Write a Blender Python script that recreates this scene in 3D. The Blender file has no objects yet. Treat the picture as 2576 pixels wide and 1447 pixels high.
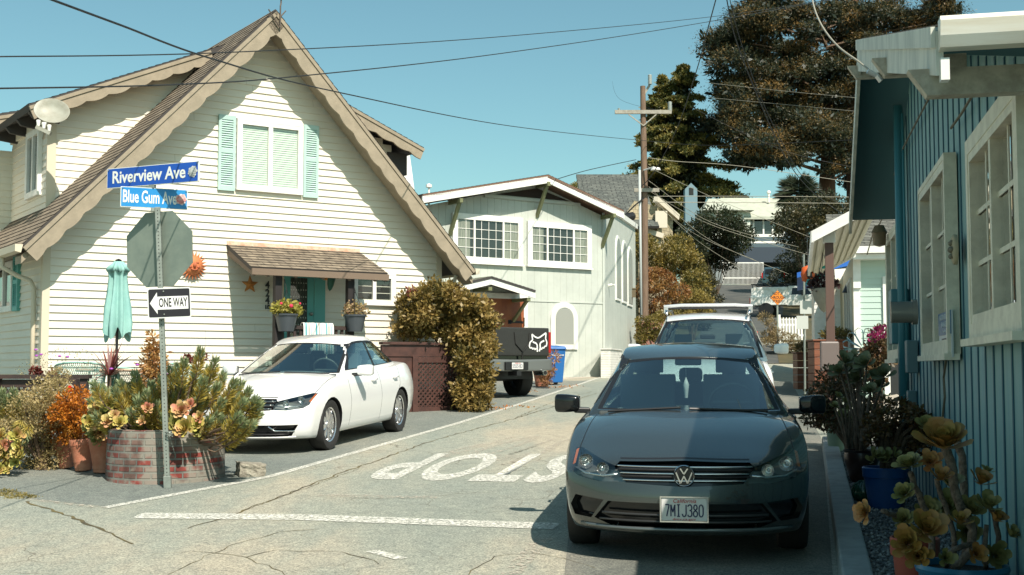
import bpy, bmesh, math, random
import numpy as np
from mathutils import Vector as V, Matrix as M
from mathutils.bvhtree import BVHTree
SC = bpy.context.scene
COL = SC.collection
R = math.radians
random.seed(7)
RG = np.random.default_rng(11)

# ---------------------------------------------------------------- camera
FPX, HZ, CX, CY, WPX = 3100.0, 925.0, 1288.0, 723.5, 2576.0
PIT = math.atan((HZ - CY) / FPX)
CAMP = V((0, 0, 1.63))
cam = bpy.data.cameras.new('camera')
cam.sensor_width = 36
cam.lens = 36 * FPX / WPX
cam.clip_end = 3000
cam.clip_start = 0.1
camo = bpy.data.objects.new('camera', cam)
camo.location = CAMP
camo.rotation_euler = (R(90) + PIT, 0, 0)
COL.objects.link(camo)
SC.camera = camo
# ---------------------------------------------------------------- light
SUN_AZ, SUN_EL = R(26), R(49)            # azimuth measured from -Y (behind the camera) towards +X
sdir = V((math.sin(SUN_AZ) * math.cos(SUN_EL), -math.cos(SUN_AZ) * math.cos(SUN_EL), math.sin(SUN_EL)))
sl = bpy.data.lights.new('sun', 'SUN')
sl.energy = 5.0
sl.angle = R(0.5)
sl.color = (1.0, 0.915, 0.80)
so = bpy.data.objects.new('sun', sl)
so.rotation_euler = sdir.to_track_quat('Z', 'Y').to_euler()
so.location = (0, 0, 30)
COL.objects.link(so)
w = bpy.data.worlds.new('World')
SC.world = w
w.use_nodes = True
nt = w.node_tree
bg = nt.nodes['Background']
sky = nt.nodes.new('ShaderNodeTexSky')
sky.sky_type = 'NISHITA'
sky.sun_disc = False
sky.sun_elevation = SUN_EL
sky.sun_rotation = math.pi - SUN_AZ
sky.air_density = 1.0
sky.dust_density = 1.2
sky.ozone_density = 1.5
mx = nt.nodes.new('ShaderNodeMix')
mx.data_type = 'RGBA'
mx.blend_type = 'MULTIPLY'
mx.inputs[0].default_value = 1
mx.inputs[7].default_value = (0.87, 1.17, 0.95, 1)
nt.links.new(sky.outputs[0], mx.inputs[6])
nt.links.new(mx.outputs[2], bg.inputs[0])
bg.inputs[1].default_value = 0.092
SC.view_settings.view_transform = 'Standard'
SC.view_settings.look = 'None'
SC.view_settings.exposure = 0.5
SC.view_settings.gamma = 1
SC.cycles.max_bounces = 8
SC.cycles.transparent_max_bounces = 16
SC.cycles.caustics_reflective = False
SC.cycles.caustics_refractive = False
SC.cycles.use_denoising = True

# ---------------------------------------------------------------- measuring
_cp, _sp = math.cos(PIT), math.sin(PIT)
def ray(x, y):
    X = x - CX; Y = CY - y
    f = FPX * _cp - Y * _sp; u = FPX * _sp + Y * _cp
    return V((X / f, 1.0, u / f))
def at(x, y, d): return CAMP + ray(x, y) * d
GP = [(-60, -.4), (0, 0), (40, 1.4), (50, 2.6), (80, 4.9), (104, 8.7), (125, 10.2), (420, 15)]
def gz(y): return float(np.interp(y, [a for a, b in GP], [b for a, b in GP]))
def gnd(x, y):
    r = ray(x, y); d = 2.0
    while d < 130:
        if CAMP.z + r.z * d < gz(d): break
        d += .01
    return CAMP + r * d
class Frame:
    """building frame: local x along the wall, local y into the building, z = world height"""
    def __init__(s, o, ang):
        s.o = V((o[0], o[1], 0)); s.a = ang
        s.u = V((math.cos(ang), math.sin(ang), 0)); s.n = V((-math.sin(ang), math.cos(ang), 0))
    def px(s, x, y, yy=0.0):       # where the sight line meets the plane local y = yy
        r = ray(x, y); t = (s.o + s.n * yy - CAMP).dot(s.n) / r.dot(s.n)
        p = CAMP + r * t - s.o
        return V((p.dot(s.u), yy, p.z))
    def pxx(s, x, y, xx=0.0):      # ... meets the plane local x = xx
        r = ray(x, y); t = (s.o + s.u * xx - CAMP).dot(s.u) / r.dot(s.u)
        p = CAMP + r * t - s.o
        return V((xx, p.dot(s.n), p.z))
    def w(s, p): return s.o + s.u * p[0] + s.n * p[1] + V((0, 0, p[2]))

# ---------------------------------------------------------------- materials
def _n(nt, t, **k):
    n = nt.nodes.new(t)
    for a, b in k.items(): setattr(n, a, b)
    return n
def mat(name, c, r=.6, m=0.0, c2=None, sc=4, lo=.4, hi=.6, bump=0, bsc=60, rand=None, coat=0, st=(1, 1, 1), spec=.5, emit=0, alpha=None):
    mt = bpy.data.materials.new(name); mt.use_nodes = True
    nt = mt.node_tree; b = nt.nodes['Principled BSDF']; L = nt.links.new
    b.inputs['Base Color'].default_value = (*c, 1); b.inputs['Roughness'].default_value = r
    b.inputs['Metallic'].default_value = m; b.inputs['Coat Weight'].default_value = coat
    b.inputs['Coat Roughness'].default_value = .04
    b.inputs['Specular IOR Level'].default_value = spec
    if emit:
        b.inputs['Emission Color'].default_value = (*c, 1); b.inputs['Emission Strength'].default_value = emit
    if c2 or bump or rand:
        tc = _n(nt, 'ShaderNodeTexCoord'); mp = _n(nt, 'ShaderNodeMapping'); mp.inputs['Scale'].default_value = st
        L(tc.outputs['Object'], mp.inputs[0])
    if c2:
        no = _n(nt, 'ShaderNodeTexNoise'); no.inputs['Scale'].default_value = sc; no.inputs['Detail'].default_value = 7
        no.inputs['Roughness'].default_value = .62
        L(mp.outputs[0], no.inputs[0])
        cr = _n(nt, 'ShaderNodeValToRGB'); cr.color_ramp.elements[0].position = lo; cr.color_ramp.elements[1].position = hi
        cr.color_ramp.elements[0].color = (*c, 1); cr.color_ramp.elements[1].color = (*c2, 1)
        L(no.outputs[0], cr.inputs[0]); L(cr.outputs[0], b.inputs['Base Color'])
    if rand:
        ge = _n(nt, 'ShaderNodeNewGeometry'); cr = _n(nt, 'ShaderNodeValToRGB'); e = cr.color_ramp.elements
        while len(e) < len(rand): e.new(.5)
        for i, k in enumerate(rand): e[i].position = i / (len(rand) - 1); e[i].color = (*k, 1)
        L(ge.outputs['Random Per Island'], cr.inputs[0]); L(cr.outputs[0], b.inputs['Base Color'])
    if bump:
        nb = _n(nt, 'ShaderNodeTexNoise'); nb.inputs['Scale'].default_value = bsc; nb.inputs['Detail'].default_value = 5
        L(mp.outputs[0], nb.inputs[0])
        bu = _n(nt, 'ShaderNodeBump'); bu.inputs['Strength'].default_value = bump; bu.inputs['Distance'].default_value = .02
        L(nb.outputs[0], bu.inputs['Height']); L(bu.outputs[0], b.inputs['Normal'])
    return mt
def leafmat(name, cols, trans=.3, rough=.5, ns=0):
    mt = mat(name, cols[0], rough, rand=cols)
    nt = mt.node_tree
    if ns:      # whole sprays share a tone: coarse noise shifts the per-leaf pick
        cr = nt.nodes['Principled BSDF'].inputs['Base Color'].links[0].from_node; src = cr.inputs[0].links[0].from_socket
        tc = _n(nt, 'ShaderNodeTexCoord'); no = _n(nt, 'ShaderNodeTexNoise'); no.inputs['Scale'].default_value = ns; no.inputs['Detail'].default_value = 3; nt.links.new(tc.outputs['Object'], no.inputs[0])
        mr = _n(nt, 'ShaderNodeMapRange'); mr.inputs[1].default_value = .32; mr.inputs[2].default_value = .68; nt.links.new(no.outputs[0], mr.inputs[0])
        a = _n(nt, 'ShaderNodeMath', operation='MULTIPLY'); a.inputs[1].default_value = .35; nt.links.new(src, a.inputs[0])
        c = _n(nt, 'ShaderNodeMath', operation='MULTIPLY_ADD'); c.inputs[1].default_value = .68; nt.links.new(mr.outputs[0], c.inputs[0]); nt.links.new(a.outputs[0], c.inputs[2]); nt.links.new(c.outputs[0], cr.inputs[0])
    if 1:
        pass
    nt = mt.node_tree; b = nt.nodes['Principled BSDF']; out = nt.nodes['Material Output']
    tr = _n(nt, 'ShaderNodeBsdfTranslucent'); mxs = _n(nt, 'ShaderNodeMixShader'); mxs.inputs[0].default_value = trans
    nt.links.new(b.inputs['Base Color'].links[0].from_socket, tr.inputs[0])
    nt.links.new(b.outputs[0], mxs.inputs[1]); nt.links.new(tr.outputs[0], mxs.inputs[2]); nt.links.new(mxs.outputs[0], out.inputs[0])
    return mt
def glassmat(name, tint=(.6, .7, .7), refl=1.0, rough=.02, base_=.07):
    mt = bpy.data.materials.new(name); mt.use_nodes = True; nt = mt.node_tree; nt.nodes.clear(); L = nt.links.new
    out = _n(nt, 'ShaderNodeOutputMaterial'); tr = _n(nt, 'ShaderNodeBsdfTransparent'); gl = _n(nt, 'ShaderNodeBsdfGlossy')
    tr.inputs[0].default_value = (*tint, 1); gl.inputs[0].default_value = (refl, refl, refl, 1); gl.inputs['Roughness'].default_value = rough
    lw_ = _n(nt, 'ShaderNodeLayerWeight'); pw = _n(nt, 'ShaderNodeMath', operation='POWER'); pw.inputs[1].default_value = 3.2; L(lw_.outputs['Facing'], pw.inputs[0])
    ma = _n(nt, 'ShaderNodeMath', operation='MULTIPLY_ADD', use_clamp=True); ma.inputs[1].default_value = .9; ma.inputs[2].default_value = base_; L(pw.outputs[0], ma.inputs[0])
    mxs = _n(nt, 'ShaderNodeMixShader'); L(ma.outputs[0], mxs.inputs[0]); L(tr.outputs[0], mxs.inputs[1]); L(gl.outputs[0], mxs.inputs[2]); L(mxs.outputs[0], out.inputs[0])
    return mt
def tilemat(name, ca, cb, cm, bw, rh, mortar=.01, r=.85, bump=.5, sq=1, off=.5, axes=None, noise=.5):
    """brick/shingle pattern in the object's own x,y (axes swaps y for z)"""
    mt = bpy.data.materials.new(name); mt.use_nodes = True; nt = mt.node_tree; b = nt.nodes['Principled BSDF']; L = nt.links.new
    tc = _n(nt, 'ShaderNodeTexCoord'); br = _n(nt, 'ShaderNodeTexBrick'); br.offset = off
    src = tc.outputs['Object']
    if axes:
        sx = _n(nt, 'ShaderNodeSeparateXYZ'); cx = _n(nt, 'ShaderNodeCombineXYZ'); L(src, sx.inputs[0])
        if axes == 'cyl':
            at2 = _n(nt, 'ShaderNodeMath', operation='ARCTAN2'); L(sx.outputs[1], at2.inputs[0]); L(sx.outputs[0], at2.inputs[1])
            mu = _n(nt, 'ShaderNodeMath', operation='MULTIPLY'); mu.inputs[1].default_value = .8; L(at2.outputs[0], mu.inputs[0])
            L(mu.outputs[0], cx.inputs[0])
        else: L(sx.outputs['XYZ'.index(axes[0])], cx.inputs[0])
        L(sx.outputs[2 if axes == 'cyl' else 'XYZ'.index(axes[1])], cx.inputs[1]); src = cx.outputs[0]
    L(src, br.inputs['Vector'])
    br.inputs['Scale'].default_value = 1; br.inputs['Brick Width'].default_value = bw; br.inputs['Row Height'].default_value = rh
    br.inputs['Mortar Size'].default_value = mortar; br.inputs['Mortar Smooth'].default_value = .3
    br.inputs['Color1'].default_value = (*ca, 1); br.inputs['Color2'].default_value = (*cb, 1); br.inputs['Mortar'].default_value = (*cm, 1)
    no = _n(nt, 'ShaderNodeTexNoise'); no.inputs['Scale'].default_value = 6; no.inputs['Detail'].default_value = 8; L(tc.outputs['Object'], no.inputs[0])
    mr = _n(nt, 'ShaderNodeMapRange'); mr.inputs[1].default_value = .3; mr.inputs[2].default_value = .7; mr.inputs[3].default_value = 1 - noise; mr.inputs[4].default_value = 1 + noise * .6
    L(no.outputs[0], mr.inputs[0])
    mx = _n(nt, 'ShaderNodeMix', data_type='RGBA', blend_type='MULTIPLY'); mx.inputs[0].default_value = 1
    L(br.outputs[0], mx.inputs[6]); L(mr.outputs[0], mx.inputs[7]); L(mx.outputs[2], b.inputs['Base Color'])
    b.inputs['Roughness'].default_value = r
    bu = _n(nt, 'ShaderNodeBump'); bu.inputs['Strength'].default_value = bump; bu.inputs['Distance'].default_value = .02; bu.invert = True
    L(br.outputs['Fac'], bu.inputs['Height']); L(bu.outputs[0], b.inputs['Normal'])
    return mt

# ---------------------------------------------------------------- mesh helpers
class B:
    def __init__(s): s.v = []; s.f = []; s.m = []
    def add(s, vs, fs, mi=0):
        o = len(s.v); s.v += [tuple(v) for v in vs]; s.f += [tuple(i + o for i in f) for f in fs]; s.m += [mi] * len(fs); return s
    def box(s, a, b, mi=0, mtx=None):
        x0, y0, z0 = a; x1, y1, z1 = b
        vs = [V(p) for p in ((x0, y0, z0), (x1, y0, z0), (x1, y1, z0), (x0, y1, z0), (x0, y0, z1), (x1, y0, z1), (x1, y1, z1), (x0, y1, z1))]
        if mtx: vs = [mtx @ v for v in vs]
        return s.add(vs, [(0, 3, 2, 1), (4, 5, 6, 7), (0, 1, 5, 4), (1, 2, 6, 5), (2, 3, 7, 6), (3, 0, 4, 7)], mi)
    def prism(s, poly, ext, mi=0):
        n = len(poly); e = V(ext); a = [V(p) for p in poly]
        return s.add(a + [p + e for p in a], [tuple(range(n))[::-1], tuple(range(n, 2 * n))] + [(i, (i + 1) % n, n + (i + 1) % n, n + i) for i in range(n)], mi)
    def quad(s, *p, mi=0): return s.add(p, [tuple(range(len(p)))], mi)
    def beam(s, a, b, w, h=None, mi=0, up=(0, 0, 1)):
        a = V(a); b = V(b); d = (b - a).normalized(); h = h or w
        sx = d.cross(V(up));
        if sx.length < 1e-4: sx = d.cross(V((1, 0, 0)))
        sx.normalize(); sy = sx.cross(d)
        q = [sx * (i * w / 2) + sy * (j * h / 2) for i, j in ((-1, -1), (1, -1), (1, 1), (-1, 1))]
        return s.add([a + k for k in q] + [b + k for k in q], [(3, 2, 1, 0), (4, 5, 6, 7)] + [(i, (i + 1) % 4, 4 + (i + 1) % 4, 4 + i) for i in range(4)], mi)
    def tube(s, pts, r, n=8, mi=0, caps=True):
        pts = [V(p) for p in pts]; k = len(pts); rs = r if isinstance(r, (list, tuple)) else [r] * k
        vs = []; ref = None
        for i, p in enumerate(pts):
            d = (pts[min(i + 1, k - 1)] - pts[max(i - 1, 0)])
            d = d.normalized() if d.length > 1e-9 else V((0, 0, 1))
            if ref is None: ref = d.orthogonal().normalized()
            ref = (ref - d * ref.dot(d)); ref = ref.normalized() if ref.length > 1e-6 else d.orthogonal().normalized()
            o = d.cross(ref)
            vs += [p + (ref * math.cos(2 * math.pi * j / n) + o * math.sin(2 * math.pi * j / n)) * rs[i] for j in range(n)]
        fs = [(i * n + j, i * n + (j + 1) % n, (i + 1) * n + (j + 1) % n, (i + 1) * n + j) for i in range(k - 1) for j in range(n)]
        if caps: fs += [tuple(range(n))[::-1], tuple((k - 1) * n + j for j in range(n))]
        return s.add(vs, fs, mi)
    def lathe(s, prof, n=24, mi=0, mtx=None, wob=None):
        vs = [V((r * math.cos(2 * math.pi * j / n), r * math.sin(2 * math.pi * j / n), z)) for r, z in prof for j in range(n)]
        if mtx: vs = [mtx @ v for v in vs]
        k = len(prof)
        return s.add(vs, [(i * n + j, i * n + (j + 1) % n, (i + 1) * n + (j + 1) % n, (i + 1) * n + j) for i in range(k - 1) for j in range(n)], mi)
    def ball(s, c, r, n=10, mi=0, sc=(1, 1, 1)):
        c = V(c); p = [(r * math.sin(math.pi * i / n), -r * math.cos(math.pi * i / n)) for i in range(n + 1)]
        return s.lathe(p, n * 2, mi, M.Translation(c) @ M.Diagonal((*sc, 1)))
def link(name, me, mats, parent=None, mtx=None, smooth=False):
    for m_ in (mats if isinstance(mats, (list, tuple)) else [mats]): me.materials.append(m_)
    o = bpy.data.objects.new(name, me); COL.objects.link(o)
    if smooth: me.polygons.foreach_set('use_smooth', [True] * len(me.polygons))
    if parent: o.parent = parent
    if mtx is not None: o.matrix_basis = mtx
    return o
def mk(name, b, mats, parent=None, mtx=None, smooth=False, bev=0, sub=0, weld=False, auto=None):
    me = bpy.data.meshes.new(name); me.from_pydata(b.v, [], b.f); me.polygons.foreach_set('material_index', b.m)
    if weld or smooth:
        bm = bmesh.new(); bm.from_mesh(me); bmesh.ops.remove_doubles(bm, verts=bm.verts, dist=1e-5); bmesh.ops.recalc_face_normals(bm, faces=bm.faces); bm.to_mesh(me); bm.free()
    me.update()
    o = link(name, me, mats, parent, mtx, smooth)
    if smooth and auto:
        bm = bmesh.new(); bm.from_mesh(me)
        for e in bm.edges:
            if len(e.link_faces) == 2 and e.calc_face_angle(0) > R(auto): e.smooth = False
        bm.to_mesh(me); bm.free()
    if bev:
        q = o.modifiers.new('bevel', 'BEVEL'); q.width = bev; q.segments = 2; q.limit_method = 'ANGLE'; q.angle_limit = R(40)
    if sub:
        q = o.modifiers.new('sub', 'SUBSURF'); q.levels = q.render_levels = sub
    return o
def thing(name, label, cat, loc=(0, 0, 0), rz=0, group=None, rot=None):
    o = bpy.data.objects.new(name, None); COL.objects.link(o); o.location = loc; o.rotation_euler = rot or (0, 0, rz)
    o['label'] = label; o['category'] = cat
    if group: o['group'] = group
    o.empty_display_size = .2
    return o
def tag(o, label, cat, group=None):
    o['label'] = label; o['category'] = cat
    if group: o['group'] = group
    return o
def struct(o, kind='structure'): o['kind'] = kind; return o
def text(name, s, size, m, parent, mtx, sx=1.0, ext=.002, bold=0, shear=0, align='CENTER'):
    cu = bpy.data.curves.new(name, 'FONT'); cu.body = s; cu.size = size; cu.extrude = ext; cu.align_x = align; cu.align_y = 'CENTER'
    cu.offset = bold; cu.shear = shear; cu.resolution_u = 3
    o = bpy.data.objects.new(name, cu); COL.objects.link(o)
    dg = bpy.context.evaluated_depsgraph_get(); me = bpy.data.meshes.new_from_object(o.evaluated_get(dg))
    bpy.data.objects.remove(o); me.transform(M.Diagonal((sx, 1, 1, 1)))
    me.materials.clear()
    return link(name, me, m, parent, mtx)
FACE = M.Rotation(R(90), 4, 'X')        # text lying in xy -> standing in the x-z plane, read from -y
def npmesh(name, verts, faces4, mats, parent=None, mi=None, smooth=False):
    me = bpy.data.meshes.new(name); nv = len(verts); nf = len(faces4); k = faces4.shape[1]
    me.vertices.add(nv); me.vertices.foreach_set('co', verts.astype(np.float32).ravel())
    me.loops.add(nf * k); me.loops.foreach_set('vertex_index', faces4.astype(np.int32).ravel())
    me.polygons.add(nf); me.polygons.foreach_set('loop_start', np.arange(0, nf * k, k, dtype=np.int32))
    if mi is not None: me.polygons.foreach_set('material_index', mi.astype(np.int32))
    me.update(calc_edges=True); me.validate()
    return link(name, me, mats, parent, None, smooth)
def leafcloud(name, clumps, n, size, m, parent=None, asp=.5, out=.6, up=.2, hollow=.45, jit=.35, fold=.25, droop=0, mixm=None):
    """many small folded leaves through the clumps (x,y,z,rx,ry,rz)"""
    C = np.array(clumps, float); vol = (C[:, 3] * C[:, 4] * C[:, 5]) ** (2 / 3.); k = RG.choice(len(C), n, p=vol / vol.sum())
    d = RG.normal(size=(n, 3)); d /= np.linalg.norm(d, axis=1)[:, None]
    rr = hollow + (1 - hollow) * RG.random(n) ** .5; rr *= 1 + jit * (RG.random(n) - .5)
    P = C[k, :3] + d * C[k, 3:6] * rr[:, None]
    A = d * out + RG.normal(size=(n, 3)) * .6 + np.array([0, 0, up - droop]); A /= np.linalg.norm(A, axis=1)[:, None]
    Bv = np.cross(A, RG.normal(size=(n, 3))); Bv /= np.linalg.norm(Bv, axis=1)[:, None]; N = np.cross(A, Bv)
    L = size * (.6 + .8 * RG.random(n))[:, None]; W = L * asp * .5
    v = np.stack([P, P + A * L * .5 + Bv * W + N * W * fold, P + A * L, P + A * L * .5 - Bv * W + N * W * fold], 1).reshape(-1, 3)
    f = np.arange(4 * n).reshape(-1, 4)
    mi = (RG.random(n) < (mixm or 0)).astype(int) if isinstance(m, (list, tuple)) else None
    return npmesh(name, v, f, m, parent, mi)
def clumpset(c, r, n, cr, seed=0, flat=1.0, shell=.55):
    g = np.random.default_rng(seed); o = []
    for i in range(n):
        d = g.normal(size=3); d /= np.linalg.norm(d); q = shell + (1 - shell) * g.random()
        k = cr * (.6 + .8 * g.random())
        o.append((c[0] + d[0] * r[0] * q, c[1] + d[1] * r[1] * q, c[2] + d[2] * r[2] * q, k, k, k * flat))
    return o
# ================================================================ materials
cream = mat('cream_vinyl', (.74, .69, .59), .55, c2=(.67, .62, .52), sc=1.4, lo=.35, hi=.7, st=(.6, .6, 1.6))
tan = mat('tan_trim', (.31, .255, .185), .65, c2=(.26, .215, .155), sc=5, bump=.1)
tanlite = mat('cream_corner_board', (.60, .53, .41), .6)
darkwood = mat('dark_brown_wood', (.028, .018, .016), .6, c2=(.045, .025, .02), sc=6, bump=.2)
brownpaint = mat('brown_paint', (.085, .038, .03), .5, c2=(.06, .028, .023), sc=8)
white = mat('white_paint', (.80, .79, .75), .45, c2=(.72, .71, .66), sc=4)
oldwhite = mat('weathered_white_paint', (.62, .62, .54), .6, c2=(.46, .47, .41), sc=7, bump=.15, st=(1, 1, .3))
teal = mat('teal_paint', (.10, .36, .33), .5)
mint = mat('mint_shutter', (.42, .58, .53), .5, c2=(.38, .53, .49), sc=3)
black = mat('black_plastic', (.012, .012, .013), .45)
blackgloss = mat('gloss_black', (.008, .009, .01), .12)
rubber = mat('rubber', (.02, .019, .018), .75, bump=.15, bsc=90)
chrome = mat('chrome', (.75, .75, .75), .12, 1)
steel = mat('galvanised_steel', (.27, .30, .27), .5, .4, c2=(.21, .235, .21), sc=9)
terracotta = mat('terracotta', (.42, .15, .085), .75, c2=(.50, .22, .14), sc=5, bump=.15)
shingle = tilemat('asphalt_shingles', (.25, .20, .145), (.19, .15, .11), (.05, .04, .03), .30, .14, .008)
shinglegrey = tilemat('grey_shingles', (.20, .20, .17), (.14, .14, .12), (.05, .05, .045), .3, .14, .008)
roofdark = mat('roof_edge_dark', (.045, .04, .038), .8)
thinglass = glassmat('window_glass', (.90, .95, .93), 1.0)
darkpanel = mat('dark_room', (.02, .024, .024), .9)
blinds = mat('white_blinds', (.66, .72, .62), .7)
curtain = mat('curtain_cloth', (.35, .33, .27), .9, c2=(.20, .19, .16), sc=6, st=(6, 1, .3))

# ---- asphalt
def asphalt(nm='old_asphalt', cols=((.225, .25, .225), (.28, .29, .25), (.37, .335, .27)), crk=1):
    mt = bpy.data.materials.new(nm); mt.use_nodes = True; nt = mt.node_tree; b = nt.nodes['Principled BSDF']; L = nt.links.new
    tc = _n(nt, 'ShaderNodeTexCoord'); mp = _n(nt, 'ShaderNodeMapping'); mp.inputs['Rotation'].default_value = (0, 0, R(28)); mp.inputs['Scale'].default_value = (1, .28, 1)
    L(tc.outputs['Object'], mp.inputs[0])
    def noise(sc, det, src, rough=.6):
        n = _n(nt, 'ShaderNodeTexNoise'); n.inputs['Scale'].default_value = sc; n.inputs['Detail'].default_value = det; n.inputs['Roughness'].default_value = rough; L(src, n.inputs[0]); return n.outputs[0]
    def ramp(src, stops):
        c = _n(nt, 'ShaderNodeValToRGB'); e = c.color_ramp.elements
        while len(e) < len(stops): e.new(.5)
        for i, (p, k) in enumerate(stops): e[i].position = p; e[i].color = (*k, 1)
        L(src, c.inputs[0]); return c.outputs[0]
    def mix(f, a, bb, mode='MIX'):
        x = _n(nt, 'ShaderNodeMix', data_type='RGBA', blend_type=mode)
        if isinstance(f, float): x.inputs[0].default_value = f
        else: L(f, x.inputs[0])
        L(a, x.inputs[6])
        if isinstance(bb, tuple): x.inputs[7].default_value = (*bb, 1)
        else: L(bb, x.inputs[7])
        return x.outputs[2]
    O = tc.outputs['Object']
    big = ramp(noise(.55, 5, mp.outputs[0]), [(.38, cols[0]), (.52, cols[1]), (.64, cols[2])])
    fine = ramp(noise(60, 4, O, .85), [(.34, (.30, .32, .32)), (.5, (.95, .96, .95)), (.66, (1.75, 1.70, 1.55))])
    mid = ramp(noise(9, 6, O), [(.3, (.84, .84, .84)), (.7, (1.14, 1.13, 1.1))])
    c = mix(1.0, mix(1.0, big, mid, 'MULTIPLY'), fine, 'MULTIPLY')
    # cracks
    nd = _n(nt, 'ShaderNodeTexNoise'); nd.inputs['Scale'].default_value = 1.6; nd.inputs['Detail'].default_value = 6; L(O, nd.inputs[0])
    va = _n(nt, 'ShaderNodeMix', data_type='VECTOR'); va.inputs[0].default_value = .28; L(O, va.inputs[4]); L(nd.outputs[1], va.inputs[5])
    vo = _n(nt, 'ShaderNodeTexVoronoi', feature='DISTANCE_TO_EDGE'); vo.inputs['Scale'].default_value = 2.1; L(va.outputs[1], vo.inputs[0])
    cm = _n(nt, 'ShaderNodeMapRange'); cm.inputs[1].default_value = .0; cm.inputs[2].default_value = .010; cm.inputs[3].default_value = 1; cm.inputs[4].default_value = 0; L(vo.outputs[0], cm.inputs[0])
    pm_ = _n(nt, 'ShaderNodeMapRange'); pm_.inputs[1].default_value = .50; pm_.inputs[2].default_value = .60; L(noise(.42, 3, O), pm_.inputs[0])
    cm.inputs[3].default_value = .8 * crk
    mm = _n(nt, 'ShaderNodeMath', operation='MULTIPLY'); L(cm.outputs[0], mm.inputs[0]); L(pm_.outputs[0], mm.inputs[1])
    c = mix(mm.outputs[0], c, (.07, .05, .03))
    L(c, b.inputs['Base Color']); b.inputs['Roughness'].default_value = .9
    bu = _n(nt, 'ShaderNodeBump'); bu.inputs['Strength'].default_value = .5; bu.inputs['Distance'].default_value = .006; L(noise(110, 3, O, .8), bu.inputs['Height']); L(bu.outputs[0], b.inputs['Normal'])
    return mt
M_asph = asphalt()

# ================================================================ ground
def sheet(name, pts, m, lift, parent=None, kind='structure'):
    """flat marking lying on the sloping ground; pts are world x,y"""
    b = B(); P = [V((p[0], p[1], gz(p[1]) + lift)) for p in pts]
    b.add(P, [tuple(range(len(P)))]); o = mk(name, b, m, parent)
    if kind: struct(o, kind)
    return o
ys = sorted(set([-60, -20, 0, 20, 40, 50, 80, 104, 125, 420] + list(range(30, 125, 3))))
xs = [-250, -60, -20, 0, 20, 60, 250]
b = B(); b.v = [(x, y, gz(y)) for y in ys for x in xs]
b.f = [(j * 7 + i, j * 7 + i + 1, (j + 1) * 7 + i + 1, (j + 1) * 7 + i) for j in range(len(ys) - 1) for i in range(6)]; b.m = [0] * len(b.f)
struct(mk('ground', b, M_asph))
hillm = mat('hill_scrub', (.07, .075, .03), .9, c2=(.12, .09, .04), sc=.3)
b = B()
for j in range(13):
    for i in range(17):
        b.v.append((-160 + 20 * i, 150 + 22 * j, 9 + 9 * math.sin(j / 12 * 3.1) + 3 * math.sin(i * 1.3 + j) * (j / 12)))
b.f = [(j * 17 + i, j * 17 + i + 1, (j + 1) * 17 + i + 1, (j + 1) * 17 + i) for j in range(12) for i in range(16)]; b.m = [0] * len(b.f)
struct(mk('hills', b, hillm, smooth=True))

b = B(); PP = [gnd(*q) for q in [(-250, 1205), (100, 1258), (262, 1275), (680, 1197), (1150, 1063), (1330, 1008), (1480, 958), (1250, 958), (1160, 1005), (900, 1010), (500, 1030), (-250, 1040)]]
b.add([V((p.x, p.y, gz(p.y) + .002)) for p in PP], [tuple(range(12))]); struct(mk('parking_asphalt', b, asphalt('smooth_dark_asphalt', ((.15, .17, .16), (.185, .20, .185), (.23, .23, .20)), .3)))
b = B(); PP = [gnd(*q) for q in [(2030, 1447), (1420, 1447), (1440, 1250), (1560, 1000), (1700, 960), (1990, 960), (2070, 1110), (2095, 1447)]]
b.add([V((p.x, p.y, gz(p.y) + .002)) for p in PP], [tuple(range(8))]); struct(mk('kerbside_asphalt', b, asphalt('dark_kerb_asphalt', ((.10, .11, .10), (.15, .155, .14), (.20, .19, .165)), .6)))  # darker asphalt in the parking lane by the kerb
# ---- worn paint: alpha breaks it up
def wornpaint(name, c, lo, hi, sc=14):
    mt = mat(name, c, .8); nt = mt.node_tree; b = nt.nodes['Principled BSDF']
    tc = _n(nt, 'ShaderNodeTexCoord'); no = _n(nt, 'ShaderNodeTexNoise'); no.inputs['Scale'].default_value = sc; no.inputs['Detail'].default_value = 8; no.inputs['Roughness'].default_value = .75
    nt.links.new(tc.outputs['Object'], no.inputs[0])
    mr = _n(nt, 'ShaderNodeMapRange'); mr.inputs[1].default_value = lo; mr.inputs[2].default_value = hi; nt.links.new(no.outputs[0], mr.inputs[0]); nt.links.new(mr.outputs[0], b.inputs['Alpha'])
    return mt
paint = wornpaint('worn_white_paint', (.66, .65, .58), .41, .55, 34)
paintold = wornpaint('faded_paint', (.50, .45, .37), .49, .60, 22)
def strip(name, pix, wd, m, lift=.006):
    P = [gnd(*q) for q in pix]; b = B()
    for a, c in zip(P[:-1], P[1:]):
        d = (c - a); d.z = 0; n_ = V((-d.y, d.x, 0)).normalized() * wd / 2
        for k in range(8):
            p, q = a.lerp(c, k / 8), a.lerp(c, (k + 1) / 8)
            b.quad(*[V((r_.x, r_.y, gz(r_.y) + lift)) for r_ in (p - n_, q - n_, q + n_, p + n_)])
    return struct(mk(name, b, m, weld=True))
strip('painted_edge_line', [(262, 1279), (680, 1200), (1150, 1066), (1330, 1010), (1500, 953), (1545, 940)], .11, paint)
strip('painted_edge_line', [(70, 1257), (262, 1279)], .10, paintold)
strip('painted_stop_line', [(345, 1299), (760, 1303), (1400, 1326)], .30, paint)
strip('painted_stop_line_old', [(800, 1247), (1100, 1253)], .16, paintold, .005)
strip('painted_dash', [(935, 1388), (1010, 1408)], .10, paint)
strip('painted_lane_line', [(1372, 1352), (1270, 1460)], .14, paintold)
strip('pale_strip_far', [(1960, 905), (2010, 905)], .5, paintold)  # pale broken strip across the far end of the street
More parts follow.
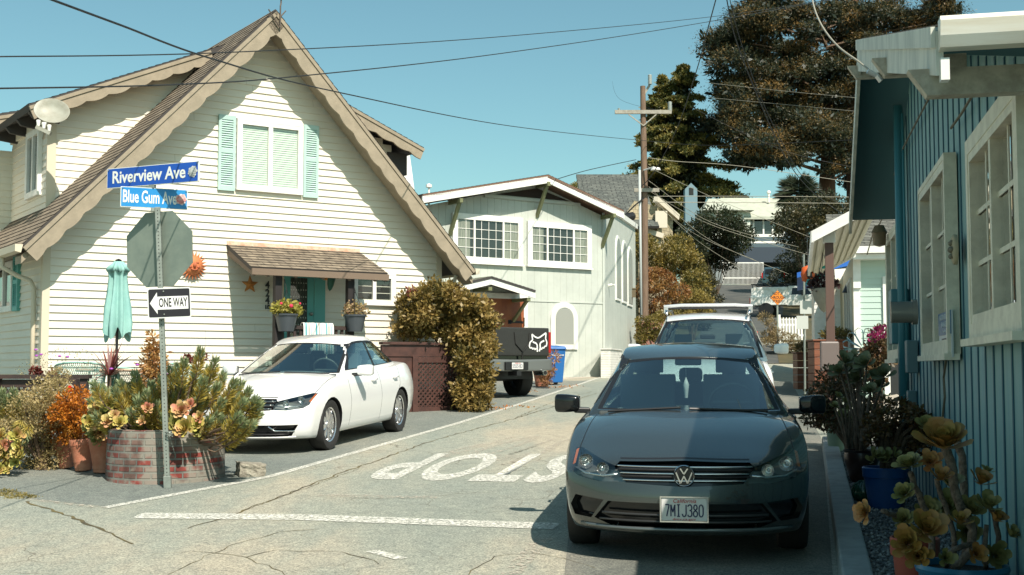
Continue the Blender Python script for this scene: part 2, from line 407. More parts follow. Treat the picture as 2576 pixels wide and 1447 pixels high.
# STOP, read by drivers coming the other way
def roadword(word, m, quadpx, lift, nm):
    cu = bpy.data.curves.new('w', 'FONT'); cu.body = word; cu.size = 1; cu.offset = .032; cu.resolution_u = 4; cu.space_character = 1.12
    o = bpy.data.objects.new('w', cu); COL.objects.link(o)
    me = bpy.data.meshes.new_from_object(o.evaluated_get(bpy.context.evaluated_depsgraph_get())); bpy.data.objects.remove(o)
    xs = [v.co.x for v in me.vertices]; ys_ = [v.co.y for v in me.vertices]; x0, x1, y0, y1 = min(xs), max(xs), min(ys_), max(ys_)
    A, Bq, C_, D = [gnd(*q) for q in quadpx]      # far-right(start,base) , far-left(end,base), near-left(end,top), near-right(start,top)
    for v in me.vertices:
        u, t = (v.co.x - x0) / (x1 - x0), (v.co.y - y0) / (y1 - y0)
        p = A.lerp(Bq, u).lerp(D.lerp(C_, u), t); v.co = (p.x, p.y, gz(p.y) + lift)
    return struct(link(nm, me, m))
paintword = wornpaint('worn_word_paint', (.66, .65, .58), .41, .54, 26)
roadword('STOP', paintword, [(1490, 1143), (1045, 1141), (905, 1207), (1385, 1217)], .006, 'painted_stop_word')
roadword('STOP', paintold, [(1490, 1096), (1260, 1098), (1080, 1150), (1310, 1166)], .005, 'painted_stop_word_old')
# seams and moss in the asphalt
seam = mat('seam_dirt', (.06, .05, .03), .95, c2=(.14, .11, .04), sc=3)
def seamline(pix, wd, nm='asphalt_seam'):
    P = [gnd(*q) for q in pix]; b = B(); N = []
    for a, c in zip(P[:-1], P[1:]):
        n_ = max(2, int((c - a).length / .12))
        for k in range(n_): N.append(a.lerp(c, k / n_))
    N.append(P[-1]); L_ = []
    for i, p in enumerate(N):
        d = N[min(i + 1, len(N) - 1)] - N[max(i - 1, 0)]; n_ = V((-d.y, d.x, 0)).normalized()
        c = p + n_ * random.uniform(-.025, .025); h = wd * random.uniform(.25, 1.0)
        L_.append((c + n_ * h, c - n_ * h))
    for (a, a2), (c, c2) in zip(L_[:-1], L_[1:]): b.quad(*[V((q.x, q.y, gz(q.y) + .003)) for q in (a, a2, c2, c)])
    return struct(mk(nm, b, seam, weld=True))
seamline([(470, 1330), (600, 1290), (860, 1190), (1100, 1105), (1290, 1055), (1500, 990)], .015)
seamline([(65, 1262), (180, 1300), (310, 1355), (330, 1370)], .02)
seamline([(600, 1290), (900, 1120 + 60)], .006)
seamline([(1290, 1055), (1390, 1012), (1490, 985)], .01)
seamline([(430, 1447), (520, 1400), (600, 1368), (700, 1340), (800, 1333)], .006)
seamline([(380, 1395), (500, 1388), (620, 1402), (720, 1447)], .006)
seamline([(620, 1402), (700, 1385), (860, 1390), (960, 1420)], .006)
seamline([(1180, 1447), (1240, 1400), (1330, 1392), (1400, 1400), (1500, 1430)], .005)
# warm concrete apron in front of the garage house, and the lit cross street
apr = mat('apron_concrete', (.46, .40, .33), .85, c2=(.38, .34, .28), sc=3, bump=.2)
sheet('garage_apron', [tuple(gnd(*q)[:2]) for q in [(1300, 962), (1520, 948), (1560, 940), (1500, 938), (1250, 940)]], apr, .004)
sheet('far_pavement', [(6.0, 20), (9.4, 36), (12, 45), (13, 45), (8.6, 27), (6.6, 20)], apr, .004)

# ---- kerb and gravel bed on the right
conc = mat('kerb_concrete', (.30, .31, .30), .85, c2=(.24, .25, .24), sc=6, bump=.3)
kx = lambda y: 2.10 + .2385 * (y - 8.03)
b = B(); yk = [3.0, 5, 7, 9, 11, 13, 15, 16.6]
for a, c in zip(yk[:-1], yk[1:]):
    P = []
    for yy in (a, c):
        x = kx(yy); z = gz(yy); P += [V((x, yy, z - .05)), V((x + .01, yy, z + .13)), V((x + .20, yy, z + .135)), V((x + .21, yy, z - .05))]
    b.add(P, [(0, 4, 5, 1), (1, 5, 6, 2), (2, 6, 7, 3)])
x, z = kx(16.6), gz(16.6); b.quad(V((x, 16.6, z)), V((x + .21, 16.6, z)), V((x + .2, 16.6, z + .135)), V((x + .01, 16.6, z + .13)))
struct(mk('kerb', b, conc, weld=True, bev=.015))
gravm = mat('gravel_bed', (.10, .10, .10), .9, c2=(.2, .2, .19), sc=60, bump=1, bsc=70)
b = B()
for a, c in zip(yk[:-1], yk[1:]):
    b.quad(V((kx(a) + .2, a, gz(a) + .07)), V((kx(a) + 1.2, a, gz(a) + .07)), V((kx(c) + 1.2, c, gz(c) + .07)), V((kx(c) + .2, c, gz(c) + .07)))
struct(mk('gravel_bed', b, gravm))
n = 9000; yy = 4 + 12 * RG.random(n) ** 1.3; xx = 2.10 + .2385 * (yy - 8.03) + .22 + .75 * RG.random(n)
rr = .008 + .012 * RG.random(n)
octv = np.array([(1, 0, 0), (0, 1, 0), (-1, 0, 0), (0, -1, 0), (0, 0, .8), (0, 0, -.5)]); octf = np.array([(0, 1, 4), (1, 2, 4), (2, 3, 4), (3, 0, 4), (1, 0, 5), (2, 1, 5), (3, 2, 5), (0, 3, 5)])
th = RG.random(n) * 6.28; rot = np.stack([np.cos(th), -np.sin(th), np.sin(th), np.cos(th)], 1).reshape(-1, 2, 2)
vv = octv[None] * rr[:, None, None] * (.7 + .6 * RG.random((n, 1, 3))); vv[:, :, :2] = np.einsum('nij,nkj->nki', rot, vv[:, :, :2])
vv += np.stack([xx, yy, .035 * yy + .075], 1)[:, None]
o = npmesh('gravel', vv.reshape(-1, 3), (octf[None] + 6 * np.arange(n)[:, None, None]).reshape(-1, 3), mat('pebbles', (.2, .2, .2), .7, rand=[(.05, .055, .055), (.12, .12, .12), (.2, .19, .17), (.38, .37, .35)]))
struct(o, 'stuff')
# ================================================================ building helpers
def siding(b, z0, z1, lf, rf, y, cs=.127, lap=.028, mi=0, nseg=1):
    z = z0
    while z < z1 - 1e-4:
        t = min(z + cs, z1); l0, r0, l1, r1 = lf(z), rf(z), lf(t), rf(t)
        if r0 > l0:
            l1 = min(l1, r1); b.quad((l0, y - lap, z), (r0, y - lap, z), (r1, y - .002, t), (l1, y - .002, t), mi=mi)
            b.quad((l0, y - .002, z), (r0, y - .002, z), (r0, y - lap, z), (l0, y - lap, z), mi=mi)
        z = t
def slab(name, p0, xd, yd, lx, ly, t, m, parent, under=None):
    xd = V(xd).normalized(); yd = V(yd).normalized(); zd = xd.cross(yd)
    if zd.z < 0: zd = -zd; 
    if xd.cross(yd).dot(zd) < 0: p0 = V(p0) + xd * lx; xd = -xd
    mt = M((( xd.x, yd.x, zd.x, p0[0]), (xd.y, yd.y, zd.y, p0[1]), (xd.z, yd.z, zd.z, p0[2]), (0, 0, 0, 1)))
    b = B(); b.box((0, 0, -t), (lx, ly, 0)); b.m[0] = 1
    for i in (2, 3, 4, 5): b.m[i] = 1
    # shingle courses stand a little proud, each a thin wedge
    c = .14; k = 0
    while k * c < ly - .02:
        y0 = k * c; y1 = min(y0 + c, ly); b.add([(0, y0, .012), (lx, y0, .012), (lx, y1, .002), (0, y1, .002), (0, y0, 0), (lx, y0, 0)], [(0, 1, 2, 3), (4, 5, 1, 0)], 0); k += 1
    return mk(name, b, [m, under or roofdark], parent, mt)
def barge(name, a, c, y, wd, m, parent, per=.42, amp=.024, th=.04, flip=1):
    """scalloped rake board from a to c (x,z pairs), top edge along a-c, hanging below"""
    a = V((a[0], 0, a[1])); c = V((c[0], 0, c[1])); L_ = (c - a).length; d = (c - a) / L_
    dn = V((d.z, 0, -d.x)); dn = dn if dn.z < 0 else -dn
    n = int(L_ / per * 8); P = []; Q = []
    for i in range(n + 1):
        s = i / n * L_; ph = (s / per) % 1
        h = wd + amp * (abs(math.sin(math.pi * ph)) ** .7) * 2 - amp
        P.append(a + d * s); Q.append(a + d * s + dn * h)
    b = B()
    vs = [V((p.x, y, p.z)) for p in P] + [V((p.x, y, p.z)) for p in Q] + [V((p.x, y + th, p.z)) for p in P] + [V((p.x, y + th, p.z)) for p in Q]
    k = n + 1; f = []
    for i in range(n):
        f += [(i, i + 1, k + i + 1, k + i), (2 * k + i, 3 * k + i, 3 * k + i + 1, 2 * k + i + 1), (k + i, k + i + 1, 3 * k + i + 1, 3 * k + i), (i, 2 * k + i, 2 * k + i + 1, i + 1)]
    f += [(0, k, 3 * k, 2 * k), (n, 2 * k + n, 3 * k + n, k + n)]
    b.add(vs, f)
    # small drip moulding
    b2 = [V((q.x, y - .02, q.z)) for q in (P[0], P[-1], P[-1] + dn * .06, P[0] + dn * .06)]
    b.prism(b2, (0, .018, 0))
    return mk(name, b, m, parent)
def win(parent, x0, x1, z0, z1, y, fw=.06, outer=None, om=None, sash=(0, 1), grid=(1, 1), back='dark', m=None, proud=.05, mtx=None, name='window', glassm=None, depth=.0, sillp=0, mw=.016):
    """window in the plane y, facing -y; outer = casing width"""
    m = m or white; b = B(); yo = y - proud
    if outer:
        for q in ((x0 - outer, z1, x1 + outer, z1 + outer), (x0 - outer, z0 - outer, x1 + outer, z0), (x0 - outer, z0, x0, z1), (x1, z0, x1 + outer, z1)):
            b.box((q[0], yo - .004, q[1]), (q[2], y + .01, q[3]), 1 if om else 0)
        if sillp: b.box((x0 - outer - .03, yo - sillp, z0 - outer - .04), (x1 + outer + .03, y, z0 - outer + .002), 1 if om else 0)
    b.box((x0, yo, z1 - fw), (x1, y + .01, z1)); b.box((x0, yo, z0), (x1, y + .01, z0 + fw))
    b.box((x0, yo, z0 + fw), (x0 + fw, y + .01, z1 - fw)); b.box((x1 - fw, yo, z0 + fw), (x1, y + .01, z1 - fw))
    sx = [x0 + fw + (x1 - x0 - 2 * fw) * t for t in sash]
    for t in sx[1:-1]: b.box((t - fw * .6, yo + .004, z0 + fw), (t + fw * .6, y + .01, z1 - fw))
    fo = mk(name, b, [m, om or m], parent, mtx)
    g = B(); g.quad((x0 + fw * .5, y - .02, z0 + fw * .5), (x1 - fw * .5, y - .02, z0 + fw * .5), (x1 - fw * .5, y - .02, z1 - fw * .5), (x0 + fw * .5, y - .02, z1 - fw * .5)); mk('pane', g, glassm or thinglass, fo)
    if grid != (1, 1):
        g = B()
        for a, c in zip(sx[:-1], sx[1:]):
            gx = max(1, round(grid[0] * (c - a) / (sx[-1] - sx[0]))) if len(sx) > 2 else grid[0]
            for i in range(1, gx): t = a + (c - a) * i / gx; g.box((t - mw / 2, y - .032, z0 + fw), (t + mw / 2, y - .024, z1 - fw))
            for j in range(1, grid[1]): t = z0 + fw + (z1 - z0 - 2 * fw) * j / grid[1]; g.box((a, y - .031, t - mw / 2), (c, y - .0245, t + mw / 2))
        mk('muntin', g, m, fo)
    g = B(); g.box((x0 + .01, y - .006, z0 + .01), (x1 - .01, y - .003, z1 - .01)); mk('room_behind', g, darkpanel, fo)
    if back == 'blinds':
        g = B(); k = int((z1 - z0) / .045)
        for i in range(k): t = z0 + fw + (z1 - z0 - 2 * fw) * i / k; g.add([(x0 + fw, y - .016, t), (x1 - fw, y - .016, t), (x1 - fw, y - .008, t + .036), (x0 + fw, y - .008, t + .036)], [(0, 1, 2, 3)])
        mk('blinds', g, blinds, fo)
    if back == 'curtain':
        for a, c in ((x0 + fw, x0 + (x1 - x0) * .22), (x1 - (x1 - x0) * .24, x1 - fw)):
            n = 10; g = B()
            for i in range(n):
                p, q = a + (c - a) * i / n, a + (c - a) * (i + 1) / n
                g.quad((p, y - .012 + .004 * (i % 2), z0 + fw), (q, y - .012 + .004 * ((i + 1) % 2), z0 + fw), (q, y - .012 + .004 * ((i + 1) % 2), z1 - fw), (p, y - .012 + .004 * (i % 2), z1 - fw))
            mk('curtain', g, curtain, fo)
    return fo
def shutter(parent, x0, x1, z0, z1, y, m):
    b = B(); f = .05; zm = (z0 + z1) / 2 + .03
    b.box((x0, y - .03, z0), (x1, y + .01, z1))
    for p in ((x0, z0, x0 + f, z1), (x1 - f, z0, x1, z1), (x0 + f, z0, x1 - f, z0 + f * 1.6), (x0 + f, z1 - f * 1.6, x1 - f, z1), (x0 + f, zm - f * .7, x1 - f, zm + f * .7)):
        b.box((p[0], y - .05, p[1]), (p[2], y - .03, p[3]))
    for a, c in ((z0 + f * 1.6, zm - f * .7), (zm + f * .7, z1 - f * 1.6)):
        k = int((c - a) / .038)
        for i in range(k):
            t = a + (c - a) * i / k; b.add([(x0 + f, y - .052, t), (x1 - f, y - .052, t), (x1 - f, y - .031, t + .032), (x0 + f, y - .031, t + .032)], [(0, 1, 2, 3)])
    return mk('shutter', b, m, parent)

# ================================================================ cream gabled house
c0 = at(105, 925, 20.0)
H1 = Frame((c0.x, c0.y), math.atan2(.5646, .8254))
h1 = thing('cream_house', 'steep gabled cream sided house with scalloped brown bargeboards and mint shutters', 'house', H1.o, H1.a)
OV = -.56
RX, RZ = 3.73, 8.02; EL, ER, EZ = -.47, 7.95, 3.56
sl_ = (RZ - EZ) / (RX - EL)
rooft = lambda x: RZ - abs(x - RX) * sl_
under = .16
lf = lambda z: max(0.0, RX - (RZ - under * 1.3 - z) / sl_)
rf = lambda z: min(7.5, RX + (RZ - under * 1.3 - z) / sl_)
b = B(); siding(b, .5, RZ - .25, lf, rf, 0)
g_ = random.Random(31)
for i in range(34):      # lap joints between siding lengths
    k = g_.randrange(0, 50); z = .5 + .127 * k; x = lf(z) + (rf(z) - lf(z)) * g_.uniform(.1, .9)
    if rf(z + .127) - lf(z + .127) > .5 and lf(z + .127) + .1 < x < rf(z + .127) - .1: b.quad((x, -.0295, z), (x + .004, -.0295, z), (x + .004, -.0035, z + .127), (x, -.0035, z + .127), mi=1)
mk('front_wall', b, [cream, mat('siding_joint', (.30, .27, .21), .8)], h1)
b = B()
z = .5
while z < 3.95:      # left side wall, faces -x
    b.quad((-.026, 0, z), (-.002, 0, z + .127), (-.002, 9, z + .127), (-.026, 9, z)); b.quad((-.002, 0, z), (-.026, 0, z), (-.026, 9, z), (-.002, 9, z)); z += .127
b.box((7.48, 0, .5), (7.5, 9, 3.9))
mk('side_wall', b, cream, h1)
b = B(); b.box((-.03, -.03, .5), (.09, .0, 4.0)); b.box((-.03, -.0, .5), (-.017, .1, 4.0)); mk('corner_board', b, tanlite, h1)
b = B(); b.box((7.41, -.03, .5), (7.53, .0, 4.0)); b.box((7.501, 0, .5), (7.53, .1, 4.0)); mk('corner_board', b, tanlite, h1)
LL = math.hypot(RX - EL, RZ - EZ)
rl = slab('roof', (EL, OV, EZ), (0, 1, 0), (RX - EL, 0, RZ - EZ), 10.5, LL, .12, shingle, h1)
rr_ = slab('roof', (ER, OV, EZ), (0, 1, 0), (RX - ER, 0, RZ - EZ), 10.5, LL, .12, shingle, h1)
for s, ex in ((1, EL), (-1, ER)):
    o = barge('bargeboard', (RX, RZ - .05), (ex, EZ - .05), OV - .03, .27, tan, h1)
b = B()     # inner second board (dark line under the rake, right side shows its thickness)
for ex in (EL, ER):
    a = V((RX, 0, RZ - .17)); c = V((ex, 0, EZ - .17)); b.prism([(a.x, OV + .06, a.z), (c.x, OV + .06, c.z), (c.x, OV + .06, c.z - .12), (a.x, OV + .06, a.z - .12)], (0, .42, 0))
mk('soffit', b, tan, h1)
# gutter at left eave + downspout, right downspout
b = B()
b.prism([(EL - .12, OV - .04, EZ + .0), (EL - .12, OV - .04, EZ - .11), (EL - .03, OV - .04, EZ - .13), (EL + .0, OV - .04, EZ + .0)], (0, 9.5, 0)); mk('gutter', b, tanlite, h1)
b = B(); b.prism([(ER + .1, OV - .04, EZ + .0), (ER + .1, OV - .04, EZ - .1), (ER + .02, OV - .04, EZ - .12), (ER, OV - .04, EZ)], (0, 9.5, 0)); mk('gutter', b, tanlite, h1)
def pr(x, y): p = H1.px(x, y, -.0); return (p.x, p.z)
b = B(); b.tube([(EL - .05, .6, EZ - .1), (EL - .05, .6, EZ - .28), (-.30, .5, EZ - .42), (-.12, .4, EZ - .5), (-.07, .35, EZ - .62), (-.07, .35, .8)], .04, 8); mk('downspout', b, tanlite, h1, smooth=True)
b = B(); b.tube([(ER - .2, -.2, EZ - .12), (ER - .22, -.15, EZ - .3), (ER - .35, -.05, EZ - .38), (7.6, .05, EZ - .42), (7.58, .05, .9)], .04, 8); mk('downspout', b, tanlite, h1, smooth=True)
# upstairs window and shutters
p, q = H1.px(597, 303), H1.px(753, 488)
win(h1, p.x, q.x, q.z + .0, p.z, -.02, .07, sash=(0, .5, 1), back='blinds', proud=.07, outer=.03)
a, c = H1.px(548, 285), H1.px(592, 482); shutter(h1, a.x, p.x - .05, q.z - .06, p.z + .06, -.02, mint)
a, c = H1.px(757, 312), H1.px(797, 498); shutter(h1, q.x + .05, c.x, q.z - .06, p.z + .06, -.02, mint)
# small downstairs window
p, q = H1.px(889, 690), H1.px(986, 765); win(h1, p.x, q.x, q.z, p.z, -.02, .06, sash=(0, .5, 1), back='dark', proud=.06, outer=.04)
# side window with shutter on the left wall (faces -x)
TL = M.Rotation(R(-90), 4, 'Z')   # local -y -> -x ; x -> -y
p, q = H1.pxx(-5, 700, 0), H1.pxx(37, 775, 0)
pz, qz = H1.pxx(20, 668, 0).z, H1.pxx(20, 780, 0).z
y1 = H1.pxx(40, 700, 0).y; y2 = H1.pxx(52, 700, 0).y
w_ = win(h1, -y1 - 1.5, -y1, qz, pz, -.02, .06, sash=(0, .55, 1), back='curtain', proud=.06, outer=.04, mtx=TL)
s_ = shutter(h1, -y1 + .06, -y1 + .42, qz - .05, pz + .1, -.02, teal); s_.matrix_basis = TL
# entrance: awning
p, q = H1.px(572, 607), H1.px(900, 640)
ax0, ax1, az = p.x, q.x, (p.z + q.z) / 2
P2, Q2 = H1.px(642, 676, -1.15), H1.px(972, 690, -1.15)
az2 = (P2.z + Q2.z) / 2 + .02
dl = math.hypot(1.15, az - az2)
slab('porch_awning', (ax0 - .02, -1.15, az2), (1, 0, 0), (0, 1.15, az - az2), ax1 - ax0 + .04, dl, .06, shingle, h1)
b = B(); b.box((ax0 - .02, -.05, az - .03), (ax1 + .02, -.0, az + .05)); mk('awning_flashing', b, mat('copper_flashing', (.62, .33, .22), .5, c2=(.72, .50, .38), sc=9), h1)
b = B()
for x in (ax0, ax1 - .05): b.prism([(x, -1.17, az2 - .05), (x, 0, az - .06), (x, 0, az - .2), (x, -1.17, az2 - .15)], (.05, 0, 0))
b.box((ax0 - .02, -1.2, az2 - .13), (ax1 + .02, -1.16, az2 - .02))
for i in range(5): x = ax0 + (ax1 - ax0) * (i + .5) / 5; b.prism([(x, -1.16, az2 - .06), (x, 0, az - .07), (x, 0, az - .17), (x, -1.16, az2 - .16)], (.05, 0, 0))
mk('awning_frame', b, mat('awning_wood', (.17, .12, .085), .7), h1)
# porch posts
for x0_, x1_ in ((689, 706), (872, 888)):
    p, q = H1.px(x0_, 780, -1.0), H1.px(x1_, 780, -1.0); b = B(); b.box((p.x, -1.06, .9), (q.x, -.94, az2 - .1)); mk('porch_post', b, mat('porch_post_black', (.015, .011, .011), .7), h1, bev=.005)
# door
p, q = H1.px(712, 680), H1.px(788, 683)
b = B(); dz = 3.40
b.box((p.x - .09, -.05, .95), (p.x, .0, dz + .09)); b.box((q.x, -.05, .95), (q.x + .09, 0, dz + .09)); b.box((p.x, -.05, dz), (q.x, 0, dz + .09)); mk('door_frame', b, tanlite, h1)
b = B(); fw = .13; b.box((p.x, -.045, 1.3), (p.x + fw, -.02, dz)); b.box((q.x - fw, -.045, 1.3), (q.x, -.02, dz)); b.box((p.x + fw, -.045, dz - fw), (q.x - fw, -.02, dz)); b.box((p.x + fw, -.045, 1.3), (q.x - fw, -.02, 1.5)); b.box((q.x, -.06, 1.0), (q.x + .22, -.05, dz))
do = mk('door', b, teal, h1)
b = B(); b.quad((p.x + fw, -.034, 1.5), (q.x - fw, -.034, 1.5), (q.x - fw, -.034, dz - fw), (p.x + fw, -.034, dz - fw)); mk('pane', b, thinglass, do)
b = B(); n = 14
for i in range(n):
    s0, s1 = p.x + fw + (q.x - p.x - 2 * fw) * i / n, p.x + fw + (q.x - p.x - 2 * fw) * (i + 1) / n
    b.quad((s0, -.022 + .012 * (i % 2 - 1), 1.5), (s1, -.022 + .012 * ((i + 1) % 2 - 1), 1.5), (s1, -.022 + .012 * ((i + 1) % 2 - 1), dz - fw), (s0, -.022 + .012 * (i % 2 - 1), dz - fw))
mk('curtain', b, mat('door_curtain', (.12, .115, .1), .9, c2=(.06, .06, .055), sc=14, st=(3, 1, .2)), do)
kb = H1.px(772, 790); b = B(); b.ball((q.x - .06, -.07, kb.z), .035); mk('handle', b, steel, do, smooth=True)
# porch deck, rail, stair
b = B(); b.box((3.4, -1.1, 1.2), (6.2, -.02, 1.37)); mk('porch_floor', b, brownpaint, h1)
pr0, pr1 = H1.px(700, 823, -1.05), H1.px(888, 828, -1.05)
b = B(); b.box((pr0.x, -1.09, pr0.z - .03), (5.1, -.99, pr0.z + .03)); b.box((pr0.x, -1.06, pr0.z - .7), (5.1, -1.02, pr0.z - .65))
for i in range(12): x = pr0.x + .06 + (5.0 - pr0.x) * i / 12; b.box((x, -1.06, pr0.z - .7), (x + .045, -1.02, pr0.z - .03))
mk('porch_railing', b, darkwood, h1)
# dormer left
D1 = .9; cz = 1.3
dp0, dp1 = H1.px(72, 262, D1), H1.px(508, 130, D1)
dx0, dz0, dx1, dz1 = dp0.x, dp0.z, dp1.x + .5, dp1.z + .5 * (dp1.z - dp0.z) / (dp1.x - dp0.x)
slab('dormer_roof', (dx0, D1, dz0), (0, 1, 0), (dx1 - dx0, 0, dz1 - dz0), 2.7, math.hypot(dx1 - dx0, dz1 - dz0), .1, shingle, h1)
barge('dormer_bargeboard', (dx1 - .35, dz1 - .03 - .35 * (dz1 - dz0) / (dx1 - dx0)), (dx0, dz0 - .04), D1 - .03, .22, tan, h1)
cf = H1.px(118, 480, cz).x
dsl = (dz1 - dz0) / (dx1 - dx0)
b = B(); z = 4.2
while z < 7.6:
    t = z + .127; xr = RX - (RZ - z) / sl_ + .15; xl = max(cf, dx0 + (t + .12 - dz0) / dsl)
    if xr > xl: b.quad((xl, cz - .016, z), (xr, cz - .016, z), (xr, cz - .002, t), (xl, cz - .002, t)); b.quad((xl, cz, z), (xr, cz, z), (xr, cz - .016, z), (xl, cz - .016, z))
    z = t
mk('dormer_wall', b, cream, h1)
db = 4.0
b = B(); b.box((cf - .02, cz - .03, 4.25), (cf + .13, cz, dz0 + .05)); mk('corner_board', b, tanlite, h1)
b = B(); z = 4.25
while z < 6.15: b.quad((cf - .016, cz, z), (cf - .002, cz, z + .127), (cf - .002, db, z + .127), (cf - .016, db, z)); b.quad((cf, cz, z), (cf - .016, cz, z), (cf - .016, db, z), (cf, db, z)); z += .127
mk('dormer_front_wall', b, cream, h1)
ya = H1.pxx(106, 400, cf).y; yb = H1.pxx(77, 400, cf).y; za = H1.pxx(95, 335, cf).z; zb = H1.pxx(95, 488, cf).z
w_ = win(h1, -yb, -ya, zb, za, cf * 0 - .02, .06, sash=(0, .5, 1), back='dark', proud=.06, outer=.05, mtx=M.Translation((cf, 0, 0)) @ TL)
# second step of the dormer, further back to the left
b = B(); z = 4.0; wx = -3.2
while z < 5.75:
    t = z + .127; b.quad((wx, db - .016, z), (cf, db - .016, z), (cf, db - .002, t), (wx, db - .002, t)); b.quad((wx, db, z), (cf, db, z), (cf, db - .016, z), (wx, db - .016, z)); z = t
b.box((cf - .05, cz + .01, 5.9), (cf + .2, db, 6.2)); mk('wing_wall', b, cream, h1)
w0, w1 = H1.px(-60, 372, db - .4), H1.px(68, 300, db - .4)
barge('wing_bargeboard', (cf + .1, w1.z + .12), (wx, w0.z - .25), db - .45, .25, tan, h1)
slab('wing_roof', (wx, db - .42, w0.z - .22), (0, 1, 0), (cf + .1 - wx, 0, w1.z + .14 - w0.z + .25), 5, math.hypot(cf + .1 - wx, w1.z - w0.z + .4), .1, shingle, h1)
for i in range(4): y = D1 + .1 + i * .85; b = B(); b.prism([(dx0 + .02, y, dz0 - .1), (dx0 + .55, y, dz0 - .1 + .5 * dsl), (dx0 + .55, y, dz0 - .25), (dx0 + .1, y, dz0 - .2)], (0, .09, 0)); mk('rafter_tail', b, roofdark, h1)
# dormer right
D2 = 1.2
rp0, rp1 = H1.px(1066, 372, D2), H1.px(868, 258, D2)
rs = (rp1.z - rp0.z) / (rp0.x - rp1.x); rx1, rz1 = rp1.x - .8, rp1.z + .8 * rs
slab('dormer_roof', (rp0.x, D2, rp0.z), (0, 1, 0), (rx1 - rp0.x, 0, rz1 - rp0.z), 3, math.hypot(rx1 - rp0.x, rz1 - rp0.z), .09, shingle, h1)
barge('dormer_bargeboard', (rx1 + .4, rz1 - .4 * rs - .03), (rp0.x, rp0.z - .03), D2 - .03, .22, tan, h1)
b = B(); z = 4.6; rcx = rp0.x - .55
while z < 7.3:
    t = z + .127; xl = RX + (RZ - z) / sl_ - .15; xr = min(rcx, rp0.x - (t + .12 - rp0.z) / rs)
    if xr > xl: b.quad((xl, 1.6 - .016, z), (xr, 1.584, z), (xr, 1.598, t), (xl, 1.598, t)); b.quad((xl, 1.6, z), (xr, 1.6, z), (xr, 1.584, z), (xl, 1.584, z))
    z = t
mk('dormer_wall', b, cream, h1)
b = B(); p = H1.px(1000, 405, 2.2); q = H1.px(1045, 486, 2.2); b.prism([(p.x, 2.2, p.z + .3), (p.x + .28, 2.2, p.z + .3), (q.x + .05, 2.2, q.z - .4), (p.x, 2.2, q.z - .4)], (0, 1.5, 0)); mk('dormer_front_wall', b, white, h1)
b = B(); b.box((rcx - .1, 1.55, rp0.z - .55), (rcx + .35, 4, rp0.z - .1)); mk('dormer_eave', b, roofdark, h1)

# ---- things on the cream house
def onw(x, y, off): return H1.w(H1.px(x, y, -off))
p = onw(629, 716, .03)
t = B(); pts = []
for i in range(10): a = math.pi / 2 + i * math.pi / 5; r_ = .16 if i % 2 == 0 else .07; pts.append((r_ * math.cos(a), 0, r_ * math.sin(a)))
t.v = [(0, -.035, 0)] + pts + [(x, .02, z) for x, y, z in pts]; t.f = [(0, 1 + i, 1 + (i + 1) % 10) for i in range(10)] + [(1 + i, 11 + i, 11 + (i + 1) % 10, 1 + (i + 1) % 10) for i in range(10)]; t.m = [0] * 20
o = mk('starfish_ornament', t, mat('starfish', (.50, .20, .05), .9, bump=1, bsc=60)); o.location = p; o.rotation_euler = (0, 0, H1.a); tag(o, 'orange starfish hung on the siding beside the house numbers', 'wall ornament')
for ch, yy in (('4', 718), ('2', 738), ('4', 757), ('1/2', 773)):
    q = H1.px(673, yy, -.03); text('house_number', ch, .19 if len(ch) == 1 else .1, black, h1, M.Translation((q.x, -.03, q.z)) @ FACE, .85, .006, .004)
# terracotta sun face
p = onw(484, 668, .06)
sf = thing('sun_plaque', 'round terracotta sun face plaque on the siding behind the stop sign', 'wall ornament', p, H1.a)
t = B(); N = 40
t.lathe([(.0, .11), (.10, .10), (.155, .06), (.175, .03), (.18, 0)], 28, 0, M.Rotation(R(90), 4, 'X'))
for i in range(24):
    a = 2 * math.pi * i / 24; a2 = a + .13; a0 = a - .13; r0, r1 = .17, .27
    t.add([(r0 * math.cos(a0), -.02, r0 * math.sin(a0)), (r0 * math.cos(a2), -.02, r0 * math.sin(a2)), (r1 * math.cos(a), -.01, r1 * math.sin(a)), (r0 * math.cos(a), -.045, r0 * math.sin(a))], [(0, 3, 2), (3, 1, 2)])
mk('sun_face', t, mat('orange_terracotta', (.55, .17, .06), .7, bump=.3, bsc=20), sf, smooth=True, auto=40)
t = B(); t.ball((0, -.125, .0), .028, 6, sc=(1, 1, 1.6)); 
for s in (-1, 1): t.ball((s * .055, -.105, .045), .02, 6, sc=(1.4, .6, .6)); t.ball((s * .07, -.09, -.03), .032, 6); 
t.tube([(-.06, -.105, -.06), (-.03, -.117, -.08), (0, -.12, -.085), (.03, -.117, -.08), (.06, -.105, -.06)], .011, 6)
mk('face_relief', t, mat('terracotta_relief', (.42, .11, .05), .7), sf, smooth=True)
# satellite dish
dc = H1.w(H1.px(205, 447 / 1447 * 500 * .6289 * 0 + 282, -.2)); dc = at(131, 281, 20.3)
sd = thing('satellite_dish', 'grey oval satellite dish with three small receivers at the dormer eave', 'satellite dish', dc, 0)
nrm = V((.35, -.55, .60)).normalized(); rotm = nrm.to_track_quat('Z', 'Y').to_matrix().to_4x4()
t = B(); t.lathe([(.0, -.06), (.12, -.05), (.22, -.02), (.29, .03), (.295, .035), (.30, .025), (.22, -.035), (.12, -.065), (0, -.075)], 32, 0, M.Rotation(R(180), 4, 'Y') @ M.Identity(4))
dm = mat('dish_grey', (.33, .33, .28), .5, c2=(.27, .26, .21), sc=5)
dn = (V((0.25, .35, -.9))).normalized().to_track_quat('Z', 'Y').to_matrix().to_4x4()
t2 = B(); t2.lathe([(.0, -.06), (.12, -.05), (.22, -.02), (.29, .03), (.30, .03), (.22, -.035), (.12, -.065), (0, -.075)], 32)
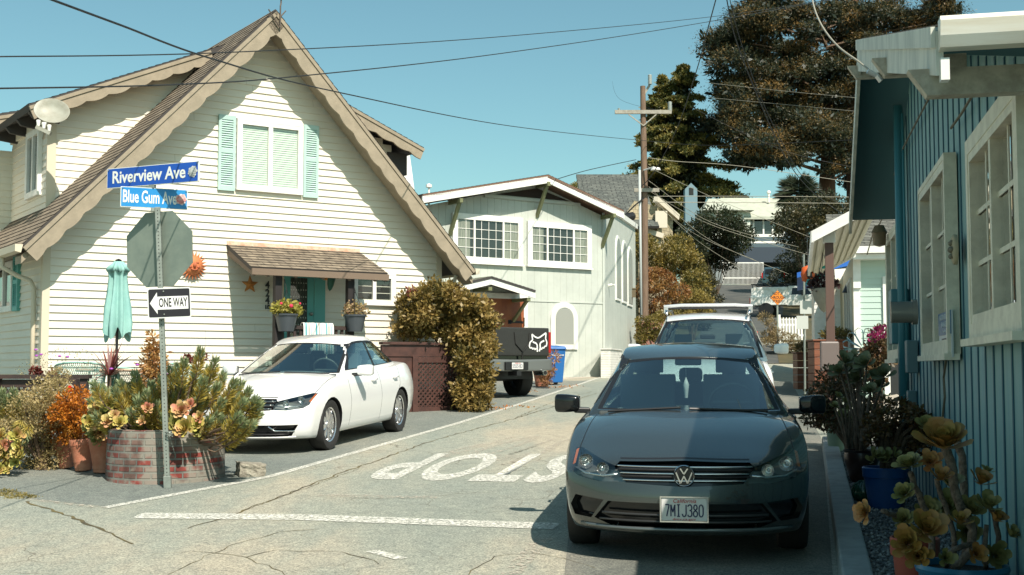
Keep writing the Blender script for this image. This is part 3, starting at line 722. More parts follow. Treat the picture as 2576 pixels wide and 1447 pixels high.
mk('reflector', t2, dm, sd, M.Rotation(R(20), 4, 'Y') @ M.Rotation(R(62), 4, 'X') @ M.Diagonal((1, .82, 1, 1)), smooth=True)
t = B(); e = at(110, 328, 20.0) - dc
t.tube([(-.10, .05, -.12), (e.x + .02, e.y, e.z + .07)], .018, 6); t.tube([(-.05, .05, -.08), (-.35, .55, -.35)], .022, 6)
t.box((e.x - .13, e.y - .04, e.z - .03), (e.x + .13, e.y + .04, e.z + .03), mtx=M.Translation(e) @ M.Rotation(R(25), 4, 'Y') @ M.Translation(-e)); mk('arm', t, dm, sd)
for k in (-1, 0, 1): t = B(); t.lathe([(.025, 0), (.03, .05), (.035, .08), (.03, .1), (0, .105)], 12, 0, M.Translation(e + V((k * .09, 0, .03 - k * .04)))); mk('receiver', t, white, sd, smooth=True)
# weather vane
p = H1.w((RX + .08, OV - .05, RZ - .05))
wv = thing('weather_vane', 'verdigris weather vane with ball and compass letters above the gable peak', 'weather vane', p, H1.a)
vm = mat('verdigris', (.18, .34, .28), .6, c2=(.12, .24, .20), sc=20)
t = B(); t.tube([(-.02, -.02, -.3), (-.02, -.02, .1), (0, 0, .16), (0, 0, .52)], .014, 6); t.tube([(-.02, -.02, -.3), (-.25, -.03, .0)], .012, 6); t.tube([(-.02, -.02, -.1), (.1, .02, .04)], .012, 6); mk('bracket', t, mat('rusty_iron', (.09, .07, .055), .7), wv)
t = B(); t.ball((0, 0, .30), .075); mk('ball', t, vm, wv, smooth=True)
t = B(); t.tube([(-.24, 0, .45), (.24, 0, .45)], .012, 6); t.tube([(0, -.2, .45), (0, .2, .45)], .012, 6); mk('crossbar', t, vm, wv)
for ch, x in (('W', -.27), ('E', .27)): text('compass_letter', ch, .14, vm, wv, M.Translation((x, 0, .45)) @ FACE, 1, .006)
t = B(); t.prism([(-.2, 0, .62), (.12, 0, .55), (.12, 0, .70), (.3, 0, .62), (.12, 0, .58), (-.1, 0, .60), (-.28, 0, .7), (-.3, 0, .55)][::-1], (0, .01, 0)); t.tube([(0, 0, .5), (0, 0, .7)], .01, 6); mk('arrow', t, vm, wv)
# green wind sock under awning + lamp
p = onw(834, 700, .7)
ws = B(); ws.lathe([(0, .1), (.06, .09), (.075, 0), (.06, -.12), (.035, -.2), (0, -.24)], 10, 0, M.Rotation(R(8), 4, 'Y')); o = mk('hanging_lantern', ws, mat('green_cloth', (.02, .10, .07), .6), smooth=True); o.location = p; tag(o, 'dark green cloth ornament hanging under the porch awning', 'hanging ornament')
# porch light
p = onw(819, 692, .1); ws = B(); ws.box((-.04, -.1, -.1), (.04, 0, .1)); o = mk('porch_light', ws, mat('amber_glass', (.75, .30, .08), .3)); o.location = p; o.rotation_euler = (0, 0, H1.a); tag(o, 'small amber porch light beside the green hanging ornament', 'lamp')
# towel on railing
p = H1.px(760, 818, -1.04); q = H1.px(835, 818, -1.04)
def towelmat():
    mt = mat('striped_towel', (.8, .8, .75), .95); nt = mt.node_tree; bb = nt.nodes['Principled BSDF']
    tc = _n(nt, 'ShaderNodeTexCoord'); sx = _n(nt, 'ShaderNodeSeparateXYZ'); nt.links.new(tc.outputs['Object'], sx.inputs[0])
    ma = _n(nt, 'ShaderNodeMath', operation='MULTIPLY'); ma.inputs[1].default_value = 5.2; nt.links.new(sx.outputs[0], ma.inputs[0])
    fr = _n(nt, 'ShaderNodeMath', operation='FRACT'); nt.links.new(ma.outputs[0], fr.inputs[0])
    cr = _n(nt, 'ShaderNodeValToRGB'); cr.color_ramp.interpolation = 'CONSTANT'; e = cr.color_ramp.elements
    for ps, cc in ((0, (.75, .74, .7)), (.18, (.10, .32, .36)), (.34, (.75, .74, .7)), (.44, (.42, .40, .36)), (.62, (.75, .74, .7)), (.72, (.20, .42, .44)), (.8, (.75, .74, .7))):
        if ps == 0: e[0].color = (*cc, 1); e[0].position = 0; continue
        k = e[1] if ps == .18 else e.new(ps); k.position = ps; k.color = (*cc, 1)
    nt.links.new(fr.outputs[0], cr.inputs[0]); nt.links.new(cr.outputs[0], bb.inputs['Base Color']); return mt
t = B(); n = 26; W_ = q.x - p.x; prof = [(-1.12, -.5), (-1.115, -.25), (-1.105, -.03), (-1.09, .035), (-1.04, .045), (-.99, .035), (-.975, -.03), (-.97, -.3)]
for i in range(n + 1):
    for (yy, zz) in prof: t.v.append((i / n * W_, yy + .012 * math.sin(i * .9) * (1 if zz < .03 else 0), p.z + .0 + zz + (.01 * math.sin(i * .5) if zz < -.2 else 0)))
k = len(prof); t.f = [(i * k + j, (i + 1) * k + j, (i + 1) * k + j + 1, i * k + j + 1) for i in range(n) for j in range(k - 1)]; t.m = [0] * len(t.f)
o = mk('striped_towel', t, towelmat(), smooth=True); o.location = H1.w((p.x, 0, 0)); o.rotation_euler = (0, 0, H1.a); tag(o, 'striped teal and white towel draped over the porch railing', 'towel')
q_ = o.modifiers.new('s', 'SOLIDIFY'); q_.thickness = .006
# ================================================================ grey green house with garage
def pinemat(name, ca, cb, groove=.20):
    """painted board siding with vertical grooves along the object's x"""
    mt = mat(name, ca, .6, c2=cb, sc=3, st=(1, 1, .4)); nt = mt.node_tree; bb = nt.nodes['Principled BSDF']
    return mt
sage = mat('sage_siding', (.49, .515, .465), .65, c2=(.44, .465, .42), sc=1.5)
groove = mat('groove_shadow', (.25, .27, .23), .8)
cr_ = at(1503, 925, 38.5)
H2 = Frame((cr_.x, cr_.y), math.atan2(3106, 4712))
h2 = thing('green_house', 'pale sage two storey house with low gable, two gridded windows and garage', 'house', H2.o, H2.a)
p = H2.px(1070, 600); xl = p.x - .3; pk = H2.px(1350, 452); le = H2.px(1075, 503); re_ = H2.px(1533, 540)
XR = H2.px(1520, 700).x
topz = lambda x: pk.z - .15 - (pk.x - x) * (pk.z - le.z) / (pk.x - le.x) if x < pk.x else pk.z - .15 - (x - pk.x) * (pk.z - re_.z) / (re_.x - pk.x)
b = B(); x = xl; ps = .24
while x < XR:      # vertical boards with real grooves
    e = min(x + ps, XR); b.add([(x + .012, 0, 1.2), (e, 0, 1.2), (e, 0, topz(e)), (x + .012, 0, topz(x)), (x, .012, 1.2), (x, .012, topz(x))], [(0, 1, 2, 3), (4, 0, 3, 5)], 0); b.quad((x, 0, 1.2), (x, .012, 1.2), (x, .012, topz(x)), (x, 0, topz(x)), mi=1); x = e
mk('front_wall', b, [sage, groove], h2)
# side wall towards the street direction
sw = V((.2264, .974, 0)); sw.normalize(); cw = H2.w((XR, 0, 0))
SA = math.atan2(sw.y, sw.x)
F2 = Frame((cw.x, cw.y), SA)        # x along street, wall faces -y (towards the street)
e2 = F2.px(1599, 700); Ls = e2.x
mrel = M.Rotation(-H2.a, 4, 'Z') @ M.Translation(F2.o - H2.o) @ M.Rotation(SA, 4, 'Z')
zt0, zt1 = F2.px(1537, 538).z, F2.px(1598, 577).z
b = B(); x = 0; ps = .6
while x < Ls:
    e = min(x + ps, Ls); h0 = zt0 + (zt1 - zt0) * x / Ls; h1_ = zt0 + (zt1 - zt0) * e / Ls
    b.quad((x + .01, 0, 1.1), (e, 0, 1.1), (e, 0, h1_), (x + .01, 0, h0)); b.quad((x, .008, 1.1), (x + .01, 0, 1.1), (x + .01, 0, h0), (x, .008, h0), mi=1); x = e
b.box((Ls - .05, 0, 1.1), (Ls, 6, zt1 - .02)); b.box((0, .3, zt0 - .3), (Ls, 6, zt0 - .2))
side = mk('side_wall', b, [sage, groove], h2, mrel)
b = B(); b.prism([(-.1, -.08, zt0 + .02), (Ls + .1, -.08, zt1 + .02), (Ls + .1, -.08, zt1 + .2), (-.1, -.08, zt0 + .2)], (0, .12, 0)); mk('parapet_trim', b, white, side)
for xa, xb, ya, yb in ((1549, 1558, 603, 748), (1565, 1574, 615, 755), (1579, 1588, 630, 763)):
    a, c = F2.px(xa, yb), F2.px(xb, ya); zb_ = a.z; zt = c.z; r_ = (c.x - a.x) / 2; cx_ = (a.x + c.x) / 2
    for nm, k, yo, m_ in (('window', .09, -.04, white), ('pane', 0, -.05, None)):
        P = [(cx_ - r_ - k, yo, zb_ - k), (cx_ + r_ + k, yo, zb_ - k)] + [(cx_ + (r_ + k) * math.cos(t_), yo, zt - r_ + (r_ + k) * math.sin(t_) * 1.0) for t_ in np.linspace(0, math.pi, 12)]
        bb = B(); bb.prism(P, (0, .05 if nm == 'window' else .005, 0)); 
        if nm == 'window': wo = mk('window', bb, white, side)
        else: mk('pane', bb, mat('pale_reflecting_pane', (.40, .45, .42), .15), wo)
# trims
for s, a, c in ((0, (le.x - .5, le.z - .0), (pk.x, pk.z + .02)), (1, (pk.x, pk.z + .02), (re_.x + .1, re_.z + .02))):
    b = B(); b.prism([(a[0], -.62, a[1]), (c[0], -.62, c[1]), (c[0], -.62, c[1] - .2), (a[0], -.62, a[1] - .2)], (0, .05, 0)); mk('fascia', b, white, h2)
    L_ = math.hypot(c[0] - a[0], c[1] - a[1])
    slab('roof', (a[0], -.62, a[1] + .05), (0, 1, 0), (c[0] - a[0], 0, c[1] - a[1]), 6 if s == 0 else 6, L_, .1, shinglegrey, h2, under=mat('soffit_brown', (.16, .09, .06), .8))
gm = mat('olive_brackets', (.16, .17, .085), .7)
for x_ in (le.x + .75, pk.x, re_.x - .3):
    z_ = topz(x_) ; b = B(); b.box((x_ - .05, -.66, z_ - .12), (x_ + .05, 0, z_ + .0)); b.beam((x_, -.55, z_ - .1), (x_, -.0, z_ - 1.0), .09); mk('bracket', b, gm, h2)
b = B(); vz = topz(pk.x); b.prism([(pk.x - 1.5, -.03, vz - .42), (pk.x + 1.2, -.03, vz - .42), (pk.x, -.03, vz - .12)], (0, .03, 0)); mk('gable_vent', b, mat('vent_dark', (.03, .02, .015), .9), h2)
b = B(); b.beam((pk.x - 1.9, -.05, vz - .5), (pk.x + 1.6, -.05, vz - .5), .05, .08); b.box((XR - .08, -.03, 1.3), (XR, 0, 6.5)); b.box((xl, -.02, 3.62), (XR, 0, 3.66)); mk('trim', b, sage, h2)
for xa, xb, ya, yb in ((1145, 1304, 540, 653), (1333, 1477, 560, 663)):
    a, c = H2.px(xa, yb - 5), H2.px(xb, ya + 7)
    win(h2, a.x, c.x, a.z, H2.px((xa + xb) / 2, ya + 8).z - .05, -.02, .05, outer=.12, sash=(0, .27, .75, 1), grid=(8, 4), back='curtain', proud=.06, sillp=.03)
# arched window downstairs
a, c = H2.px(1393, 868), H2.px(1442, 772); cx_ = (a.x + c.x) / 2; r_ = (c.x - a.x) / 2
for nm, k, yo, m_ in (('window', .13, -.06, white), ('reveal', 0, -.064, mat('reveal', (.62, .62, .56), .6)), ('pane', -.035, -.067, mat('pale_blind_pane', (.22, .24, .22), .2))):
    P = [(cx_ - r_ - k, yo, a.z - k), (cx_ + r_ + k, yo, a.z - k)] + [(cx_ + (r_ + k) * math.cos(t_), yo, c.z - r_ + (r_ + k) * math.sin(t_)) for t_ in np.linspace(0, math.pi, 16)]
    bb = B(); bb.prism(P, (0, .06 if k > 0 else .003, 0)); oo = mk(nm, bb, m_, h2 if k > 0 else wo)
    if k > 0: wo = oo
bb = B()
for i in range(34): z_ = a.z + .03 + i * (c.z - a.z - .1) / 34; hw = r_ - .05 if z_ < c.z - r_ else math.sqrt(max(0, (r_ - .04) ** 2 - (z_ - c.z + r_) ** 2)); bb.add([(cx_ - hw, -.07, z_), (cx_ + hw, -.07, z_), (cx_ + hw, -.068, z_ + .03), (cx_ - hw, -.068, z_ + .03)], [(0, 1, 2, 3)])
mk('blinds', bb, mat('grey_blinds', (.28, .29, .26), .7), wo)
# garage door with its little gable porch
gp = H2.px(1236, 700, -.9); gl = H2.px(1140, 722, -.9); gr = H2.px(1347, 735, -.9)
for s, a, c in ((0, (gl.x - .2, gl.z - .05), (gp.x, gp.z)), (1, (gp.x, gp.z), (gr.x, gr.z))):
    b = B(); b.prism([(a[0], -.9, a[1]), (c[0], -.9, c[1]), (c[0], -.9, c[1] - .18), (a[0], -.9, a[1] - .18)], (0, .05, 0)); mk('garage_fascia', b, white, h2)
    slab('garage_roof', (a[0], -.92, a[1] + .05), (0, 1, 0), (c[0] - a[0], 0, c[1] - a[1]), .92, math.hypot(c[0] - a[0], c[1] - a[1]), .06, mat('pale_shingle_%d' % s, (.36, .36, .30), .9, c2=(.28, .28, .23), sc=6), h2)
g0, g1 = H2.px(1160, 760), H2.px(1316, 760); gtz = H2.px(1280, 752).z
b = B(); b.box((g0.x, -.03, 1.2), (g1.x, -.0, gtz)); go = mk('garage_door', b, mat('orange_stained_wood', (.32, .10, .035), .55, c2=(.22, .06, .025), sc=2.2, st=(1, 1, .5)), h2)
b = B(); b.box((g1.x - .55, -.05, gtz - .72), (g1.x - .03, -.035, gtz - .66)); b.beam((g1.x - .0, -.05, gtz - .82), (g1.x, -.05, gtz - .55), .04, .02); b.box((g1.x - .56, -.05, gtz - .75), (g1.x - .45, -.036, gtz - .63)); mk('hinge', b, black, go)
b = B(); b.box((g1.x, -.05, 1.3), (g1.x + .14, 0, gtz + .16)); b.box((g0.x, -.05, gtz), (g1.x, 0, gtz + .16)); mk('door_frame', b, white, h2)
b = B(); b.beam((gr.x - .2, -.85, gr.z - .22), (gr.x - .2, -.0, gr.z - .22), .12, .1); b.beam((gr.x - .2, -.75, gr.z - .25), (gr.x - .2, 0, gr.z - .85), .08); b.beam((gp.x, -.85, gp.z - .3), (gp.x, 0, gp.z - .3), .12, .1); mk('garage_bracket', b, gm, h2)
# low white brick wall at the corner
wb = Frame((cw.x, cw.y), SA); a = F2.px(1512, 880, -.3)
b = B(); b.box((-.9, -.32, 1.2), (1.6, -.02, 2.18)); b.box((-.93, -.35, 2.18), (1.63, .0, 2.22))
o = mk('brick_wall', b, tilemat('white_brick', (.74, .73, .68), (.70, .69, .64), (.52, .51, .47), .22, .075, .008, axes='XZ', noise=.1)); o.matrix_basis = M.Translation(F2.o) @ M.Rotation(SA, 4, 'Z'); tag(o, 'low white painted brick wall at the street corner of the sage house', 'wall')
# security camera, wall lamp, roof vent
p = F2.w(F2.px(1540, 717, -.12)); b = B(); b.tube([(0, 0, 0), (.16, -.1, -.03)], .05, 10); b.tube([(0, 0, 0), (-.05, .1, 0)], .025, 6); o = mk('security_camera', b, white); o.location = p; o.rotation_euler = (0, 0, SA + 2); tag(o, 'small white security camera on the side wall of the sage house', 'camera')
p = F2.w(F2.px(1594, 738, -.1)); b = B(); b.box((-.07, -.07, -.15), (.07, .07, .15)); b.prism([(-.09, -.09, .15), (.09, -.09, .15), (.09, .09, .15), (-.09, .09, .15)], (0, 0, .04)); o = mk('wall_lamp', b, mat('bronze_lamp', (.12, .09, .05), .5)); o.location = p; tag(o, 'small bronze wall lamp beside the last arched window', 'lamp')
p = H2.w(H2.px(1079, 490, 1.0)); b = B(); b.tube([(0, 0, -.3), (0, 0, .3)], .03, 6); b.lathe([(.03, .2), (.09, .22), (.09, .3), (0, .34)], 8); o = mk('roof_vent', b, white); o.location = p; tag(o, 'thin white vent pipe on the roof edge of the sage house', 'vent')

# ================================================================ blue board and batten cottage on the right
WA = math.atan2(-.974, -.2264)
BC = Frame((1.10, 0.0), WA)       # x runs towards the camera, -y faces the street
blue = mat('teal_blue_paint', (.19, .35, .34), .55, c2=(.12, .28, .31), sc=2.4, st=(3, 1, .25), bump=.05)
bluedk = mat('blue_groove_shade', (.02, .09, .13), .7)  # groove shade painted as thin dark raised strips
cottw = mat('cottage_trim', (.72, .68, .54), .55, c2=(.60, .56, .44), sc=8, bump=.1)
bh = thing('blue_house', 'teal blue board and batten cottage with white framed windows by the kerb', 'house', BC.o, WA)
bx = lambda d: -d / .974
OVB = -.46
# gable line from the three pixels of the rake
k0 = BC.px(2372, 66, OVB); k1 = BC.px(2166, 100, OVB); k2 = BC.px(2142, 545, OVB)
XA, XB, XC = k0.x, k1.x, k2.x            # near eave, ridge, far eave (x negative going away)
ZA, ZB, ZC = k0.z, k1.z, k2.z
print('blue', XA, ZA, XB, ZB, XC, ZC)
rz = lambda x: (ZB + (ZA - ZB) * (x - XB) / (XA - XB)) if x > XB else (ZB + (ZC - ZB) * (x - XB) / (XC - XB))
xs_ = []; x = XC + .45; 
b = B(); XE = -1.0; XW = XA - .55     # near wall ends below the gutter; its front face continues towards the camera as a lower bay
x = XC + .35
while x < XE:
    e = min(x + .31, XE)
    zt = rz(min(x, XW)) - .16 if x < XW else rz(XW) - .16
    zt2 = rz(min(e, XW)) - .16 if e < XW else zt
    b.quad((x, 0, .1), (e, 0, .1), (e, 0, zt2), (x, 0, zt)); x = e
x = XC + .35
while x < XE:
    zt = (rz(min(x, XW)) - .17)
    b.box((x, -.007, .12), (x + .035, .0, zt), 1); x += .31
b.box((XE, 0, .1), (XE + .02, 3, 2.9))
mk('street_wall', b, [blue, bluedk], bh)
# roof slabs
LA = math.hypot(XA - XB, ZA - ZB); LC = math.hypot(XC - XB, ZC - ZB)
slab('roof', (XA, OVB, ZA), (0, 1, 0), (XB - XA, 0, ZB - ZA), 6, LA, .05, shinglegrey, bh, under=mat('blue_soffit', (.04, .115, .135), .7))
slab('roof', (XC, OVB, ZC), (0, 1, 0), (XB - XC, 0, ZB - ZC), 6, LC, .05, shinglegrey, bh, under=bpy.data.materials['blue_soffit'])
b = B(); b.prism([(XA, OVB - .03, ZA - .02), (XB, OVB - .03, ZB - .02), (XB, OVB - .03, ZB - .30), (XA, OVB - .03, ZA - .21)], (0, .03, 0)); b.prism([(XA, OVB - .05, ZA - .0), (XB, OVB - .05, ZB - .0), (XB, OVB - .05, ZB - .1), (XA, OVB - .05, ZA - .09)], (0, .019, 0))
mk('rake_board', b, oldwhite, bh)
b = B(); b.prism([(XC, OVB - .03, ZC - .02), (XB, OVB - .03, ZB - .02), (XB, OVB - .03, ZB - .22), (XC, OVB - .03, ZC - .20)], (0, .03, 0)); mk('rake_board', b, oldwhite, bh)
gut = mat('gutter_white', (.72, .70, .62), .35, c2=(.62, .56, .45), sc=3, st=(1, .3, 3))
b = B(); b.prism([(XA + .0, OVB - .02, ZA + .02), (XA + .09, OVB - .02, ZA + .02), (XA + .10, OVB - .02, ZA - .0), (XA + .085, OVB - .02, ZA - .06), (XA + .06, OVB - .02, ZA - .105), (XA, OVB - .02, ZA - .11)], (0, 6, 0)); mk('gutter', b, gut, bh)
b = B(); b.box((XA - .03, OVB - .015, ZA - .235), (XA + .03, OVB + .02, ZA - .142)); mk('rake_return', b, white, bh)
# lookout beams
for px_, py_ in ((2345, 240), (2235, 190), (2160, 196)):
    q = BC.px(px_, py_, OVB - .02); z_ = q.z; b = B()
    b.prism([(q.x - .09, .0, z_ + .12), (q.x - .09, .0, z_), (q.x - .09, OVB - .04, z_ + .0), (q.x - .09, OVB - .12, z_ + .12)], (.09, 0, 0)); mk('lookout_beam', b, mat('beam_paint_%d' % px_, (.50, .47, .38), .7, c2=(.33, .30, .24), sc=9), bh)
# windows
def bwin(x0, x1, yt, yb, sash, grid, outer, **k):
    a, c = BC.px(x0, yt), BC.px(x1, yt); zt = BC.px((x0 + x1) / 2, yt).z
    return a.x, c.x
q0, q1 = BC.px(2440, 850, -.09), BC.px(2566, 830, -.09); zb_ = BC.px(2436, 843, -.09).z; zt_ = BC.px(2436, 362, -.09).z
wg = glassmat('old_window_glass', (.8, .86, .8), 1.0, base_=.28)
win(bh, q0.x + .09, q1.x - .02, zb_ + .06, zt_ - .06, -.02, .05, outer=.09, om=cottw, m=cottw, sash=(0, .5, 1), grid=(4, 3), back='dark', proud=.07, sillp=.05, glassm=wg, mw=.028)
q0, q1 = BC.px(2324, 800, -.07), BC.px(2390, 800, -.07); zb_ = BC.px(2322, 897, -.07).z; zt_ = BC.px(2322, 468, -.07).z
win(bh, q0.x, q1.x, zb_ + .04, zt_ - .05, -.02, .06, outer=.04, m=cottw, sash=(0, .5, 1), grid=(4, 3), back='dark', proud=.07, glassm=wg, mw=.024, sillp=.03)
q0, q1 = BC.px(2236, 800, -.07), BC.px(2262, 800, -.07); zb_ = BC.px(2240, 905, -.07).z; zt_ = BC.px(2240, 620, -.07).z
win(bh, q0.x, q1.x, zb_ + .04, zt_ + .1, -.02, .06, outer=.04, m=cottw, sash=(0, .5, 1), grid=(4, 3), back='dark', proud=.07, glassm=wg, mw=.024, sillp=.03)
# oval window high up
q = BC.px(2271, 305); b = B(); P = [V((q.x + .16 * math.cos(t_), 0, q.z - .03 + .42 * math.sin(t_))) for t_ in np.linspace(0, 2 * math.pi, 24, endpoint=False)]
b.tube([(p_.x, -.04, p_.z) for p_ in P] + [(P[0].x, -.04, P[0].z)], .035, 6); oo = mk('oval_window', b, white, bh, smooth=True)
b = B(); b.prism([(p_.x, -.03, p_.z) for p_ in P], (0, .005, 0)); mk('pane', b, mat('dusty_pane', (.22, .22, .19), .2), oo)
# conduit pipe, meter, boxes, cord
cond = mat('blue_conduit', (.055, .20, .23), .4)
c1 = BC.px(2287, 600).x
b = B(); b.tube([(c1, -.08, .5), (c1, -.08, rz(c1) - .1)], .045, 8); b.tube([(c1 + .12, -.05, 1.5), (c1 + .12, -.05, rz(c1) - .2)], .012, 6); mk('conduit', b, cond, bh, smooth=True)
q = BC.px(2285, 760); b = B(); b.box((q.x - .16, -.18, q.z - .42), (q.x + .22, -.01, q.z + .12)); mk('meter_box', b, cond, bh, bev=.01)
q = BC.px(2258, 787, -.3); b = B(); b.tube([(q.x + .1, -.16, q.z), (q.x + .1, -.36, q.z)], .085, 20); b.tube([(q.x + .1, -.16, q.z), (q.x + .1, -.2, q.z)], .1, 20); o = mk('electric_meter', b, mat('meter_glass', (.28, .29, .26), .15, .3), bh, smooth=True, auto=40)
q = BC.px(2310, 892); b = B(); b.box((q.x - .1, -.11, q.z - .17), (q.x + .12, -.01, q.z + .13)); q = BC.px(2308, 1010); b.box((q.x - .1, -.09, q.z - .1), (q.x + .08, -.01, q.z + .1)); mk('junction_box', b, mat('grey_blue_box', (.12, .19, .20), .5), bh, bev=.008)
q = BC.px(2387, 1095); b = B(); b.box((q.x - .06, -.07, q.z - .06), (q.x + .06, -.01, q.z + .09)); mk('outlet_cover', b, mat('teal_box', (.07, .25, .29), .5), bh, bev=.008)
ropem = mat('rope', (.16, .14, .10), .9)
for seg in ([(2355, 245), (2330, 290), (2300, 345), (2272, 400), (2262, 440)], [(2241, 525), (2225, 560), (2205, 590), (2190, 640)], [(2400, 900), (2392, 950), (2395, 1000), (2388, 1060), (2392, 1092)], [(2478, 225), (2440, 285), (2412, 322)]):
    P = [BC.px(x_, y_) for x_, y_ in seg]; b = B(); b.tube([(p_.x, -.05, p_.z) for p_ in P], .009, 5); mk('light_cord', b, ropem, bh)
# plaque (round shell medallion) and rental sign are hung on the wall: things of their own
q = BC.w(BC.px(2407, 628, -.05)); md = thing('wall_medallion', 'round cream medallion hung between the blue cottage windows', 'wall ornament', q, WA)
b = B(); b.lathe([(0, .03), (.06, .035), (.075, .025), (.085, .03), (.1, .02), (.1, 0)], 24, 0, M.Rotation(R(90), 4, 'X')); mk('disc', b, mat('bisque', (.40, .34, .22), .8), md, smooth=True)
b = B()
for i in range(6): a = i * math.pi / 3; b.ball((.05 * math.cos(a), -.035, .05 * math.sin(a)), .018, 5)
b.ball((0, -.038, 0), .022, 5); mk('relief', b, mat('grey_relief', (.16, .15, .11), .8), md, smooth=True)
q0, q1 = BC.px(2389, 860), BC.px(2422, 835); zt_, zb_ = BC.px(2405, 785).z, BC.px(2405, 900).z
sg = thing('rental_sign', 'blue and white vacation rentals sign fixed beside the middle cottage window', 'sign', BC.w(((q0.x + q1.x) / 2, -.06, (zt_ + zb_) / 2)), WA)
hw, hh = (q1.x - q0.x) / 2, (zt_ - zb_) / 2
b = B(); b.box((-hw, -.012, -hh), (hw, 0, hh)); mk('board', b, mat('sign_white', (.55, .58, .58), .4), sg)
b = B(); b.box((-hw, -.016, 0), (hw, -.0125, hh)); mk('blue_field', b, mat('sign_blue', (.02, .12, .24), .4), sg)
sw_ = mat('sign_lettering', (.6, .64, .66), .5)
for s_, z_, sz, m_ in (('VACATION RENTALS', hh * .78, .055, sw_), ('831-515-8267', hh * .45, .055, sw_), ('information and booking', hh * .16, .022, sw_), ('PORTER', -hh * .35, .085, black), ('the property company', -hh * .6, .02, black), ('831-464-5071', -hh * .85, .025, black)):
    t_ = text('lettering', s_, sz, m_, sg, M.Translation((0, -.018, z_)) @ FACE, 1, .001); wd = t_.dimensions.x or 1
    xs2 = [v.co.x for v in t_.data.vertices]; wd = max(xs2) - min(xs2); t_.data.transform(M.Diagonal((min(1.0, hw * 1.8 / wd), 1, 1, 1)))
# stub of the near bay wall's roof vent pipe
q = BC.px(2275, 60, 1.2); b = B(); b.tube([(q.x, 1.2, rz(q.x) - .1), (q.x, 1.2, rz(q.x) + 1.2)], .07, 12); mk('vent_pipe', b, mat('vent_grey', (.10, .12, .12), .5), bh, smooth=True)
# interior darkness box so windows look into a room
# ================================================================ porch beyond the blue cottage
ph = thing('porch_canopy', 'white lean to porch canopy on a brown post past the blue cottage', 'porch', BC.o, WA)
bi = lambda p_: (V((p_.x - BC.o.x, p_.y - BC.o.y, 0)).dot(BC.u), V((p_.x - BC.o.x, p_.y - BC.o.y, 0)).dot(BC.n), p_.z)
l1 = bi(at(2037, 592, 16.0)); l2 = bi(at(2043, 697, 23.3))
zE = l1[2]; yE = (l1[1] + l2[1]) / 2; x1_ = l1[0]; x0_ = l2[0]; zwall = zE + .46
b = B(); b.add([(x0_, yE, zE), (x1_, yE, zE), (x1_, 0, zwall), (x0_, 0, zwall), (x0_, yE, zE - .04), (x1_, yE, zE - .04), (x1_, 0, zwall - .04), (x0_, 0, zwall - .04)], [(0, 1, 2, 3), (7, 6, 5, 4), (0, 4, 5, 1), (3, 2, 6, 7), (0, 3, 7, 4), (1, 5, 6, 2)])
for i in range(7): y_ = yE + .06 + i * (-.05 - yE) / 7; zz = zE + (zwall - zE) * (y_ - yE) / (-yE); b.box((x0_ + .03, y_, zz - .075), (x1_ - .03, y_ + .03, zz - .045))
mk('canopy', b, mat('canopy_cream', (.62, .58, .47), .6), ph)
b = B(); b.box((x0_ - .02, yE - .04, zE - .10), (x1_ + .03, yE - .0, zE + .05))
for xx in (x0_ - .04, x1_ + .001): b.prism([(xx, yE - .03, zE + .05), (xx, 0, zwall + .05), (xx, 0, zwall - .10), (xx, yE - .03, zE - .10)], (.035, 0, 0))
mk('fascia', b, white, ph)
l3 = bi(at(2087, 700, 16.2)); zt_ = at(2087, 612, 16.2).z
b = B(); b.box((l3[0] - .055, l3[1] - .055, gz(16.2) - .02), (l3[0] + .055, l3[1] + .055, zt_)); mk('post', b, mat('post_brown', (.12, .07, .055), .6), ph, bev=.005)
b = B(); b.box((l3[0] - .08, l3[1] - .08, zt_ - .0), (l3[0] + .08, l3[1] + .08, zt_ + .15)); mk('post_cap', b, white, ph, bev=.01)
# ================================================================ vehicles
def shell(S, T, U, pos, lev=2):
    idx = {}; b = B(); a, c, d = len(S) - 1, len(T) - 1, len(U) - 1
    def vi(i, j, k):
        if (i, j, k) not in idx: idx[i, j, k] = len(b.v); b.v.append(tuple(pos(S[i], T[j], U[k])))
        return idx[i, j, k]
    for i in range(a):
        for j in range(c): b.f += [(vi(i, j, 0), vi(i, j + 1, 0), vi(i + 1, j + 1, 0), vi(i + 1, j, 0)), (vi(i, j, d), vi(i + 1, j, d), vi(i + 1, j + 1, d), vi(i, j + 1, d))]
        for k in range(d): b.f += [(vi(i, 0, k), vi(i + 1, 0, k), vi(i + 1, 0, k + 1), vi(i, 0, k + 1)), (vi(i, c, k), vi(i, c, k + 1), vi(i + 1, c, k + 1), vi(i + 1, c, k))]
    for j in range(c):
        for k in range(d): b.f += [(vi(0, j, k), vi(0, j, k + 1), vi(0, j + 1, k + 1), vi(0, j + 1, k)), (vi(a, j, k), vi(a, j + 1, k), vi(a, j + 1, k + 1), vi(a, j, k + 1))]
    me = bpy.data.meshes.new('tmp'); me.from_pydata(b.v, [], b.f); o = bpy.data.objects.new('tmp', me); COL.objects.link(o)
    q = o.modifiers.new('s', 'SUBSURF'); q.levels = lev; q.render_levels = lev
    m2 = bpy.data.meshes.new_from_object(o.evaluated_get(bpy.context.evaluated_depsgraph_get())); bpy.data.objects.remove(o)
    bm = bmesh.new(); bm.from_mesh(m2); bpy.data.meshes.remove(m2); bmesh.ops.recalc_face_normals(bm, faces=bm.faces); bm.normal_update(); return bm
def pin(p, poly):
    x, y = p; r = False; n = len(poly)
    for i in range(n):
        x0, y0 = poly[i]; x1, y1 = poly[(i + 1) % n]
        if (y0 > y) != (y1 > y) and x < (x1 - x0) * (y - y0) / (y1 - y0) + x0: r = not r
    return r
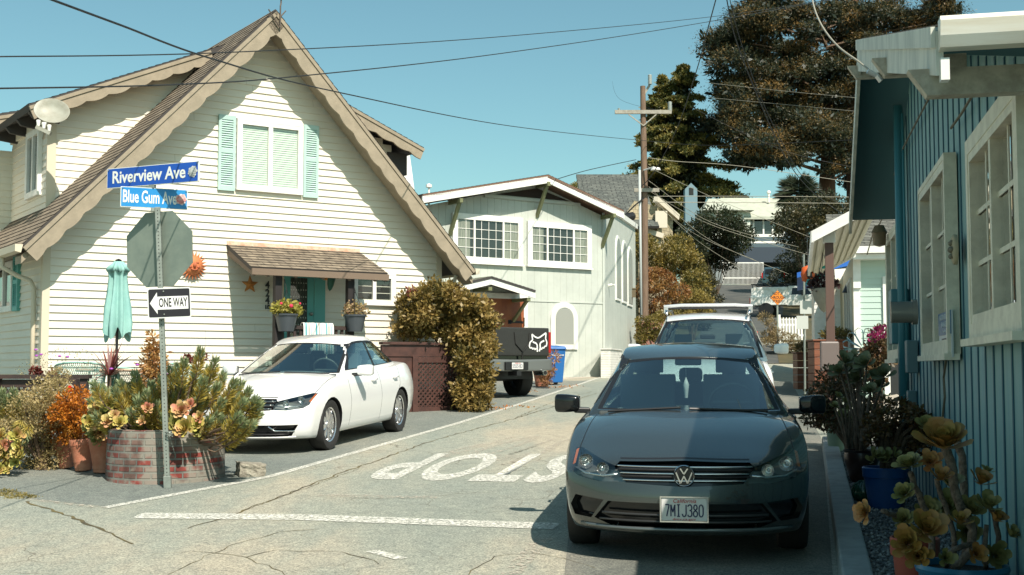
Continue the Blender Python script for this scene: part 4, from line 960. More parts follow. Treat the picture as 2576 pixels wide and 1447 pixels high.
def carve(bm, poly, ax, filt, pad=.02):
    """cut the outline poly (in the plane of axes ax) into the surface; returns the faces inside"""
    a, c = ax; n = len(poly); x0 = min(p[0] for p in poly) - pad; x1 = max(p[0] for p in poly) + pad; y0 = min(p[1] for p in poly) - pad; y1 = max(p[1] for p in poly) + pad
    def near(f): 
        vs = [(v.co[a], v.co[c]) for v in f.verts]
        return max(q[0] for q in vs) > x0 and min(q[0] for q in vs) < x1 and max(q[1] for q in vs) > y0 and min(q[1] for q in vs) < y1 and filt(f)
    for i in range(n):
        p, q = poly[i], poly[(i + 1) % n]; no = V((0, 0, 0)); no[a] = q[1] - p[1]; no[c] = p[0] - q[0]
        if no.length < 1e-7: continue
        co = V((0, 0, 0)); co[a] = p[0]; co[c] = p[1]
        fs = [f for f in bm.faces if near(f)]
        if n > 8:
            mx_, my_ = min(p[0], q[0]) - .05, min(p[1], q[1]) - .05; Mx_, My_ = max(p[0], q[0]) + .05, max(p[1], q[1]) + .05
            fs = [f for f in fs if max(v.co[a] for v in f.verts) > mx_ and min(v.co[a] for v in f.verts) < Mx_ and max(v.co[c] for v in f.verts) > my_ and min(v.co[c] for v in f.verts) < My_]
        g = set(fs); [g.update(f.edges) for f in fs]; [g.update(f.verts) for f in fs]
        if fs: bmesh.ops.bisect_plane(bm, geom=list(g), plane_co=co, plane_no=no, dist=1e-5)
    bm.normal_update(); r = []
    for f in bm.faces:
        if filt(f):
            m_ = f.calc_center_median()
            if pin((m_[a], m_[c]), poly): r.append(f)
    return r
def take(bm, fs, off=0.0, keep=False):
    n = bmesh.new(); mp = {}; nv = {}
    for f in fs:
        for v in f.verts: nv[v] = nv.get(v, V((0, 0, 0))) + f.normal
    for v, q in nv.items(): mp[v] = n.verts.new(v.co + q.normalized() * off)
    for f in fs: g = n.faces.new([mp[v] for v in f.verts]); g.smooth = True
    if not keep: bmesh.ops.delete(bm, geom=fs, context='FACES')
    n.normal_update(); return n
def bmobj(name, bm, mats, parent, smooth=True, thick=0):
    me = bpy.data.meshes.new(name); bm.to_mesh(me); bm.free(); o = link(name, me, mats, parent, None, smooth)
    if thick: q = o.modifiers.new('t', 'SOLIDIFY'); q.thickness = thick; q.offset = -1
    return o
def wheel(parent, s, x, z, r, wd, rimm, side, spokes=9, rr=.66):
    t = B(); h = wd / 2; mt = M.Translation((x, s, z)) @ M.Rotation(R(90), 4, 'Y')
    t.lathe([(r * rr, -h * .8), (r * .8, -h), (r * .95, -h * .95), (r, -h * .7), (r, h * .7), (r * .95, h * .95), (r * .8, h), (r * rr, h * .8), (r * rr, -h * .8)], 40, 0, mt)
    for i in range(60): a = i * 2 * math.pi / 60; 
    wo = mk('wheel', B().lathe([(r * rr * .98, -h * .7), (r * rr * .98, h * .7)], 24, 0, mt), mat('wheel_barrel', (.05, .05, .05), .5), parent, smooth=True)
    mk('tyre', t, rubber, wo, smooth=True, auto=45)
    g = B(); e = h * .62 * side; rq = r * rr
    g.lathe([(rq * .93, e + .012 * side), (rq, e + .02 * side), (rq * 1.02, e + .0), (rq * .93, e - .03 * side)], 40, 0, mt); g.lathe([(0, e + .0), (rq * .2, e - .0), (rq * .22, e - .03 * side)], 20, 0, mt)
    for i in range(spokes):
        a = 2 * math.pi * i / spokes; d = V((math.cos(a), math.sin(a), 0)); p = V((-d.y, d.x, 0)); w0, w1 = rq * .10, rq * .17
        q = [d * rq * .15 - p * w0, d * rq * .55 - p * w1, d * rq * .95 - p * w0 * 1.2, d * rq * .95 + p * w0 * 1.2, d * rq * .55 + p * w1, d * rq * .15 + p * w0]
        vs = [mt @ V((k.x, k.y, e + (.0 if 0 < j < 5 else -.012 * side))) for j, k in enumerate(q)] + [mt @ V((k.x, k.y, e - .035 * side)) for k in q]
        g.add(vs, [(0, 1, 2, 3, 4, 5), (0, 6, 7, 1), (1, 7, 8, 2), (3, 9, 10, 4), (4, 10, 11, 5)])
    mk('rim', g, rimm, wo)
    g = B(); g.lathe([(0, -.01 * side), (rq * .9, -.01 * side)], 24, 0, mt); mk('brake_disc', g, mat('brake_dark', (.03, .03, .03), .5, .5), wo)
    return wo
def plate(parent, x, y, z, wd, hh, txt, frame, rot=0, top=None, bot=None, face=-1):
    MT = M.Translation((x, y, z)) @ M.Rotation(rot, 4, 'X')
    b = B(); b.box((-wd / 2, -.006, -hh / 2), (wd / 2, 0, hh / 2)); po = mk('license_plate', b, mat('plate_white', (.62, .62, .60), .4), parent, MT, bev=.003)
    b = B(); f = .009
    for q in ((-wd / 2 - f, -hh / 2 - f, wd / 2 + f, -hh / 2), (-wd / 2 - f, hh / 2, wd / 2 + f, hh / 2 + f), (-wd / 2 - f, -hh / 2, -wd / 2, hh / 2), (wd / 2, -hh / 2, wd / 2 + f, hh / 2)): b.box((q[0], -.012, q[1]), (q[2], .0, q[3]))
    mk('plate_frame', b, frame, po)
    navy = mat('plate_navy', (.02, .025, .08), .5); red = mat('plate_red', (.45, .03, .04), .5)
    def fit(s, sz, m_, zz, w_, sh=0, bold=0):
        t_ = text('plate_text', s, sz, m_, po, M.Translation((0, -.008, zz)) @ FACE, 1, .0008, bold, sh); xs2 = [v.co.x for v in t_.data.vertices]; q = w_ / (max(xs2) - min(xs2)); t_.data.transform(M.Diagonal((q, 1, 1, 1)))
    GL = {'7': [[(0, 1), (1, 1), (.35, 0)]], 'M': [[(0, 0), (0, 1), (.5, .35), (1, 1), (1, 0)]], 'I': [[(.5, 0), (.5, 1)], [(.15, 0), (.85, 0)], [(.15, 1), (.85, 1)]], 'J': [[(1, 1), (1, .2), (.75, 0), (.25, 0), (0, .22)]],
          '3': [[(0, .85), (.25, 1), (.8, 1), (1, .8), (1, .65), (.75, .52), (.4, .52)], [(.75, .52), (1, .38), (1, .18), (.8, 0), (.2, 0), (0, .15)]], '8': [[(.5, .53), (.1, .68), (.1, .85), (.3, 1), (.7, 1), (.9, .85), (.9, .68), (.5, .53), (0, .35), (0, .15), (.25, 0), (.75, 0), (1, .15), (1, .35), (.5, .53)]],
          '0': [[(.25, 0), (0, .2), (0, .8), (.25, 1), (.75, 1), (1, .8), (1, .2), (.75, 0), (.25, 0)]], '5': [[(.95, 1), (.1, 1), (.05, .55), (.6, .6), (1, .4), (1, .2), (.75, 0), (.25, 0), (0, .15)]], '1': [[(.2, .8), (.55, 1), (.55, 0)]],
          'B': [[(0, 0), (0, 1), (.7, 1), (.9, .8), (.7, .53), (0, .53)], [(.7, .53), (1, .3), (.75, 0), (0, 0)]]}
    cw_ = wd * .86 / len(txt)
    for i, ch in enumerate(txt):
        g = B(); x0 = -wd * .43 + i * cw_ + cw_ * .14; z0 = -hh * .30; 
        for pl_ in GL[ch]:
            for p, q in zip(pl_[:-1], pl_[1:]): g.beam((x0 + p[0] * cw_ * .70, -.0075, z0 + p[1] * hh * .50), (x0 + q[0] * cw_ * .70, -.0075, z0 + q[1] * hh * .50), .0085, .001, up=(0, 1, 0))
        mk('plate_character', g, navy, po)
    if top: fit(top, hh * .24, red, hh * .36, wd * .5, .3)
    if bot: fit(bot, hh * .14, red, -hh * .42, wd * .5)
    return po
glass_car = glassmat('car_glass', (.70, .86, .84), 1.0, base_=.22)
clearlens = glassmat('headlight_lens', (.85, .88, .88), 1.0)
seatm = mat('seat_cloth', (.10, .12, .12), .8); cabin_dark = mat('cabin_dark', (.05, .06, .06), .8); beige = mat('headliner', (.32, .31, .27), .9)
amber = mat('amber_lens', (.60, .14, .02), .2); redlens = mat('red_lens', (.35, .01, .01), .15)
bowl = mat('reflector_bowl', (.6, .62, .62), .18, .9)

def car(root, P):
    kx, ky, kz = P.get('k', (1, 1, 1)); pm_ = P['paint']
    X = lambda w: w * kx
    top = P.get('top', [(0, .70), (.12, .755), (.5, .85), (1.0, .93), (1.35, .975), (2, .99), (3.6, 1.03), (4.1, 1.07), (4.5, 1.06), (4.66, .97)])
    bot = [(0, .20), (.3, .18), (1.3, .20), (3.2, .20), (4.3, .22), (4.66, .32)]
    wp = [(.15, .90), (.3, .965), (.55, 1.0), (.75, .985), (.88, .95), (1.0, .885), (1.1, .84)]
    LL_ = P.get('L', 4.66); W = .889
    I = lambda t, x: float(np.interp(x, [a for a, _ in t], [c for _, c in t]))
    nose = P.get('nose', [(.15, .10), (.25, .03), (.45, .0), (.56, .03), (.68, .06), (.76, .17), (.9, .2)])
    def pos(s, wf, zf):
        zt = I(top, s) - (.045 + .03 * (1 - min(s, 1.2) / 1.2)) * abs(wf) ** 2.2 - (.035 * max(0, abs(wf) - .7) / .3 if s < 1.6 else 0); zb = I(bot, s); z = zb + (zt - zb) * zf
        hw = 1.0 * W * I(wp, z) * (1 - .05 * max(0, 1 - s / .9) ** 2 - .10 * max(0, 1 - (LL_ - s) / .9) ** 2)
        ds = max(0, 1 - s / 1.1) ** 1.0 * (I(nose, z) + .34 * abs(wf) ** 3.4) - max(0, 1 - (LL_ - s) / .9) * (.28 * abs(wf) ** 2.8 + .06 * abs(z - .6) / .3)
        return (wf * hw * kx, (s + ds) * ky, z * kz)
    S = [0, .1, .3, .55, .88, 1.2, 1.5, 2.0, 2.6, 3.1, 3.53, 3.9, 4.25, LL_ - .12, LL_]
    T = [-1, -.93, -.7, -.35, 0, .35, .7, .93, 1]; U = [0, .12, .3, .5, .7, .86, .96, 1]
    bm = shell(S, T, U, pos, 2)
    front = lambda f: f.normal.y < -.22 and f.calc_center_median().y < .9 * ky
    side = lambda s_: (lambda f: f.normal.x * s_ > .35)
    topf = lambda f: f.normal.z > .35
    Z = lambda pl: [(a * kx, c * kz) for a, c in pl]
    YZ = lambda pl: [(a * ky, c * kz) for a, c in pl]
    bvh = BVHTree.FromBMesh(bm)
    def fy(w_, z_):
        h = bvh.ray_cast(V((w_ * kx, -2, z_ * kz)), V((0, 1, 0))); return h[0].y if h[0] else .1
    def sx(s_, z_, sd):
        h = bvh.ray_cast(V((sd * 3, s_ * ky, z_ * kz)), V((-sd, 0, 0))); return h[0].x if h[0] else sd * W * kx
    def tz(w_, s_):
        h = bvh.ray_cast(V((w_ * kx, s_ * ky, 3)), V((0, 0, -1))); return h[0].z if h[0] else .9
    # wheel arches
    wz = .315
    for sw_ in (P.get('wf', .88), P.get('wr', 3.53)):
        for sd in (-1, 1):
            ra = .352; pol = YZ([(sw_ + ra * math.cos(t), wz + .01 + ra * math.sin(t)) for t in np.linspace(-.45, math.pi + .45, 16)] + [(sw_ - ra * .85, .05), (sw_ + ra * .85, .05)])
            fs = carve(bm, pol, (1, 2), lambda f: f.calc_center_median().x * sd > .5 * kx)
            bmesh.ops.delete(bm, geom=fs, context='FACES')
            a = B(); n = 20; R0 = ra * .995
            for i in range(n + 1):
                t = -.45 + (math.pi + .9) * i / n; yy, zz = (sw_ + R0 * math.cos(t)) * ky, (wz + .01 + R0 * math.sin(t)) * kz
                xe = sx(sw_ + (R0 + .01) * math.cos(t), max(.22, wz + (R0 + .01) * math.sin(t)), sd)
                a.v += [(xe, yy, zz), (sd * .5 * kx, yy, zz)]
            a.f = [(2 * i, 2 * i + 1, 2 * i + 3, 2 * i + 2) for i in range(n)]; a.f.append(tuple(2 * i + 1 for i in range(n + 1))); a.m = [0] * len(a.f)
            mk('wheel_arch_liner', a, black, root)
            wheel(root, sw_ * ky, sd * .755 * kx, wz * kz + P.get('wdz', 0), P.get('wrad', .318), .215, P['rim'], sd, P.get('spokes', 9), .67)
    # seams
    def strip_(pl, ax, filt, wd=.009):
        out = []
        for p, q in zip(pl[:-1], pl[1:]):
            d = V((q[0] - p[0], q[1] - p[1])); n = V((-d.y, d.x)).normalized() * wd / 2
            out += carve(bm, [(p[0] + n.x, p[1] + n.y), (q[0] + n.x, q[1] + n.y), (q[0] - n.x, q[1] - n.y), (p[0] - n.x, p[1] - n.y)], ax, filt, .0)
            for f in out:
                if f.is_valid: f.material_index = 1
    for sd in (-1, 1):
        strip_([(sd * .775 * kx, .36 * ky), (sd * .74 * kx, .9 * ky), (sd * .705 * kx, 1.42 * ky)], (0, 1), topf)
        strip_(YZ([(1.48, .93), (1.52, .6), (1.50, .27)]), (1, 2), side(sd)); strip_(YZ([(2.66, 1.02), (2.70, .6), (2.66, .27)]), (1, 2), side(sd)); strip_(YZ([(3.56, 1.0), (3.50, .72), (3.28, .52), (3.2, .27)]), (1, 2), side(sd))
    if P.get('fuel'): pass
    strip_(Z([(-.44, .705), (0, .717), (.44, .705)]), (0, 2), front, .009)
    for f in bm.faces: f.smooth = True
    # front openings
    def opening(name, pol, off, m_, filt=front, thick=0):
        fs = carve(bm, pol, (0, 2), filt); return bmobj(name, take(bm, fs, off), m_, root)
    gr = opening('grille', Z(P.get('grille', [(-.475, .655), (-.44, .69), (0, .703), (.44, .69), (.475, .655), (.40, .555), (0, .535), (-.40, .555)])), -.03, blackgloss)
    for i, z_ in enumerate(P.get('bars', (.665, .62, .575))):
        hw = .455 - i * .02; a = B(); a.tube([(t * kx, fy(t, z_) - .004, z_ * kz) for t in np.linspace(-hw, hw, 17)], .0055, 6); mk('grille_bar', a, chrome, gr, smooth=True)
    for z_ in (.643, .598): a = B(); a.tube([(t * kx, fy(t, z_) + .008, z_ * kz) for t in np.linspace(-.44, .44, 13)], .008, 6); mk('grille_slat', a, black, gr)
    if P.get('intake'):
        for nm, pol in P['intake']: 
            oo = opening(nm, Z(pol), -.045, blackgloss)
        for z_, hw, rr_, m_ in P.get('lips', ()):
            a = B(); a.tube([(t * kx, fy(t, z_) - .004, z_ * kz) for t in np.linspace(-hw, hw, 19)], rr_, 6); mk('bumper_trim', a, m_, root, smooth=True)
    for sd in (-1, 1):
        pol = Z([(sd * a, c) for a, c in P.get('lamp', [(.405, .560), (.455, .658), (.60, .70), (.74, .742), (.79, .735), (.795, .61), (.745, .575), (.58, .552)])])
        fs = carve(bm, pol, (0, 2), front); n_ = take(bm, fs, 0); hl = take(n_, list(n_.faces), -.06, True)
        lo = bmobj('headlight', n_, clearlens, root); bmobj('lamp_housing', hl, mat('lamp_housing', (.17, .18, .175), .3, .5), lo)
        for w_, z_, r_ in ((.69, .668, .052), (.56, .637, .043)):
            yy = fy(sd * w_, z_) + .012; a = B(); a.lathe([(r_, 0), (r_ * 1.0, .004), (r_ * .7, .03), (.012, .045), (.012, .02), (0, .016)], 20, 0, M.Translation((sd * w_ * kx, yy, z_ * kz)) @ M.Rotation(R(-90), 4, 'X') @ M.Rotation(sd * R(14), 4, 'Y')); mk('reflector', a, bowl, lo, smooth=True)
        a = B(); a.tube([(sd * w_ * kx, fy(sd * w_, z_) + .015, z_ * kz) for w_, z_ in ((.45, .605), (.55, .59), (.68, .595), (.76, .625))], .009, 6); mk('light_strip', a, bowl, lo, smooth=True)
        a = B(); q = [(sd * w_ * kx, fy(sd * w_, z_) + .006, z_ * kz) for w_, z_ in ((.765, .735), (.785, .725), (.79, .64), (.77, .65))]; a.add(q, [(0, 1, 2, 3)]); mk('turn_signal', a, amber, lo)
    # floor under the glass stays open
    cx0, cx1 = P.get('cabin', (1.62, 3.75))
    fs = [f for f in bm.faces if f.normal.z > .6 and cx0 * ky < f.calc_center_median().y < cx1 * ky and abs(f.calc_center_median().x) < .66 * kx]
    bmesh.ops.delete(bm, geom=fs, context='FACES')
    bodyo = bmobj('body', bm, [pm_, black], root)
    # ---- cabin
    C = P.get('cab', dict(b0=1.20, b1=2.02, r0=4.12, r1=3.34, roof=[(2.0, 1.36), (2.3, 1.425), (2.7, 1.475), (3.1, 1.468), (3.4, 1.40), (3.6, 1.34)], wb=.815, wt=.575, zb=.90))
    def cpos(t, wf, h):
        s0 = C['b0'] + (C['b1'] - C['b0']) * h; s1 = C['r0'] + (C['r1'] - C['r0']) * h; s = s0 + (s1 - s0) * t
        zr = I(C['roof'], C['b1'] + (C['r1'] - C['b1']) * t) - .045 * wf * wf; z = C['zb'] + (zr - C['zb']) * h
        hw = (C['wb'] + (C['wt'] - C['wb']) * h ** 1.15) * (1 - C.get('tp', .10) * t ** 3 - .03 * (1 - t) ** 3)
        s += .24 * abs(wf) ** 2.2 * (1 - t) ** 3 - .16 * abs(wf) ** 2.2 * t ** 3
        return (wf * hw * kx, s * ky, z * kz)
    cb = shell([0, .03, .15, .35, .55, .75, .92, .98, 1], [-1, -.95, -.6, 0, .6, .95, 1], [0, .08, .35, .65, .9, .98, 1], cpos, 2)
    for f in cb.faces: f.smooth = True
    cf = lambda f: f.normal.y < -.35 and abs(f.normal.x) < .75; cr = lambda f: f.normal.y > .35
    G = P.get('glass', dict(ws=[(-.715, .955), (.715, .955), (.60, 1.23), (.53, 1.325), (.3, 1.352), (0, 1.36), (-.3, 1.352), (-.53, 1.325), (-.60, 1.23)], wi=[(-.675, .965), (.675, .965), (.565, 1.225), (.50, 1.305), (.28, 1.332), (0, 1.34), (-.28, 1.332), (-.50, 1.305), (-.565, 1.225)],
        side=[[(1.74, 1.0), (2.68, 1.025), (2.68, 1.35), (2.34, 1.338), (2.10, 1.25)], [(2.74, 1.027), (3.38, 1.04), (3.38, 1.25), (3.2, 1.32), (2.95, 1.348), (2.74, 1.352)], [(3.41, 1.042), (3.62, 1.055), (3.56, 1.12), (3.41, 1.235)]],
        so=[(1.62, .985), (3.70, 1.04), (3.62, 1.13), (3.38, 1.285), (3.2, 1.345), (2.9, 1.372), (2.5, 1.372), (2.28, 1.355), (2.03, 1.255)], rear=[(-.60, 1.07), (.60, 1.07), (.47, 1.33), (-.47, 1.33)]))
    fs = carve(cb, Z(G['ws']), (0, 2), cf); tr = take(cb, fs, -.002); fs = carve(tr, Z(G['wi']), (0, 2), lambda f: True); gl = take(tr, fs, -.001)
    bmobj('windshield_seal', tr, black, bodyo); bmobj('windshield', gl, glass_car, root)
    for sd in (-1, 1):
        fs = carve(cb, YZ(G['so']), (1, 2), side(sd)); tr = take(cb, fs, .001)
        for pol in G['side']:
            fs = carve(tr, YZ(pol), (1, 2), lambda f: True); gl = take(tr, fs, -.004); bmobj('side_window', gl, glass_car, root)
        bmobj('window_trim', tr, black, bodyo)
    fs = carve(cb, Z(G['rear']), (0, 2), cr); gl = take(cb, fs, -.003); bmobj('rear_window', gl, glass_car, root)
    fs = [f for f in cb.faces if f.normal.z < -.5]; bmesh.ops.delete(cb, geom=fs, context='FACES')
    bmobj('roof', cb, P.get('roofpaint', pm_), root, thick=.012)
    # interior
    a = B(); a.box((-.72 * kx, 1.5 * ky, .3), (.72 * kx, 3.9 * ky, .34)); a.box((-.70 * kx, 1.42 * ky, .55), (.70 * kx, 1.78 * ky, .945 * kz)); a.box((-.7 * kx, 3.45 * ky, .5), (.7 * kx, 4.0 * ky, .98 * kz)); a.box((-.74 * kx, 1.5 * ky, .34), (-.70 * kx, 3.9 * ky, .93 * kz)); a.box((.70 * kx, 1.5 * ky, .34), (.74 * kx, 3.9 * ky, .93 * kz)); mk('interior', a, cabin_dark, root, bev=.02)
    for w_ in (-.36, .36):
        a = B(); a.box((-.24, -.10, -.35), (.24, .06, .30)); a.box((-.24, -.5, -.42), (.24, .0, -.26)); a.box((-.13, -.04, .34), (.13, .05, .52)); a.box((-.05, -.01, .28), (-.03, .01, .36)); a.box((.03, -.01, .28), (.05, .01, .36))
        mk('seat', a, seatm, root, M.Translation((w_ * kx, 2.55 * ky, .88 * kz)) @ M.Rotation(R(-14), 4, 'X'), bev=.05)
    a = B(); a.box((-.62 * kx, 3.3 * ky, .5), (.62 * kx, 3.48 * ky, 1.08 * kz)); [a.box((w_ - .11, 3.36 * ky, 1.08 * kz), (w_ + .11, 3.45 * ky, 1.22 * kz)) for w_ in (-.4, 0, .4)]; mk('rear_seat', a, seatm, root, bev=.04)
    a = B(); mt = M.Translation((.36 * kx, 1.93 * ky, .98 * kz)) @ M.Rotation(R(-62), 4, 'X'); a.tube([mt @ V((.18 * math.cos(t), .18 * math.sin(t), 0)) for t in np.linspace(0, 6.283, 25)], .016, 6); a.tube([mt @ V((-.17, 0, 0)), mt @ V((.17, 0, 0))], .02, 6); mk('steering_wheel', a, mat('wheel_grey', (.10, .11, .10), .6), root)
    a = B(); a.box((-.11, 2.05 * ky, 1.285 * kz), (.11, 2.09 * ky, 1.345 * kz)); mk('rear_view_mirror', a, black, root, bev=.015)
    # mirrors
    for sd in (-1, 1):
        zc, yc = P.get('mz', .985) * kz, 1.75 * ky
        mp_ = M.Translation((sd * (.985 * kx), yc, zc))
        a = shell([-.5, -.3, 0, .3, .5], [-.5, 0, .5], [-.5, 0, .5], lambda s, t, u: (s * .21, t * .15 + .07 * abs(s) * (1 if t < 0 else 0) + .06 * s * sd * .5, u * (.15 + .03 * s * sd) * (1 - .5 * s * s)), 2); a.transform(mp_)
        mo = bmobj('door_mirror', a, P.get('mirrorm', pm_), root)
        a = B(); a.beam((sd * (.80 * kx), yc + .03, zc - .06), (sd * .93 * kx, yc, zc - .055), .07, .045); mk('mirror_arm', a, black, mo, bev=.01)
        a = B(); a.box((-.10, .0, -.055), (.10, .006, .055)); mk('mirror_glass', a, chrome, mo, M.Translation((sd * .985 * kx, yc + .078, zc)))
        for s_ in (2.42, 3.3):
            xx = sx(s_, .83, sd); a = B(); a.tube([(xx + sd * .0, (s_ - .09) * ky, .83 * kz), (xx + sd * .035, (s_ - .06) * ky, .832 * kz), (xx + sd * .038, (s_ + .06) * ky, .836 * kz), (xx + sd * .0, (s_ + .09) * ky, .84 * kz)], .014, 8); mk('door_handle', a, pm_, root, smooth=True)
    # wipers
    for s0, s1 in (((-.62, 1.40, .99), (-.05, 1.36, .985)), ((.02, 1.34, .985), (.62, 1.42, .99))):
        if P.get('wipers', 1):
            a = B(); a.tube([((s0[0]) * kx, (s0[1] - .02) * ky, tz(s0[0], s0[1] - .1) + .02), ((s1[0]) * kx, (s1[1] - .02) * ky, tz(s1[0], s1[1] - .1) + .025)], .009, 5); mk('wiper', a, black, root)
    return bodyo, fy, tz, sx
def emblem(parent, w_, y, z, r):
    mt = M.Translation((w_, y, z)) @ M.Rotation(R(90), 4, 'X')
    a = B(); a.lathe([(r, 0), (r * 1.02, .006), (r * .95, .014), (r * .86, .008), (r * .86, 0)], 36, 0, mt); e = mk('emblem', a, chrome, parent, smooth=True, auto=50)
    a = B(); a.lathe([(0, .004), (r * .88, .004)], 36, 0, mt); mk('emblem_disc', a, mat('emblem_black', (.02, .02, .022), .3), e)
    a = B(); k = r * .82; wd = r * .12; yy = y - .011
    for pl in ([(-.42, .84), (0, .20), (.42, .84)], [(-.90, .40), (-.40, -.84), (0, .0), (.40, -.84), (.90, .40)]):
        for p, q in zip(pl[:-1], pl[1:]): a.beam((w_ + p[0] * k, yy, z + p[1] * k), (w_ + q[0] * k, yy, z + q[1] * k), wd, .006, up=(0, 1, 0))
    mk('emblem_strokes', a, chrome, e)
SLP = math.atan(.035)
# --- the near grey sedan
greypaint = mat('grey_metallic', (.055, .066, .064), .27, .5, c2=(.047, .058, .056), sc=400, coat=1)
dusty = greypaint.node_tree
jx, jy = (1718 - CX) / 3106 * 8.35, 8.35
jet = thing('grey_sedan', 'dark grey metallic sedan parked nearest in the foreground, half in shade', 'car', (jx, jy, gz(jy)), group='parked cars', rot=(SLP, 0, -math.atan2(.158, .985)))
INT = [('lower_intake', [(-.52, .425), (.52, .425), (.62, .30), (.50, .258), (-.50, .258), (-.62, .30)]), ('side_intake', [(-.76, .445), (-.55, .43), (-.645, .295), (-.77, .30), (-.80, .37)]), ('side_intake', [(.76, .445), (.55, .43), (.645, .295), (.77, .30), (.80, .37)])]
bo, fy, tz, sx = car(jet, dict(paint=greypaint, rim=mat('alloy_silver', (.5, .5, .5), .3, .8), intake=INT, mirrorm=blackgloss,
    lips=[(.345, .56, .009, mat('dark_slat', (.03, .03, .03), .3)), (.30, .58, .008, bpy.data.materials['dark_slat']), (.245, .72, .014, mat('lip_grey', (.16, .18, .18), .25, .6))]))
emblem(jet, 0, fy(0, .61) - .012, .61, .072)
plate(jet, 0, fy(0, .39) - .012, .39, .305, .155, '7MIJ380', chrome, 0, 'California', 'dmv.ca.gov')
# ornaments in the windshield
a = B(); a.tube([(-.02, 2.12, 1.26), (-.02, 2.12, 1.18)], .003, 4); a.lathe([(.0, 0), (.026, -.07), (.02, -.12), (.014, -.18)], 8, 0, M.Translation((-.02, 2.12, 1.19))); o = mk('hanging_charm', a, mat('charm_grey', (.55, .55, .55), .6), smooth=True)
o.matrix_basis = M.Translation((jx, jy, gz(jy))) @ M.Rotation(-math.atan2(.158, .985), 4, 'Z') @ M.Rotation(SLP, 4, 'X') ; tag(o, 'feathery grey charm hanging from the mirror of the grey sedan', 'charm')
# SUV behind
whitep = mat('white_car_paint', (.80, .80, .79), .3, 0, coat=1)
sx0, sy0 = 2.84 - .183 * 1.75, 17.9 - 1.75 * .985
suv = thing('white_suv', 'white suv with silver roof rack parked behind the grey sedan', 'car', (sx0, sy0, gz(sy0)), group='parked cars', rot=(SLP, 0, -math.atan2(.18, .985)))
bo, fy, tz, sx = car(suv, dict(paint=whitep, k=(1.06, .98, 1.10), mz=1.16, rim=mat('alloy_silver2', (.5, .5, .5), .3, .8), wrad=.345, wdz=.03, cabin=(1.7, 4.4),
    top=[(0, .84), (.12, .90), (.5, 1.0), (1.0, 1.06), (1.35, 1.09), (2, 1.1), (3.6, 1.12), (4.1, 1.13), (4.5, 1.13), (4.66, 1.1)],
    cab=dict(b0=1.25, b1=2.0, r0=4.55, r1=4.15, roof=[(2.0, 1.565), (2.3, 1.62), (2.7, 1.65), (3.3, 1.65), (3.9, 1.62), (4.2, 1.58)], wb=.83, wt=.60, zb=1.0, tp=.08),
    glass=dict(ws=[(-.745, 1.05), (.745, 1.05), (.64, 1.40), (.56, 1.525), (.3, 1.555), (0, 1.562), (-.3, 1.555), (-.56, 1.525), (-.64, 1.40)], wi=[(-.705, 1.06), (.705, 1.06), (.605, 1.395), (.53, 1.50), (.28, 1.53), (0, 1.538), (-.28, 1.53), (-.53, 1.50), (-.605, 1.395)],
    side=[[(1.8, 1.12), (2.68, 1.13), (2.68, 1.56), (2.32, 1.55), (2.08, 1.44)], [(2.74, 1.13), (3.6, 1.14), (3.6, 1.54), (2.74, 1.565)], [(3.66, 1.14), (4.25, 1.17), (4.05, 1.5), (3.66, 1.54)]],
    so=[(1.68, 1.10), (4.36, 1.15), (4.12, 1.53), (2.9, 1.59), (2.5, 1.59), (2.28, 1.57), (2.03, 1.46)], rear=[(-.6, 1.2), (.6, 1.2), (.5, 1.5), (-.5, 1.5)])))
for sd in (-1, 1): a = B(); a.tube([(sd * .60, 2.15, 1.78), (sd * .615, 2.25, 1.83), (sd * .62, 4.0, 1.85), (sd * .60, 4.15, 1.78)], .018, 8); mk('roof_rail', a, chrome, suv, smooth=True)
for yy in (2.5,): a = B(); a.tube([(-.66, yy, 1.90), (-.4, yy, 1.92), (.4, yy, 1.92), (.66, yy, 1.90)], .024, 8); a.box((-.66, yy - .04, 1.80), (-.60, yy + .04, 1.90)); a.box((.60, yy - .04, 1.80), (.66, yy + .04, 1.90)); mk('roof_crossbar', a, mat('silver_bar', (.65, .65, .65), .3, .6), suv, smooth=True, auto=40)
a = B(); a.tube([(-.66, 3.4, 1.90), (.66, 3.4, 1.90)], .028, 8); mk('roof_crossbar', a, black, suv)
# white sedan on the left
ang = math.atan2(.233, .972); kk = (1.025, 1.047, 1.02)
fwx, fwy = -2.33, 16.1
ca_, sa_ = math.cos(-ang), math.sin(-ang)
lx, ly = .775 * kk[0] + .10, .88 * kk[1]
ox, oy = fwx - (lx * ca_ - ly * sa_), fwy - (lx * sa_ + ly * ca_)
pas = thing('white_sedan', 'bright white sedan parked in front of the cream house', 'car', (ox, oy, gz(oy) - .01), group='parked cars', rot=(SLP * .97, 0, -ang))
bo, fy, tz, sx = car(pas, dict(paint=whitep, k=kk, rim=mat('alloy_bright', (.72, .72, .74), .22, .9), wrad=.333, wdz=.012, spokes=9, wr=3.557,
    nose=[(.15, .08), (.25, .02), (.45, .0), (.56, .02), (.68, .07), (.76, .17), (.9, .2)],
    intake=[('lower_intake', [(-.70, .375), (.70, .375), (.62, .235), (-.62, .235)])], lips=[(.262, .60, .009, black), (.225, .66, .012, whitep)]))
emblem(pas, 0, fy(0, .625) - .012, .625 * 1.02, .07)
for sd in (-1, 1): a = B(); a.tube([(sd * w_ * kk[0], fy(sd * w_, z_) + .0, z_ * kk[2]) for w_, z_ in ((.38, .36), (.45, .305), (.66, .30))], .012, 6); mk('chrome_blade', a, chrome, pas, smooth=True)
